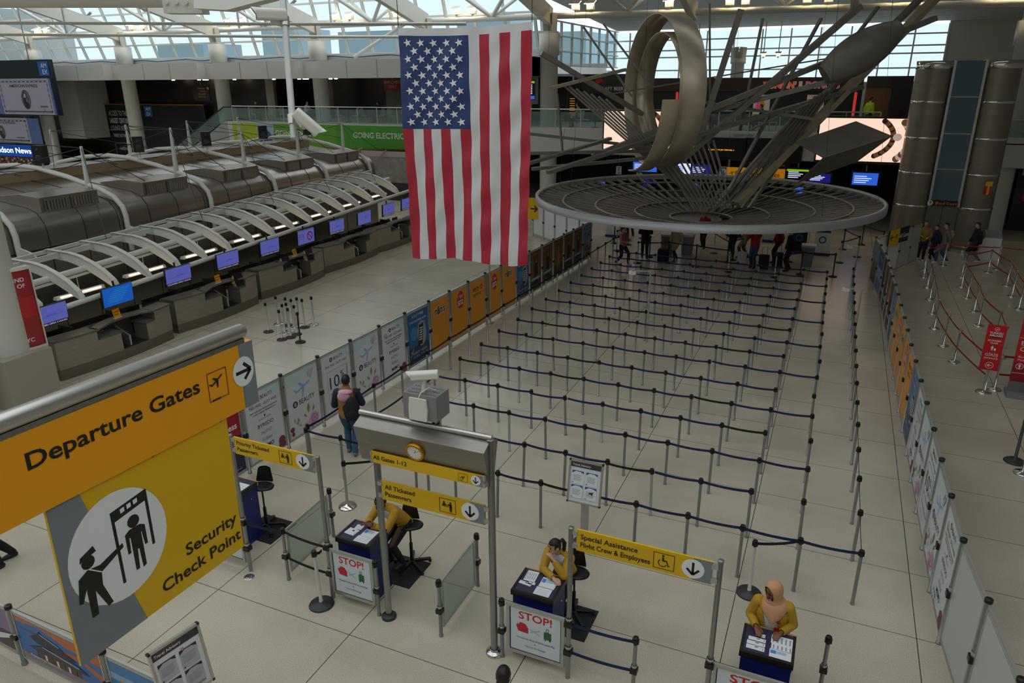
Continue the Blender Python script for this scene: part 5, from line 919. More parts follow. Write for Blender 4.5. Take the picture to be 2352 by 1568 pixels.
# far end: another island seen under the banner, white raking struts
t = thing('wall_screen', 'pale patterned screen wall with raking struts under the green banner', 'screen wall', (-30, 40.8, 0)); a, b = at(830, 345, Y=40.8), at(945, 400, Y=40.8); MB().box((a.x+30, 0, b.z-.6), (b.x+31, .2, a.z)).build('panel', mat('pale_pattern', '#8d8880', .5, noise=((3, 3, 3), .2, 3)), t); MB().box((a.x+30, -.02, a.z-.35), (b.x+31, .2, a.z)).build('top_band', mat('lilac_band', '#b3a3a8', .5), t)
m = MB(); m.bar((a.x+30.3, -.6, b.z-.4), (a.x+32, -.1, a.z+.1), .08, .08); m.bar((a.x+33.0, -.6, b.z-.4), (a.x+34.7, -.1, a.z+.1), .08, .08); m.bar((a.x+28.5, -.4, a.z-.6), (a.x+30.2, -.1, a.z+.2), .08, .08); m.build('strut', STEELB, t); MB().box((a.x+30, -.05, 0), (b.x+31, .15, b.z-.6)).build('base', DGREY, t)
# ---------------------------------------------------------------- hanging flag
FH = V((FWD.x, FWD.y, 0)).normalized()
def hor(x, y, h): d = FWD+CR*((x-1176)/FPX)-CU*((y-784)/FPX); return V((0, 0, CAMH))+d*(h/d.dot(FH))
f00, f10, f11, f01 = hor(915, 64, 16.9), hor(1222, 50, 15.9), hor(1213, 610, 15.9), hor(945, 590, 16.9)
fc = (f00+f10)/2; FR = (f10-f00).normalized(); FN = FR.cross(V((0, 0, -1))).normalized()
if FN.dot(FH) > 0: FN = -FN
fl_ = thing('flag', 'large stars and stripes flag hanging vertically from the roof', 'flag', fc)
def fpt(u, v, lift=0.0):
    p = (f00*(1-u)+f10*u)*(1-v)+(f01*(1-u)+f11*u)*v; a = min(1, v*6+.15)
    d = .035*math.sin(17*u+5*v)*a+.022*math.sin(31*u-13*v)*a*(.4+v)+.016*math.sin(40*v+9*u)*a*u+.012*math.sin(34*v+26*u)+.05*math.sin(5.5*v+2*u)*v
    sag = .05*math.sin(math.pi*u)*(1-v)+.035*math.sin(9*u+1)*v
    return p+FN*(d+lift)-V((0, 0, sag))-fc
FRED, FWHT, FBLU = mat('flag_red', '#b01f35', .55), mat('flag_white', '#d4d4d4', .6), mat('flag_blue', '#24386e', .6)
for mm in (FRED, FWHT, FBLU):
    b = mm.node_tree.nodes['Principled BSDF']; b.inputs['Sheen Weight'].default_value = .2; b.inputs['Transmission Weight'].default_value = 0
nu, nv = 104, 150; m = MB(); V0 = .03
vs = [fpt(i/nu, V0+(1-V0)*j/nv) for j in range(nv+1) for i in range(nu+1)]
for j in range(nv):
    for i in range(nu):
        st = i//8; v = j/nv; k = 2 if (v < .392 and st < 7) else (0 if st % 2 == 0 else 1); q = j*(nu+1)+i
        m.f.append([q, q+nu+1, q+nu+2, q+1]); m.m.append(k); m.s.append(True)
m.v = [tuple(p) for p in vs]; m.build('cloth', [FRED, FWHT, FBLU], fl_)
m = MB(); m.grid([[fpt(i/52, j*V0/2) for i in range(53)][::-1] for j in range(3)]); m.build('header_band', FWHT, fl_)
m = MB(); cu, cv = 7/13, .392
for r in range(11):
    for c in range(5 if r % 2 == 0 else 4):
        u0 = cu*(.1+.2*c+(0 if r % 2 == 0 else .1))*.93+.02; v0 = V0+(1-V0)*cv*(.075+.085*r); pts = []
        for k in range(10):
            a = math.pi/2+k*math.pi/5+.26; rad = .105 if k % 2 == 0 else .042; pts.append(fpt(u0+rad*math.cos(a)/3.2, v0-rad*math.sin(a)/5.9, .014))
        ce = fpt(u0, v0, .014); m.add([ce]+pts, [(0, k+1, (k+1) % 10+1) for k in range(10)])
m.build('stars', mat('star_white', '#e4e4e4', .6), fl_)
m = MB(); m.cyl(fpt(0, 0), fpt(0, 0)+V((0, 0, 14.5-fc.z)), .008, 6); m.cyl(fpt(1, 0), fpt(1, 0)+V((0, 0, 14.5-fc.z)), .008, 6); m.build('cable', DGREY, fl_)
# ---------------------------------------------------------------- abstract hanging metal sculpture (plain stand-in)
SCU = mat('sculpture_steel', '#7f7b72', .45, .55, noise=((2, 2, 2), .12, 3)); SCL = mat('sculpture_bright', '#b9ad97', .36, .6, noise=((.8, .8, 2), .16, 3)); RIM = mat('sculpture_rim', '#a9aaab', .45, .5)
sc_ = thing('hanging_sculpture', 'huge hanging abstract metal sculpture with a wide spoked dish, hoops and radiating beams', 'sculpture', (-4.83, 29.45, 3.0)); O_ = V((-4.83, 29.45, 3.0)); Rd = 6.6
def ringpts(r, z, n=72): return [(r*math.cos(2*math.pi*i/n), r*math.sin(2*math.pi*i/n), z) for i in range(n+1)]
m = MB(); m.grid([ringpts(Rd, -.13), ringpts(Rd, .12), ringpts(Rd-.12, .14), ringpts(Rd-.12, .02), ringpts(Rd, -.13)]); m.build('dish_rim', RIM, sc_)
m = MB()
def dish(r): return -.95+.95*(r/Rd)**1.15
for i in range(68):
    a = 2*math.pi*i/68; c, s = math.cos(a), math.sin(a); r1 = 1.2 if i % 2 else 2.6
    m.bar((Rd*c*.99, Rd*s*.99, -.02), (r1*c, r1*s, dish(r1)), .055, .09)
m.build('dish_spokes', SCU, sc_); m = MB()
for r in (1.2, 2.6, 4.2, 5.5): m.tube([(x, y, dish(r)+.04) for x, y, z in ringpts(r, 0, 48)][:-1]+[(r, 0, dish(r)+.04)], .045, 6)
m.build('dish_rings', SCU, sc_)
wk = mat('dish_mesh', '#6f6a60', .6, .3)
m = MB(); m.grid([ringpts(r, dish(r)-.06, 48) for r in (1.2, 2.0, 2.8, 3.6)]); m.build('dish_plate', wk, sc_)
_fh = V((FWD.x, FWD.y, 0)).normalized(); axis = (-CR*.975-_fh*.22); axis.z = 0; axis.normalize(); hc = atd(1520, 212, 27.2)-O_; e1 = axis.cross(V(UZ)).normalized(); e2 = e1.cross(axis)
def hoop(c, r, w, a0, a1, n=64): return [[c+e1*(r*math.cos(a))+e2*(r*1.0*math.sin(a))+axis*s for a in [a0+(a1-a0)*i/n for i in range(n+1)]] for s in (-w/2, w/2)]
def band(c, r, w, a0=0, a1=2*math.pi, th=.05):
    m = MB(); A_, B_ = hoop(c, r, w, a0, a1); C_, D_ = hoop(c, r-th, w, a0, a1); m.grid([A_, B_, D_, C_, A_]); return m
band(hc, 2.72, .9).build('hoop', SCL, sc_); band(hc-axis*.15+e2*.1, 2.0, .7).build('hoop', SCL, sc_); band(hc+axis*.9-e2*.0, 2.85, .6, math.pi*1.02, math.pi*1.5).build('hoop_segment', SCL, sc_)
BM = [((1243, 122), (1475, 262), 27, 28.5, .3, 0), ((1340, 62), (1452, 222), 28, 28.5, .14, 0), ((1386, 55), (1492, 195), 28, 28.5, .14, 0), ((1630, 8), (1631, 330), 28, 28.7, .07, 0), ((1702, 22), (1598, 345), 26.5, 28.5, .42, 0), ((1752, 42), (1700, 300), 28, 28.7, .1, 0), ((1886, 42), (1672, 440), 28, 28.7, .14, 0),
      ((1976, 14), (1560, 372), 26.5, 28.5, .36, 0), ((2017, 16), (1900, 170), 28, 28.4, .16, 0), ((2148, 42), (1360, 360), 26.8, 28.5, .34, 0), ((2150, -6), (1692, 468), 28.5, 28.6, .4, 1), ((2120, -10), (1660, 452), 29, 28.9, .3, 0), ((1206, 352), (1585, 345), 27, 28.6, .2, 0), ((1222, 388), (1600, 352), 27, 28.6, .2, 0), ((1258, 396), (1560, 300), 26.5, 28.4, .24, 0), ((1206, 378), (1402, 318), 26.5, 28.2, .2, 0),
      ((1205, 306), (1420, 330), 28, 28.6, .2, 0), ((1923, 183), (1610, 262), 26.8, 28.5, .32, 0), ((1885, 276), (1600, 232), 28, 28.5, .2, 0), ((1858, 236), (1720, 300), 28, 28.6, .12, 0), ((1390, 218), (2000, 118), 28.5, 28.5, .09, 0), ((1262, 203), (1436, 160), 27, 28, .2, 1), ((1280, 215), (1292, 350), 27, 27.6, .1, 0), ((1600, 310), (1980, 200), 27.5, 28.6, .26, 0)]
for k in range(7): BM.append(((1290+17*k, 192+6*k), (1588+6*k, 452), 27.6, 28.8, .14, 0))
for k in range(11): BM.append(((1508+13*k, 352-3*k), (1600+8*k, 478), 28.2, 28.8, .13, 0))
for k in range(6): BM.append(((1850+12*k, 236-7*k), (1640+16*k, 478), 28.2, 28.8, .15, 0))
for p, q, d0, d1, w, k in BM:
    a, b = atd(*p, d0)-O_, atd(*q, d1)-O_; MB().bar(a, b, w, w*.55).build('beam', [SCU, SCL][k], sc_)
a, b = atd(1893, 172, 26.5)-O_, atd(2070, 62, 26.5)-O_; ax = (b-a).normalized(); s = ax.cross(FWD).normalized(); n = ax.cross(s); m = MB(); rows = []
for i in range(13):
    t_ = i/12; w = .72*math.sin(math.pi*(.12+.80*t_))**.7; c = a+(b-a)*t_; rows.append([c+s*(w*math.cos(g))*1.0+n*(w*.55*math.sin(g)) for g in [2*math.pi*j/20 for j in range(21)]])
m.grid(rows); m.add(rows[0][:20], [tuple(range(20))]); m.add(rows[-1][:20], [tuple(range(20))[::-1]]); m.build('pod', SCU, sc_)
P1 = [atd(1826, 326, 27)-O_, atd(1966, 278, 27.6)-O_, atd(2050, 312, 26.4)-O_, atd(1892, 362, 26)-O_]; P2 = [P1[3], P1[2], atd(1968, 372, 27)-O_, atd(1833, 420, 27.4)-O_]
for P in (P1, P2): n = (P[1]-P[0]).cross(P[3]-P[0]).normalized()*.03; MB().add(P+[p+n for p in P], [(0, 1, 2, 3), (7, 6, 5, 4), (0, 4, 5, 1), (1, 5, 6, 2), (2, 6, 7, 3), (3, 7, 4, 0)]).build('plate', SCU, sc_)
m = MB()
for (x, y, z) in ((-4.5, -3, .1), (4.5, -3.5, .1), (0, 6.4, .1), (-6.3, .8, .1), (6.3, .8, .1)): m.cyl((x, y, z), (x*.85, y*.85, 11.4), .006, 5)
for q in ((1510, 55), (1480, 150), (1880, 160), (2040, 70), (1260, 125), (1960, 25)): p = atd(*q, 27)-O_; m.cyl(p, p+V((0, 0, 11.4-p.z)), .005, 5)
m.build('cable', DGREY, sc_)
# ---------------------------------------------------------------- rear hall: screens, boards and signs on the balcony front
def wscreen(tl, br, y, label, em, name='display_screen', dp=.12, grp=None):
    a, b = at(*tl, Y=y), at(*br, Y=y); w, h = b.x-a.x, a.z-b.z; t = thing(name, label, 'screen', (a.x, y, b.z), 0, grp); MB().box((-.08, .01, -.08), (w+.08, dp, h+.08)).build('casing', BLACK, t); A = Art((0, 0, 0), UX, UZ, .003); A.rect(0, 0, w, h, em); return t, A, w, h
PEACH = mat('led_peach', '#f0c8b4', .4, emit=1.15); LEDB = mat('led_bronze', '#7a5236', .4, emit=.4); LEDW = mat('led_white', '#f4e6de', .4, emit=1.1); LEDD = mat('led_dark', '#3a2a24', .4, emit=.15); LEDS = mat('led_silver', '#b9a9a4', .4, emit=.7)
for tl, br, l in (((1886, 270.5), (2090, 374), 'right'), ((1389, 255), (1556, 346.5), 'left')):
    t, A, w, h = wscreen(tl, br, 41.35, 'large bright peach jewellery screen on the balcony front, %s one' % l, PEACH)
    cx_, cy_ = w*.42, h*.62
    for k in range(34):
        a0 = -1.0+k*.075; r = w*.40; p = (cx_+r*math.cos(a0)*.92, cy_+r*.62*math.sin(a0)-.1)
        if 0 < p[0] < w-.12 and .1 < p[1] < h-.1: A.circ(p[0], p[1], .13, LEDB if k % 3 else LEDD, n=10, k=1.6+k*.01)
    for k in range(30):
        a0 = -1.5+k*.085; r = w*.54; p = (cx_+r*math.cos(a0), cy_+r*.66*math.sin(a0)-.18)
        if .1 < p[0] < w-.2 and .15 < p[1] < h-.15: A.circ(p[0], p[1], .17, LEDS if k % 2 else LEDB, n=10, k=2.2+k*.01)
    A.circ(w*.83, h*.58, .2, LEDS, .18, k=2.9); A.text('BVLGARI', w*.82, h*.84, .16, LEDW, 'c', 0); A.build('picture', t)
for tl, br, l in (((1592, 318), (1710, 366), 'left'), ((1716, 320), (1836, 373), 'right')):
    t, A, w, h = wscreen(tl, br, 41.38, 'wide black flight departures board on the balcony front, %s half' % l, TICK, 'departures_board', .1)
    for k in range(8): A.line((.05, .1+k*.115), (w-.05, .1+k*.115), .006, DGREY)
    A.text('WELCOME TO JFK TERMINAL 4', w*.55, h*.42, .07, mat('amber_led', '#ffb020', .4, emit=1.5), 'c', 0); A.build('picture', t)
t = thing('wall_lettering', 'small grey departures lettering above the black boards', 'lettering', (-4.9, 41.48, 4.5)); A = Art((0, 0, 0), UX, UZ); A.text('DEPARTURES', 0, 0, .12, SGREY, 'c', .01); A.build('letters', t)
t = thing('hanging_sign', 'orange departure gates sign far behind the hanging dish', 'sign', (-4.25, 41.3, 2.3)); MB().box((-1.75, 0, 0), (1.75, .12, .6)).build('board', mat('sign_lit_orange', '#e89a10', .4, emit=.25), t); A = Art((0, -.004, 0), UX, UZ); A.rect(-1.75, 0, -1.35, .6, SGREY); A.circ(-1.5, .3, .2, SWHITE); A.arrow(-1.5, .3, .17, -math.pi/2, INK); plane_icon(A, -1.05, .32, .14, INK); A.text('Departure Gates', .25, .18, .24, INK, 'c', .01); A.build('lettering', t); MB().box((-1.3, .05, .6), (-1.2, .1, 1.0)).build('hanger', STEEL, t); MB().box((1.2, .05, .6), (1.3, .1, 1.0)).build('hanger', STEEL, t)
t = thing('hanging_sign', 'dark ticketed passengers sign above the orange departure gates sign', 'sign', (-3.6, 41.5, 2.95)); MB().box((-1.2, 0, 0), (1.2, .1, .28)).build('board', BLACK, t); A = Art((0, -.003, 0), UX, UZ); A.text('Ticketed Passengers', 0, .07, .16, ORA, 'c', 0); A.build('lettering', t)
SB = mat('info_blue', '#2f63d8', .4, emit=.8); SV = mat('info_indigo', '#241a8a', .4, emit=.5); SG = mat('info_green', '#8fc31f', .4, emit=.7); ST_ = mat('info_white', '#d8e4ff', .4, emit=.9)
for i, (x0, y0, x1, y1, k) in enumerate(((1455, 371, 1508, 395, 0), (1540, 374, 1585, 400, 1), (1588, 378, 1632, 402, 2), (1808, 388, 1855, 414, 3), (1858, 398, 1906, 420, 2), (1960, 396, 2014, 426, 0))):
    t, A, w, h = wscreen((x0, y0), (x1, y1), 41.2, 'small lit information screen under the balcony, %s from the left' % ORD[i+1], [SB, ST_, SV, TICK][k], grp='information screens under the balcony')
    if k == 3: A.rect(0, h*.82, w, h, SG)
    for q in range(4): A.rect(.08, .1+q*h*.17, w*(.55+.1*(q % 3)), .14+q*h*.17, ST_ if k in (0, 2, 3) else SB)
    A.build('picture', t); MB().box((w/2-.03, .05, h), (w/2+.03, .1, 3.25-at(x1, y1, Y=41.2).z)).build('hanger', STEEL, t)
struct(MB().box((-22, 52, 0), (14, 52.3, 3.25)).build('wall_rear_hall', mat('rear_wall', '#3b3935', .6)))
for i, (x, s) in enumerate(((-12.5, '2'), (-11.2, '4'), (-7.6, '5'), (-3.2, '6'), (-9.0, '3'))):
    t = thing('number_sign', 'small white counter sign in the rear hall bearing the numeral %s' % {'2': 'two', '3': 'three', '4': 'four', '5': 'five', '6': 'six'}[s], 'sign', (x, 44.5, 2.1)); MB().box((-.17, 0, -.25), (.17, .04, .25)).build('board', SWHITE, t); A = Art((0, -.003, 0), UX, UZ); A.text(s, 0, 0, .2, INK); A.arrow(0, -.14, .1, math.pi if i % 2 else 0, INK); A.build('lettering', t); MB().box((-.01, .01, .25), (.01, .03, 1.15)).build('hanger', STEEL, t)
for i, x in enumerate((-14.5, -11.5, -8.5, -5.5, -2.5, .5)):
    t = thing('rear_counter', 'dark service counter in the rear hall, %s from the left' % ORD[i+1], 'counter', (x, 46, 0), 0, 'service counters in the rear hall'); MB().box((-1.1, -.35, 0), (1.1, .35, 1.0)).build('cabinet', mat('rear_counter_grey', '#57544e', .5, .3), t); MB().box((-1.15, -.4, 1.0), (1.15, .4, 1.05)).build('worktop', GRANITE, t); MB().box((.2, -.05, 1.05), (.7, 0, 1.4)).build('screen', SV if i % 2 else SB, t)
# kiosks, bins and black stanchions at the far end of the queue
def kiosk2(x, y, label, body, rz=0):
    t = thing('check_in_kiosk', label, 'kiosk', (x, y, 0), rz); MB().box((-.32, -.25, .12), (.32, .25, 1.15)).build('cabinet', body, t); MB().box((-.36, -.32, 0), (.36, .32, .12)).build('base', PBL2, t); m = MB(); m.prism([(-.24, 1.15), (.1, 1.15), (.2, 1.6), (.1, 1.62)], (.28, 0, 0), (0, 1, 0), UZ, -.56); m.build('head', body, t); A = Art((0, -.253, .7), UX, UZ); A.circ(0, 0, .16, PBL); A.circ(0, 0, .1, body); A.rect(-.3, .32, .3, .42, PBL2); A.build('emblem', t)
kiosk2(-9.94, 35.0, 'pale check-in kiosk left under the hanging dish', OFFW); kiosk2(-.28, 34.6, 'white check-in kiosk with a blue emblem right under the dish', OFFW); kiosk2(-1.25, 34.7, 'black check-in kiosk right under the dish', BLACK); kiosk2(-2.6, 36.6, 'white check-in kiosk farther back under the dish', OFFW); kiosk2(-4.3, 37.2, 'white check-in kiosk in the middle of the rear hall', OFFW)
for x, y, l in ((-6.64, 32.2, 'left'), (-5.8, 32.45, 'second'), (-.75, 32.15, 'right')):
    t = thing('litter_bin', 'grey litter bin at the far end of the queue, %s one' % l, 'bin', (x, y, 0)); m = MB(); m.prism([(-.2, 0), (.2, 0), (.26, .82), (-.26, .82)], (0, .22, 0), UX, UZ, .44); m.build('body', mat('bin_grey', '#6f7378', .6), t); MB().box((-.28, -.25, .82), (.28, .25, .9)).build('lid', PLIT, t)
FB = [(-8.9, 31.9), (-8.75, 33.3), (-8.5, 35), (-7.4, 29.9), (-6.2, 30.4), (-5.0, 30.2), (-3.6, 29.8), (-7.2, 31.2), (-5.9, 33.2), (-4.7, 33.0), (-3.9, 31.5), (-2.9, 33.4), (-1.8, 29.6), (-.9, 30.5), (.3, 30.6), (.5, 33.2), (1.2, 34.6), (.6, 36.0), (-.9, 36.4), (2.2, 36.2), (1.4, 37.4)]
for n, (x, y) in enumerate(FB):
    to = [FB[n+1]] if n+1 < len(FB) and n not in (2, 6, 8, 11, 14, 17) and math.hypot(FB[n+1][0]-x, FB[n+1][1]-y) < 2.2 else []
    based_post(x, y, 'stanchion at the far end of the queue under the dish, %s in all' % ORD[n+1], BLACK if n % 3 else GREYBASE, BLACK if n % 3 else ALU, to, BLACKBELT if n % 4 else BLUEBELT, group='stanchions at the far end')
for x, y, l in ((-9.45, 33.4, 'left'), (-3.75, 32.0, 'middle'), (-1.5, 32.6, 'right')):
    t = thing('notice_stand', 'small white notice on a black stand under the dish, %s one' % l, 'notice', (x, y, 0)); MB().lathe([(.18, 0), (.18, .02), (.03, .04), (.025, 1.3)], n=16).build('stand', BLACK, t); MB().box((-.16, -.02, 1.25), (.16, .02, 1.7)).build('board', BLACK, t); A = Art((0, -.022, 1.47), UX, UZ); A.rect(-.13, -.19, .13, .19, SWHITE)
    for k in range(4): A.rect(-.09, -.12+k*.06, .09, -.1+k*.06, PGREY)
    A.build('notice', t)
# ---------------------------------------------------------------- elevator towers
ELV = mat('elevator_bronze', '#8c8476', .42, .65, noise=((.5, .5, 6), .08, 3)); ev = thing('elevator_tower', 'pair of dark bronze drum towers with a glass elevator shaft between them', 'elevator', (4.42, 37.9, 0)); ev['kind'] = 'structure'
for s in (-1, 1):
    MB().lathe([(.76, 0), (.76, 7.75)], (s*1.2, 0, 0), 40).build('drum', ELV, ev); m = MB()
    for z in (.25, 1.9, 3.35, 4.85, 6.35): m.lathe([(.765, z), (.775, z+.02), (.775, z+.08), (.765, z+.1)], (s*1.2, 0, 0), 40)
    m.lathe([(.765, 7.72), (.78, 7.74), (.78, 8.06), (.6, 8.06)], (s*1.2, 0, 0), 40); m.lathe([(.775, 0), (.775, .14)], (s*1.2, 0, 0), 40); m.build('band', CHROME, ev)
EG = glassmat('elevator_glass', '#6d8793', .35, .03); MB().box((-.52, -.62, 2.1), (.52, -.58, 8.05)).build('glass_shaft', EG, ev)
m = MB(); 
for s in (-1, 1): m.box((s*.57-.05, -.66, 2.0), (s*.57+.05, -.56, 8.08))
for z in (2.05, 3.6, 5.1, 6.6): m.box((-.52, -.63, z), (.52, -.57, z+.03))
m.build('shaft_frame', ALU, ev); MB().box((-.6, -.3, 2.1), (.6, .7, 7.6)).build('shaft_core', mat('shaft_dark', '#27323a', .5), ev); m = MB(); m.box((-.6, -.5, 0), (-.01, -.4, 2.08)); m.box((.01, -.5, 0), (.6, -.4, 2.08)); m.build('door', mat('lift_door', '#7a746b', .4, .7), ev)
t = thing('hanging_sign', 'black food court sign over the elevator door', 'sign', (4.4, 37.2, 2.15)); MB().box((-.55, 0, -.12), (.55, .05, .12)).build('board', BLACK, t); A = Art((0, -.004, 0), UX, UZ); A.circ(-.52, .0, .11, SWHITE); A.arrow(-.52, 0, .09, math.pi/2, INK); A.text('Food Court', .12, -.06, .12, ORA, 'c', .01); A.rect(-.32, -.07, -.3, .08, ORA); A.rect(-.26, -.07, -.24, .08, ORA); A.build('lettering', t); MB().box((-.5, .04, .05), (.5, .14, .1)).build('bracket', STEEL, t)
t = thing('fire_notice', 'red and yellow notice on the right elevator drum', 'sign', (5.95, 37.12, 2.9)); MB().box((-.13, 0, -.28), (.13, .04, .28)).build('board', RED, t); A = Art((0, -.003, 0), UX, UZ); A.rect(-.13, .08, .13, .28, YEL); A.rect(-.04, -.28, .04, .08, YEL); A.build('print', t)
t = thing('info_kiosk', 'pale floor kiosk beside the right elevator drum', 'kiosk', (6.35, 36.4, 0)); MB().box((-.35, -.25, 0), (.35, .25, .95)).build('cabinet', OFFW, t); m = MB(); m.prism([(-.25, .95), (.25, .95), (.25, 1.2)], (.35, 0, 0), (0, 1, 0), UZ, -.7); m.build('desk', SGREY, t)
t = thing('shop_front', 'dark shop window with green and red lights at the far right', 'shop', (8.2, 44, 0)); MB().box((0, 0, 0), (5.8, .3, 3.0)).build('shop_window', DARK, t); A = Art((0, -.004, 0), UX, UZ); A.rect(.9, .3, 1.7, 1.5, mat('green_glow', '#1e7a35', .5, emit=.15)); A.rect(.4, 1.5, 1.9, 2.4, mat('red_glow', '#6d2630', .5, emit=.08)); A.build('display', t)
# airline signs on the right
def tk_sign(p, w, z0, z1, label, big=False):
    t = thing('airline_sign', label, 'sign', (p[0], p[1], 0), -.06); MB().box((-w/2, -.02, z0), (w/2, .02, z1)).build('board', RED, t); A = Art((0, -.022, 0), UX, UZ, .001); h = z1-z0; s = w/.42
    if not big:
        A.circ(0, z1-.1, .05, SWHITE); A.circ(0, z1-.1, .042, RED); A.poly([(-.02, z1-.12), (.02, z1-.11), (.01, z1-.08)], SWHITE); A.text('TURKISH', 0, z1-.22, .05, SWHITE, 'c', .02); A.text('AIRLINES', 0, z1-.285, .05, SWHITE, 'c', .02); A.rect(-.13, z1-.315, .13, z1-.295, INK); A.text('ECONOMY', 0, z1-.41, .04, SWHITE, 'c', .02); A.text('CLASS', 0, z1-.47, .04, SWHITE, 'c', .02); man_icon(A, -.02, z1-.64, .12, SWHITE); A.rect(.02, z1-.64, .06, z1-.58, SWHITE); A.text('GİRİŞ', 0, z1-.79, .07, SWHITE, 'c', .0); A.text('ENTRANCE', 0, z1-.87, .045, SWHITE, 'c', 0, .28); A.circ(0, z1-1.03, .085, SWHITE); A.circ(0, z1-1.03, .075, RED); A.arrow(0, z1-1.03, .06, math.pi, SWHITE)
    else:
        A.rect(-w/2, z0, w/2, z0+h*.3, REDD); A.text('TURKISH', .05, z1-.25, .1, SWHITE, 'l', .02); A.text('AIRLINES', .05, z1-.37, .1, SWHITE, 'l', .02); A.rect(.05, z1-.43, .6, z1-.4, INK); A.text('ECONOMY', -w/2+.06, z1-.68, .11, SWHITE, 'l', 0); A.text('CLASS', -w/2+.06, z1-.83, .11, SWHITE, 'l', 0); A.line((-w/2, z1-.5), (w/2, z1-.5), .008, SWHITE); A.text('Bu Sirada Oncelikli Yolcular', -w/2+.06, z1-1.0, .05, SWHITE, 'l', 0, w*.8); A.text('Passengers Have Priority', -w/2+.06, z1-1.08, .05, SWHITE, 'l', 0, w*.75)
        for k in range(4): A.circ(-w/2+.13+k*.2, z1-1.22, .08, SWHITE); A.circ(-w/2+.13+k*.2, z1-1.22, .07, RED); man_icon(A, -w/2+.13+k*.2, z1-1.28, .12, SWHITE)
        A.line((-w/2, z1-1.4), (w/2, z1-1.36), .008, SWHITE)
    A.build('lettering', t)
    if not big: MB().cyl((0, .04, 0), (0, .04, z1), .024, 12).build('pole', CHROME, t); MB().lathe([(.17, 0), (.17, .012), (.15, .03), (.03, .05)], (0, .04, 0), 24).build('base', CHROME, t)
    else: MB().box((-w/2-.03, -.25, 0), (w/2+.03, .25, .12)).build('base', SGREY, t); MB().box((-w/2, -.06, .12), (w/2, .06, z0)).build('foot', mat('foot_grey', '#6d6a68', .4), t); MB().box((-w/2, .02, z0), (w/2, .08, z1)).build('backing', REDD, t)
p = at(2256, 900, Z=0); tk_sign((p.x, p.y-.05), .4, .62, 1.78, 'narrow red airline entrance sign with a left arrow on a pole'); p = at(2287, 905, Z=0); tk_sign((p.x+.98, p.y+.05), 1.5, .38, 2.0, 'wide red economy class board cut off by the right picture edge', True)
red_post(4.3, 20.25, 'chrome stanchion behind the narrow red airline sign', [(5.6, 20.6)])
t = thing('round_sign_stand', 'black round sign on a stand cut off at the right picture edge', 'sign', (at(2330, 1060, Z=0).x, at(2330, 1060, Z=0).y, 0)); MB().lathe([(.2, 0), (.2, .02), (.16, .05), (.03, .06), (.026, 1.5)], n=20).build('stand', GREYBASE, t); m = MB(); m.prism([(.36*math.cos(i*math.pi/12)+.4, 1.15+.4*math.sin(i*math.pi/12)) for i in range(24)], (0, 0, 0), UX, UZ, .03); m.build('disc', BLACK, t)
red_post(at(2340, 1085, Z=0).x+.05, at(2340, 1085, Z=0).y-.02, 'chrome stanchion at the right picture edge', (), False)
# ---------------------------------------------------------------- food court on the balcony
SHB = mat('donut_brown', '#33211b', .5); PINK = mat('donut_pink', '#d23a86', .5, emit=.25); ORL = mat('donut_orange', '#e0442a', .5, emit=.3)
t = thing('shop_front', 'brown doughnut shop front on the balcony behind the beams', 'shop', (-12, 48, SLABZ)); MB().box((-.2, 0, 0), (12.6, .3, 2.72)).build('wall', DARK, t); MB().box((-.3, -.15, 1.95), (12.6, .05, 2.72)).build('fascia', SHB, t); A = Art((0, -.155, 0), UX, UZ); A.text("DUNKIN'", 8.1, 2.13, .34, SWHITE, 'c', .075, 1.85); A.text("DUNKIN'", 8.1, 2.13, .34, ORL, 'c', .03, 1.8); A.rect(9.15, 2.1, 9.35, 2.5, SWHITE); A.text('DONUTS', 10.45, 2.13, .34, SWHITE, 'c', .075, 1.85); A.text('DONUTS', 10.45, 2.13, .34, PINK, 'c', .03, 1.8); A.build('lettering', t)
A = Art((0, -.005, 0), UX, UZ)
for u in (6.7, 9.7): A.rect(u, .45, u+.95, 1.75, SWHITE); A.text('AMERICA' if u < 8 else 'REFRESH', u+.42, 1.6, .12, ORL, 'c', .01, .7); A.circ(u+.3, 1.05, .15, PINK, .3); A.circ(u+.5, 1.1, .16, YEL, .36)
A.rect(2.0, .2, 2.15, 1.9, mat('red_light_strip', '#d8383a', .5, emit=.5)); A.rect(12.2, .1, 12.35, 1.9, mat('red_light_strip', '#d8383a', .5)); A.build('poster', t)
t = thing('shop_front', 'dark glass kitchen stall right of the doughnut shop', 'shop', (.75, 47.5, SLABZ)); MB().box((0, 0, 0), (1.3, .3, 2.3)).build('wall', mat('stall_wood', '#6b4a25', .5), t); MB().box((1.3, -.4, 0), (2.3, .4, 2.75)).build('pillar', DARK, t); MB().box((0, -.1, 2.2), (1.3, .2, 2.75)).build('fascia', DGREY, t)
t = thing('shop_front', 'red burger stall with lit menu screens beside the elevator', 'shop', (3.2, 49, SLABZ)); MB().box((0, 0, 0), (4.2, .3, 2.3)).build('wall', mat('stall_cream', '#a39a8c', .5), t); MB().box((0, -.3, 1.85), (4.2, .0, 2.4)).build('fascia', RED, t); A = Art((0, -.006, 0), UX, UZ); A.rect(.1, 1.2, 1.0, 1.75, TICK); A.rect(1.5, 1.2, 2.4, 1.75, TICK); A.rect(1.1, .4, 1.4, 1.85, RED)
for k in range(10): A.rect(.15+k*.08, 1.3+.1*(k % 3), .2+k*.08, 1.36+.1*(k % 3), ORA if k % 2 else ST_)
A.rect(.1, .1, 2.6, .45, REDD); A.build('menu', t)
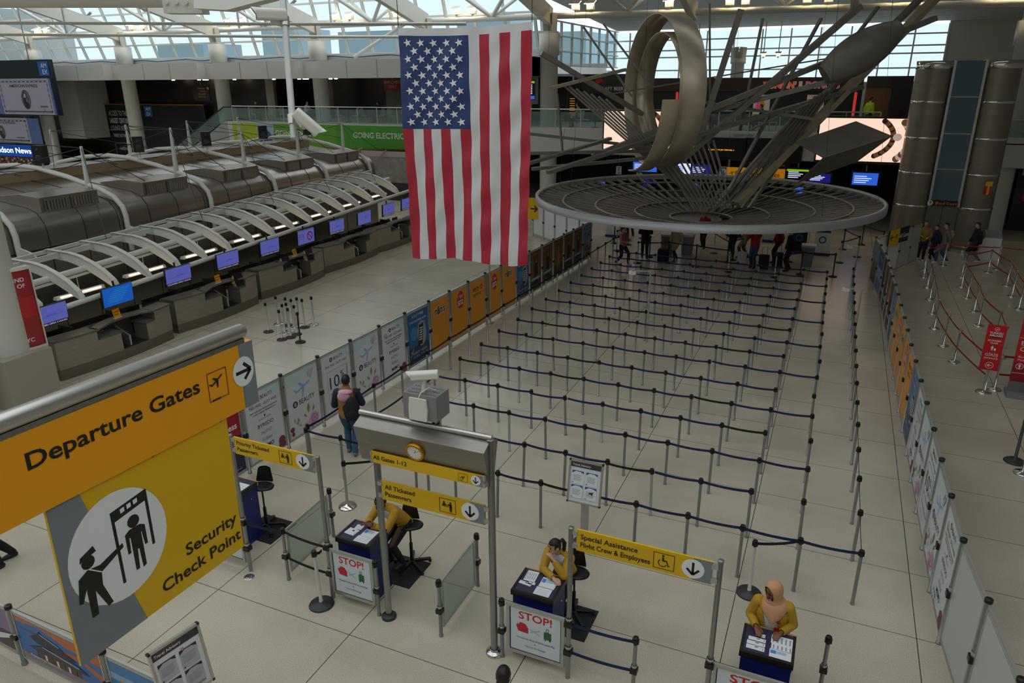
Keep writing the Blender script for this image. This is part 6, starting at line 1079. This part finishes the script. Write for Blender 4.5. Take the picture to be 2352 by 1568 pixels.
t = thing('shop_front', 'black beer bar front on the balcony left of the hoops', 'shop', (-21.5, 48.5, SLABZ)); MB().box((0, 0, 0), (9.3, .3, 2.5)).build('wall', DARK, t); MB().box((5.2, -.2, 1.8), (9.3, .1, 3.0)).build('fascia', DGREY, t); A = Art((0, -.205, 0), UX, UZ); A.text('CRAFT BEER', 7.2, 2.0, .22, SWHITE, 'c', 0); A.circ(8.6, 2.15, .22, SWHITE); A.circ(8.6, 2.15, .17, INK); A.poly([(6.2, 2.4), (6.7, 2.55), (6.5, 2.75), (6.1, 2.6)], RED); A.build('lettering', t); A = Art((0, -.005, 0), UX, UZ)
for k in range(9): A.rect(4.3, .25+k*.15, 4.65, .3+k*.15, mat('shelf_light', '#c98a3a', .5, emit=.5))
A.build('shelves', t)
p = at(1219, 206, Y=44); t = thing('display_screen', 'tall flight information screen on the balcony between flag and column', 'screen', p); MB().box((-.45, 0, -.85), (.45, .15, .8)).build('casing', GREYW, t); A = Art((0, -.003, 0), UX, UZ); A.rect(-.3, -.6, .3, .55, TICK); A.rect(-.26, .38, .26, .5, SG); A.rect(-.26, -.56, .26, -.36, SB)
for k in range(6): A.rect(-.22, -.25+k*.1, .1, -.2+k*.1, ST_)
A.build('picture', t); MB().box((-.05, .05, -(p.z-SLABZ)), (.05, .12, -.85)).build('post', STEEL, t)
# tables and white chairs
CHW = mat('chair_white', '#c3d0cf', .45)
ch0 = thing('cafe_chair', 'white metal cafe chair behind the balcony glass, first from the left', 'chair', (0, 0, 0), 0, 'white cafe chairs on the balcony')
m = MB(); m.box((-.2, -.2, .43), (.2, .2, .46)); m.build('seat', CHW, ch0); m = MB(); m.tube([(-.19, .19, .46), (-.18, .25, .85), (-.1, .27, .93), (.1, .27, .93), (.18, .25, .85), (.19, .19, .46)], .014, 6); m.build('back_frame', CHW, ch0)
m = MB()
for x in (-.08, 0, .08): m.cyl((x, .2, .46), (x, .265, .9), .01, 5)
m.build('back_slats', CHW, ch0)
for x in (-.18, .18):
    for y in (-.18, .18): MB().cyl((x, y, 0), (x*.95, y*.95, .44), .013, 6).build('leg', CHW, ch0)
tb0 = thing('cafe_table', 'dark round cafe table behind the balcony glass, first from the left', 'table', (0, 0, 0), 0, 'cafe tables on the balcony'); MB().lathe([(0, .72), (.36, .72), (.36, .75), (0, .75)], n=20).build('table_top', DGREY, tb0); MB().cyl((0, 0, .02), (0, 0, .72), .035, 8).build('column', BLACK, tb0); MB().lathe([(.24, 0), (.24, .02), (.04, .04)], n=16).build('base', BLACK, tb0)
TX = [-39.2, -36.6, -34.6, -31.6, -29.6, -27.4, -25.6, -22.5, -20.4, -15.2, -13.6, -10.5, -8.6, -6.6, -4.8, -3.0]; nc = 0; SEATS = []
for i, x in enumerate(TX):
    y = 43.4 if x < -17.5 else 42.9
    if any(abs(x-c) < .9 for c in colx): y = 42.35
    if i == 0: tb0.location = (x, y, SLABZ)
    else: dup(tb0, (x, y, SLABZ), 0, 'dark round cafe table behind the balcony glass, %s from the left' % ORD[i+1])
    for s in (-1, 1):
        cl = (x+s*.62, y+.05*((i % 3)-1), SLABZ); rz = s*-math.pi/2; nc += 1
        l = 'white metal cafe chair behind the balcony glass, number %d from the left' % nc if nc >= len(ORD) else 'white metal cafe chair behind the balcony glass, %s from the left' % ORD[nc]
        if nc == 1: ch0.location = cl; ch0.rotation_euler = (0, 0, rz)
        else: dup(ch0, cl, rz, l)
        SEATS.append((cl, rz))
for k in range(3):
    cl = (6.95+k*.95, 42.6+.15*k, 4.45); dup(ch0, cl, [math.pi/2, -math.pi/2, .4][k], 'white cafe chair on the right balcony, %s from the left' % ORD[k+1]); SEATS.append((cl, [math.pi/2, -math.pi/2, .4][k]))
# ---------------------------------------------------------------- people: one remeshed body each, clothing and hair as shells of it
import numpy as np
JAC = mat('blazer_mustard', '#b98f22', .75); SHIRTW = mat('white_shirt', '#d6dbe2', .7); BLACKCL = mat('black_cloth', '#15151a', .8); NAVYCL = mat('navy_cloth', '#1c2238', .8); DENIM = mat('blue_denim', '#2f5577', .8); TANCL = mat('tan_cloth', '#9a7236', .8); PINKCL = mat('pink_hood', '#d8a3b8', .8); PEACHCL = mat('peach_scarf', '#c8936b', .75)
REDCL = mat('red_jacket', '#b3121d', .6); ROSECL = mat('rose_sweater', '#b4636a', .8); HIVIS = mat('hi_vis', '#c2e21c', .6); GREYCL = mat('grey_cloth', '#6b6a68', .8); BEIGECL = mat('beige_coat', '#a08c70', .8); SHOEG = mat('grey_shoe', '#6c6f74', .6); SHOEB = mat('black_shoe', '#17171a', .5); SHOEW = mat('white_shoe', '#c9c9c6', .6); LIP = mat('lip', '#6d2b2c', .5); EYE = mat('eye_dark', '#0d0a09', .3); EYEW = mat('eye_white', '#cfcac2', .4); BROWN = mat('brown_cloth', '#5a4028', .8)
def ik(a, b, l1, l2, pole):
    d = b-a; L = min(d.length, (l1+l2)*.995); d = d.normalized(); q = (l1*l1-l2*l2+L*L)/(2*L); h = math.sqrt(max(l1*l1-q*q, 0)); p = pole-d*pole.dot(d)
    return a+d*q+p.normalized()*h, a+d*L
def person(label, loc, rz, h=1.7, hip=None, lean=0.0, twist=0.0, head=(0, 0), feet=None, hands=None, skin=SKIN1, hair=HAIR, garments=(), shoes=SHOEB, vox=.014, stride=0.0, girth=1.0, hairstyle='short', group=None, epole=None, bare=()):
    """local frame: X right, Y forward, Z up; hands/feet are local targets"""
    s = h/1.7; t = thing('person', label, 'person', loc, rz, group); W_ = Matrix.Rotation(rz, 4, 'Z'); cl = math.cos(lean); sl = math.sin(lean)
    hipp = V(hip) if hip else V((0, 0, .90*s-abs(stride)*.06)); up = V((0, sl, cl)); fw = V((0, cl, -sl)); rt = V((math.cos(twist), -math.sin(twist), 0))
    T = lambda x, y, z: hipp+up*(z*s)+fw*(y*s)+V((1, 0, 0))*(x*s) if abs(twist) < 1e-6 else hipp+up*(z*s)+fw*(y*s)+rt*(x*s)
    neck = T(0, -.005, .53); ya, pi_ = head; hd = neck+up*(.10*s)+V((0, .02, 0))*s; fwh = V((math.sin(ya)*math.cos(pi_), math.cos(ya)*math.cos(pi_), math.sin(pi_))); rth = fwh.cross(V((0, 0, 1))).normalized(); uph = rth.cross(fwh); hc = hd+uph*(.065*s)+fwh*(.015*s)
    sh = [T(-.175, 0, .46), T(.175, 0, .46)]; hj = [hipp+V((-.085*s, 0, -.03*s)), hipp+V((.085*s, 0, -.03*s))]
    if feet is None: feet = [(-.09, stride*.5, 0), (.09, -stride*.5, 0)]
    ft = [V((f[0], f[1], .085*s+f[2])) for f in feet]
    if hands is None: hands = [T(-.24, .05+stride*-.25, -.05), T(.24, .05+stride*.25, -.05)]
    hn = [V(q) for q in hands]; segs = []; mb = MB(); body = []
    def limb(a, b, r0, r1, tag, n=10, mid=None):
        pts = [a, (a+b)/2, b]; rr = [r0, mid if mid else (r0+r1)/2*1.04, r1]; mb.tube(pts, rr, n); mb.ell(a, (r0,)*3, 10); mb.ell(b, (r1,)*3, 10); segs.append((a, b, r0, r1, tag))
    def ellv(c, r, m=None, ax=None): # ellipsoid in head frame
        rot = Matrix((rth, fwh, uph)).transposed() if ax is None else ax; mb.ell(c, r, 14, 0, rot)
    g = girth
    tor = [(-.10, .13, .10), (0, .165, .115), (.12, .15, .105), (.25, .155, .112), (.36, .175, .112), (.45, .165, .09), (.51, .085, .065), (.55, .055, .055)]; rows = []
    for z, a, b in tor:
        c = T(0, 0, z); f_ = fw if z > .05 else V((0, 1, 0)); rows.append([c+(rt if z > .2 else V((1, 0, 0)))*(a*s*g*math.cos(k))+f_*(b*s*g*math.sin(k)) for k in [2*math.pi*i/20 for i in range(21)]])
    mb.grid(rows); mb.add(rows[0][:20], [tuple(range(20))[::-1]]); mb.add(rows[-1][:20], [tuple(range(20))])
    segs.append((T(0, 0, -.06), T(0, 0, .06), .14*g, .15*g, 'hips')); segs.append((T(0, 0, .08), T(0, 0, .46), .15*g, .15*g, 'torso')); segs.append((T(-.1, 0, .45), T(.1, 0, .45), .08, .08, 'torso'))
    limb(neck-up*.04*s, hd+uph*.0, .055*s, .052*s, 'neck')
    ellv(hc+uph*.02*s, (.073*s, .092*s, .10*s)); ellv(hc-uph*.045*s+fwh*.018*s, (.055*s, .07*s, .07*s)); ellv(hc-uph*.012*s+fwh*.095*s, (.013*s, .02*s, .025*s)); ellv(hc-uph*.03*s+fwh*.10*s, (.017*s, .014*s, .012*s))
    for k in (-1, 1): ellv(hc+rth*(k*.074*s)-uph*.01*s-fwh*.005*s, (.012*s, .02*s, .032*s))
    segs.append((hc-uph*.05*s, hc+uph*.05*s, .08*s, .09*s, 'head'))
    el = []
    for k in (0, 1):
        sg = -1 if k == 0 else 1; po = V(epole[k]) if epole else V((sg*.5, -.5, -.8)); e, w = ik(sh[k], hn[k], .28*s, .255*s, po); el.append(e)
        limb(sh[k], e, .054*s*g, .041*s*g, 'uparm', mid=.05*s*g); limb(e, w, .040*s*g, .027*s, 'forearm', mid=.037*s); d = (w-e).normalized(); sd = d.cross(V((0, 0, 1)))
        if sd.length < .1: sd = V((0, 1, 0))
        sd.normalize(); nz = sd.cross(d).normalized(); pc = w+d*.05*s; mb.ell(pc, (.042*s, .05*s, .018*s), 12, 0, Matrix((sd, d, nz)).transposed()); segs.append((w, w+d*.18*s, .03*s, .03*s, 'hand'))
        for q in range(4):
            a = pc+sd*((q-1.5)*.021*s)+d*.032*s; L_ = [.062, .074, .07, .054][q]*s; b = a+d*L_*.5-nz*.008*s; c = b+d*L_*.38-nz*.024*s; mb.tube([a, b, c], [.0105*s, .0098*s, .0085*s], 8); mb.ell(c, (.0085*s,)*3, 8)
        a = pc-d*.025*s+sd*(-sg*.035*s); b = a+d*.035*s+sd*(-sg*.022*s)-nz*.008*s; c = b+d*.032*s-nz*.012*s; mb.tube([a, b, c], [.013*s, .0115*s, .0095*s], 8); mb.ell(c, (.0095*s,)*3, 8)
    for k in (0, 1):
        kn, an = ik(hj[k], ft[k], .43*s, .42*s, V((0, 1, .15))); limb(hj[k], kn, .088*s*g, .056*s, 'thigh', mid=.077*s*g); limb(kn, an, .054*s, .037*s, 'calf', mid=.052*s); f0 = V((an.x, an.y-.03*s, an.z-.045*s)); f1 = V((an.x*1.0+.01*(1 if k else -1), an.y+.15*s, an.z-.055*s)); mb.tube([f0, (f0+f1)/2, f1], [.038*s, .042*s, .03*s], 10); mb.ell(f1, (.035*s, .04*s, .026*s), 10); mb.ell(f0, (.036*s, .036*s, .036*s), 10); segs.append((f0, f1, .04*s, .04*s, 'foot'))
    me0 = _me(mb, 'body', skin); ob = bpy.data.objects.new('body', me0); SC.collection.objects.link(ob); rm = ob.modifiers.new('r', 'REMESH'); rm.mode = 'VOXEL'; rm.voxel_size = vox; rm.use_smooth_shade = True; sm = ob.modifiers.new('s', 'SMOOTH'); sm.iterations = 2 if vox > .01 else 3; sm.factor = .4
    dg = bpy.context.evaluated_depsgraph_get(); me = bpy.data.meshes.new_from_object(ob.evaluated_get(dg)); bpy.data.objects.remove(ob); me.materials.clear(); me.materials.append(skin); me.name = 'body'
    o = child('body', me, t); n = len(me.vertices); co_ = np.empty(n*3); me.vertices.foreach_get('co', co_); co_ = co_.reshape(-1, 3); no = np.empty(n*3); me.vertices.foreach_get('normal', no); no = no.reshape(-1, 3)
    best = np.full(n, 1e9); lab = np.zeros(n, int); names_ = []
    for (a, b, r0, r1, tg) in segs:
        if tg not in names_: names_.append(tg)
        a, b = np.array(a), np.array(b); ab = b-a; tt = np.clip(((co_-a)@ab)/max(ab@ab, 1e-9), 0, 1); dd = np.linalg.norm(co_-(a+tt[:, None]*ab), axis=1)-(r0+(r1-r0)*tt); m_ = dd < best; best[m_] = dd[m_]; lab[m_] = names_.index(tg)
    polys = np.array([p.vertices[:] if len(p.vertices) == 4 else (*p.vertices[:], p.vertices[0]) for p in me.polygons]); info = dict(hc=hc, fwh=fwh, uph=uph, rth=rth, neck=neck, T=T, sh=sh, el=el, s=s, hipp=hipp, up=up, fw=fw)
    hl = np.stack([(co_-np.array(hc))@np.array(rth), (co_-np.array(hc))@np.array(fwh), (co_-np.array(hc))@np.array(uph)], 1)/s; ux_, uf_, uu_ = np.array((1., 0, 0)), np.array(fw), np.array(up); tl_ = np.stack([(co_-np.array(hipp))@ux_, (co_-np.array(hipp))@uf_, (co_-np.array(hipp))@uu_], 1)/s
    def shell(name, mask, off, m_, thick=True, lb=None):
        keep = mask[polys].all(axis=1); f = polys[keep]
        if len(f) == 0: return None
        used = np.unique(f); mp = -np.ones(n, int); mp[used] = np.arange(len(used)); vo = co_[used]+no[used]*off; q = bpy.data.meshes.new(name); q.from_pydata(vo.tolist(), [], [[int(mp[i]) for i in (x[:3] if x[3] == x[0] else x)] for x in f]); q.materials.append(m_); q.polygons.foreach_set('use_smooth', [True]*len(q.polygons)); c = child(name, q, t)
        if thick: sd_ = c.modifiers.new('t', 'SOLIDIFY'); sd_.thickness = max(off*.8, .004); sd_.offset = -1
        if lb: c['label'] = lb
        return c
    L = lambda *k: np.isin(lab, [names_.index(x) for x in k if x in names_])
    for (nm, kind, off, m_) in garments:
        if kind == 'trousers': mk = L('hips', 'thigh', 'calf') & (tl_[:, 2] < .05)
        elif kind == 'top': mk = L('torso', 'uparm', 'forearm') | (L('hips') & (tl_[:, 2] > -.06))
        elif kind == 'open': mk = (L('torso', 'uparm', 'forearm') | (L('hips'))) & ~((tl_[:, 1] > .02) & (np.abs(tl_[:, 0]) < .02+.105*np.clip(tl_[:, 2], 0, .55)/.5) & (lab != names_.index('uparm')) & (lab != names_.index('forearm')))
        elif kind == 'shirt': mk = (L('torso') & (tl_[:, 1] > -.02) & (np.abs(tl_[:, 0]) < .13)) & (tl_[:, 2] < .56)
        elif kind == 'coat': mk = L('torso', 'uparm', 'forearm', 'hips') | (L('thigh') & (tl_[:, 2] > -.38))
        elif kind == 'sleeves': mk = L('uparm')
        elif kind == 'cuffs': mk = L('forearm')
        elif kind == 'vest': mk = L('torso') | (L('hips') & (tl_[:, 2] > -.03))
        shell(nm, mk, off*s, m_)
    if shoes: shell('shoes', L('foot') | (L('calf') & (co_[:, 2] < .11*s)), .006*s, shoes)
    face = (hl[:, 1] > .035) & (hl[:, 2] < .058) & (np.abs(hl[:, 0]) < .062)
    if hairstyle in ('short', 'tail', 'long'):
        ear = (np.abs(hl[:, 0]) > .07) & (hl[:, 2] < .02) & (hl[:, 1] > -.03); lo = -.06 if hairstyle != 'long' else -.2
        shell('hair', (L('head') | L('neck')) & ~face & ~ear & (hl[:, 2] > np.where(hl[:, 1] > 0, -.0, lo)), .011*s, hair)
        if hairstyle == 'tail': m = MB(); b0 = hc-fwh*.10*s+uph*.05*s; m.tube([b0+fwh*.02*s, b0-fwh*.03*s+uph*.01*s, b0-fwh*.055*s-uph*.06*s, b0-fwh*.04*s-uph*.17*s, b0-fwh*.03*s-uph*.22*s], [.022*s, .028*s, .034*s, .026*s, .006*s], 10); m.build('ponytail', hair, t)
        if hairstyle == 'long': m = MB(); m.ell(hc-fwh*.06*s-uph*.1*s, (.075*s, .045*s, .15*s), 12, 0, Matrix((rth, fwh, uph)).transposed()); m.build('long_hair', hair, t)
    m = MB()
    for k in (-1, 1):
        e = hc+rth*(k*.031*s)+fwh*.086*s+uph*.012*s; m.ell(e, (.015*s, .008*s, .0075*s), 8, 0, Matrix((rth, fwh, uph)).transposed()); m.bar(e+rth*(-.017*s)+uph*.02*s+fwh*.004*s, e+rth*.017*s+uph*.022*s+fwh*.004*s, .006*s, .005*s)
    m.build('eyes', EYE, t); m = MB(); m.ell(hc+fwh*.088*s-uph*.062*s, (.022*s, .007*s, .007*s), 10, 0, Matrix((rth, fwh, uph)).transposed()); m.build('lips', LIP, t)
    return t, info
def loc_of(base, rz, P):     # world point to the person's local frame
    return Matrix.Rotation(-rz, 3, 'Z') @ (V(P)-V(base))
# --- the three women at the podiums
def woman(label, base, rz, hip, lean, head, hw, feet, **k):
    return person(label, (*base, 0), rz, hip=hip, lean=lean, head=head, hands=[loc_of((*base, 0), rz, q) for q in hw], feet=feet, vox=.0075, garments=(('shirt', 'shirt', .008, SHIRTW), ('trousers', 'trousers', .012, BLACKCL), ('blazer', 'open', .02, JAC)), **k)
t, I = woman('woman in a mustard blazer leaning with clasped hands on the left podium', (-5.66, 8.34), math.pi-.22, (0, 0, .86), .74, (-.3, .1), [(-5.80, 7.70, 1.10), (-5.84, 7.735, 1.105)], [(-.11, .16, .12), (.11, .2, .12)], skin=SKIN3, hairstyle='tail', h=1.66, epole=[(-.6, 0, -.7), (.6, 0, -.7)])
t, I = woman('woman in a mustard blazer resting her chin on her hand at the middle podium', (-2.84, 8.22), math.pi-.12, (0, 0, .84), .52, (.6, -.12), [(-2.86, 7.78, 1.27), (-2.82, 7.66, 1.085)], [(-.11, .16, .12), (.11, .2, .12)], skin=SKIN2, hairstyle='tail', h=1.62, epole=[(-.6, .35, -.9), (.9, 0, -.3)])
m = MB(); s = I['s']; m.tube([I['T'](-.05, .115, .46), I['T'](-.01, .14, .3), I['T'](.03, .14, .16)], .012, 6); m.build('lanyard', PBL, t)
base, rz = (-.04, 8.02), math.pi
t, I = woman('woman in a peach headscarf and mustard blazer standing at the rightmost podium', base, rz, (0, 0, .89), .10, (.75, -.25), [(.09, 7.80, 1.085), (-.20, 7.79, 1.085)], [(-.1, 0, 0), (.1, .03, 0)], skin=SKIN1, hairstyle='scarf', h=1.66, girth=1.14, epole=[(-.3, -.2, -.9), (.3, -.2, -.9)])
hc, fwh, uph, rth, s = I['hc'], I['fwh'], I['uph'], I['rth'], I['s']; m = MB(); rows = []
for z, a, b, f in ((.128, .001, .001, 0), (.126, .04, .045, 0), (.115, .066, .078, -.002), (.09, .084, .1, -.006), (.05, .094, .110, -.012), (0, .096, .112, -.012), (-.05, .092, .108, -.010), (-.085, .088, .100, -.004), (-.11, .09, .105, .0), (-.14, .10, .115, .0)):
    gap = .80 if -.09 < z < .07 else (.6 if .07 < z < .1 else 0); r = []
    for i in range(37):
        k = math.pi/2+gap+(2*math.pi-2*gap)*i/36; w_ = 1+.012*math.sin(7*k+z*60); r.append(hc+uph*(z*s)+rth*(a*s*w_*math.cos(k))+fwh*((b*w_*math.sin(k)+f)*s))
    rows.append(r)
for zz, a, b, y in ((.545, .115, .13, .01), (.52, .14, .14, .02), (.48, .155, .15, .03), (.44, .15, .16, .035), (.40, .125, .168, .04), (.36, .08, .17, .045), (.33, .03, .168, .05)):
    r = []
    for i in range(37):
        k = math.pi/2+2*math.pi*i/36; fr = max(0, math.sin(k)); w_ = 1+.025*math.sin(11*k+zz*25); r.append(I['T'](a*w_*math.cos(k)*1.05-.01, y+b*w_*math.sin(k), zz if fr > .2 or zz > .46 else .46))
    rows.append(r)
m.grid(rows[::-1]); c = m.build('headscarf', PEACHCL, t); wd = c.modifiers.new('w', 'WELD'); wd.merge_threshold = .002; sd_ = c.modifiers.new('t', 'SOLIDIFY'); sd_.thickness = .007; sd_.offset = 1; c.modifiers.new('s', 'SUBSURF').levels = 1; c.modifiers['s'].render_levels = 1
MB().obox(I['T'](-.075, .175, .2), (.03, 0, 0), (0, .005, 0), (0, 0, .042)).build('badge', CRIM, t); m = MB(); m.ell(I['T'](-.09, .165, .33), (.025, .015, .02), 8); m.build('brooch', REDD, t)
# --- man with backpack walking into the maze
base = (-8.66, 11.07); t, I = person('man with a black backpack and pink hood walking away along the left fence', (*base, 0), .45, h=1.80, stride=.12, hands=[(-.17, .26, 1.06), (.2, .32, 1.15)], skin=SKIN1, vox=.012, feet=[(-.07, .12, 0), (.09, -.1, .03)], garments=(('trousers', 'trousers', .014, DENIM), ('jacket_body', 'top', .022, TANCL), ('jacket_sleeves', 'sleeves', .03, NAVYCL), ('jacket_cuffs', 'cuffs', .027, SHIRTW)), shoes=SHOEG, girth=1.05, epole=[(-.55, -.6, -.7), (.55, -.6, -.7)])
T = I['T']; m = MB(); m.ell(T(0, -.10, .51), (.15, .09, .05), 14); m.ell(T(-.03, -.145, .43), (.13, .035, .12), 14); m.ell(T(0, .0, .53), (.1, .09, .05), 12); m.build('hood', PINKCL, t)
bp = thing('backpack', 'black backpack on the walking man, slung over his right shoulder', 'backpack', (Matrix.Rotation(.45, 3, 'Z') @ T(.13, -.22, .20))+V((*base, 0)), .45); m = MB(); rows = []
for z, a, b in ((-.24, .02, .02), (-.23, .13, .08), (-.12, .16, .105), (.05, .15, .10), (.18, .11, .075), (.25, .06, .045), (.27, .01, .01)): rows.append([V((a*math.cos(k)*(1+.1*math.sin(2*k)), b*math.sin(k), z)) for k in [2*math.pi*i/20 for i in range(21)]])
m.grid(rows); m.build('bag', BLACKCL, bp); m = MB(); m.tube([(.06, .06, .2), (.05, .12, .3), (.03, .22, .33)], .022, 8); m.build('strap', BLACKCL, bp); m = MB(); m.tube([(-.1, .06, .12), (-.2, .1, 0), (-.17, .08, -.2), (-.08, .05, -.42)], .014, 6); m.build('loose_strap', BLACKCL, bp); m = MB(); m.ell((0, -.09, -.1), (.1, .03, .09), 12); m.build('front_pocket', BLACKCL, bp)
# --- people partly in the frame near the camera
person('person in black walking at the left edge, only the legs in view', (*at(18, 1290, Z=0).xy, 0), 2.9, h=1.72, stride=.25, vox=.016, garments=(('trousers', 'trousers', .02, BLACKCL), ('jacket', 'top', .03, BLACKCL)), shoes=SHOEB, skin=SKIN2)
person('person with black hair seen from above at the bottom edge', (-2.52, 5.36, 0), 0.2, h=1.68, stride=.2, vox=.016, garments=(('trousers', 'trousers', .014, BLACKCL), ('jacket', 'top', .022, BLACKCL)), hairstyle='long', skin=SKIN2)
# --- travellers by the elevator and at the far end of the queue
FAR = .018
def trav(label, x, y, rz, top, legs, kind='top', h=1.72, stride=.3, hair='short', skin=SKIN2, shoes=SHOEB, hands=None, feet=None, off=.022, girth=1.0, extra=None, hip=None, z=0, lean=.04, head=(0, 0)):
    t, I = person(label, (x, y, z), rz, h=h, stride=stride, vox=FAR, hairstyle=hair, skin=skin, shoes=shoes, hands=hands, feet=feet, garments=(('trousers', 'trousers', .016, legs), ('coat' if kind == 'coat' else 'jacket', kind, off, top)), girth=girth, hip=hip, lean=lean, head=head); return t, I
t, I = trav('man in a tan sweater with a dark coat over his arm walking past the elevator', 3.67, 35.0, math.pi-.1, TANCL, BLACKCL, shoes=SHOEW, hands=[(-.15, .26, 1.05), (.12, .3, 1.1)]); c_ = MB(); c_.ell(V((.26, .12, 1.0)), (.14, .16, .28), 12); o = c_.build('carried_coat', BLACKCL, t)
trav('child in dark clothes walking beside the adult in the grey coat', 4.15, 35.1, math.pi/2+.3, NAVYCL, BLACKCL, h=1.55, shoes=SHOEW); t, I = trav('person in a grey coat with red scarf walking left by the elevator', 4.45, 34.8, math.pi/2+.2, GREYCL, DENIM, 'coat', shoes=SHOEW, stride=.5); m = MB(); m.ell(I['T'](0, .04, .5), (.11, .1, .06), 12); m.build('scarf', REDCL, t); m = MB(); m.ell(I['T'](0, -.2, .3), (.14, .1, .22), 12); m.build('rucksack', BEIGECL, t)
t, I = trav('person in a long black coat walking left beside the right drum', 5.65, 35.35, math.pi/2+.1, BLACKCL, GREYCL, 'coat', stride=.55, shoes=SHOEW, off=.035); m = MB(); m.ell(I['T'](0, -.2, .32), (.13, .09, .2), 12); m.build('rucksack', BROWN, t)
t, I = trav('woman in a rose sweater and black trousers at the far end of the queue', -7.95, 29.4, -math.pi/2-.3, ROSECL, BLACKCL, h=1.66, hair='tail', stride=.5, shoes=SHOEW, hands=[(-.12, .3, 1.05), (.14, .3, 1.02)])
trav('person in a black jacket standing behind the rose sweater woman', -7.35, 30.9, .3, BLACKCL, BLACKCL, h=1.78, hands=[(-.15, .25, 1.05), (.15, .25, 1.05)]); trav('person in a white and brown coat bending in the queue', -6.0, 31.0, 2.6, BEIGECL, BLACKCL, 'coat', lean=.2)
t, I = trav('person in a red jacket holding up a phone in the queue', -2.78, 30.95, math.pi-.3, REDCL, DENIM, h=1.74, stride=.1, hands=[(-.07, .3, 1.5), (.08, .3, 1.5)], off=.035)
trav('older person in black with a patterned collar walking right in the queue', -1.4, 30.95, math.pi/2+.5, BLACKCL, BLACKCL, 'coat', h=1.72, stride=.2); trav('person in dark red behind the older person in black', -1.95, 32.3, 2.0, REDD, BLACKCL, h=1.75); trav('person in black standing right of the middle of the queue', -3.9, 32.9, 3.0, BLACKCL, BLACKCL, h=1.75); trav('person in a beige coat with a bag in the middle of the queue', -3.35, 32.6, 1.5, BEIGECL, BROWN, 'coat', h=1.7); trav('person in a red top under the middle of the dish', -5.35, 34.0, 3.0, REDCL, BLACKCL, h=1.7); trav('person in navy at the kiosk left under the dish', -9.2, 35.4, .6, NAVYCL, BLACKCL, h=1.76); trav('person in black near the rear counter under the dish', -4.9, 37.4, .2, BLACKCL, NAVYCL); trav('person in grey farther back under the dish', -2.2, 38.0, 2.8, GREYCL, BLACKCL)
def suitcase(x, y, m_, label, h=.62, w=.4, d=.24, rz=0):
    t = thing('suitcase', label, 'suitcase', (x, y, 0), rz); b = MB(); b.prism([(-w/2, .06), (-w/2+.03, .04), (w/2-.03, .04), (w/2, .06), (w/2, h-.03), (w/2-.03, h), (-w/2+.03, h), (-w/2, h-.03)], (0, d/2, 0), UX, UZ, d); b.build('body', m_, t)
    b = MB(); b.tube([(-.1, 0, h), (-.1, 0, h+.32), (.1, 0, h+.32), (.1, 0, h)], .01, 6); b.build('handle', DGREY, t)
    for sx_ in (-1, 1): MB().ell((sx_*(w/2-.05), 0, .03), (.03, .03, .03), 8).build('wheel', RUBBER, t)
    return t
suitcase(-2.35, 30.75, NAVYCL, 'navy suitcase beside the person in the red jacket'); suitcase(-1.85, 31.15, NAVYCL, 'second navy suitcase between the red jacket and the black coat', .68); suitcase(-6.45, 30.4, BLACKCL, 'tilted black suitcase in the queue near the bending person', .6); suitcase(-3.3, 31.5, SHIRTW, 'white bag-like suitcase left of the person in the red jacket', .5, .36)
# --- seated people on the balcony
SP = [(0, BROWN, 'brown'), (4, SHIRTW, 'white'), (9, BLACKCL, 'black and white'), (11, HIVIS, 'hi-vis yellow'), (13, BROWN, 'brown'), (15, ROSECL, 'rose'), (17, NAVYCL, 'navy'), (19, BEIGECL, 'beige'), (22, BLACKCL, 'black'), (24, HIVIS, 'bright hi-vis yellow'), (26, GREYCL, 'grey'), (29, NAVYCL, 'dark navy')]
for i, (k, m_, nm) in enumerate(SP):
    (x, y, z), rz = SEATS[k]; trav('person in %s sitting at a balcony table, %s from the left' % (nm, ORD[i+1]), x, y, rz+math.pi, m_, BLACKCL if m_ is not HIVIS else NAVYCL, hip=(0, .02, .55), feet=[(-.1, .42, 0), (.1, .42, 0)], hands=[(-.15, .4, .78), (.15, .4, .78)], z=z, lean=.12) if False else trav('person in %s sitting at a balcony table, %s from the left' % (nm, ORD[i+1]), x, y, rz+math.pi, m_, BLACKCL if m_ is not HIVIS else NAVYCL, hip=(0, .02, .55), feet=[(-.1, .42, 0), (.1, .42, 0)], hands=[(-.15, .4, .80), (.15, .4, .80)], z=z, lean=.12)
(x, y, z), rz = SEATS[-3]; trav('person in black sitting at the right balcony table', x, y, rz+math.pi, BLACKCL, DENIM, hip=(0, .02, .55), feet=[(-.1, .42, 0), (.1, .42, 0)], hands=[(-.15, .4, .80), (.15, .4, .80)], z=z, lean=.1)
trav('worker in a hi-vis yellow jacket standing at the balcony stall', 1.0, 44.6, -.8, HIVIS, NAVYCL, z=SLABZ, stride=.2)
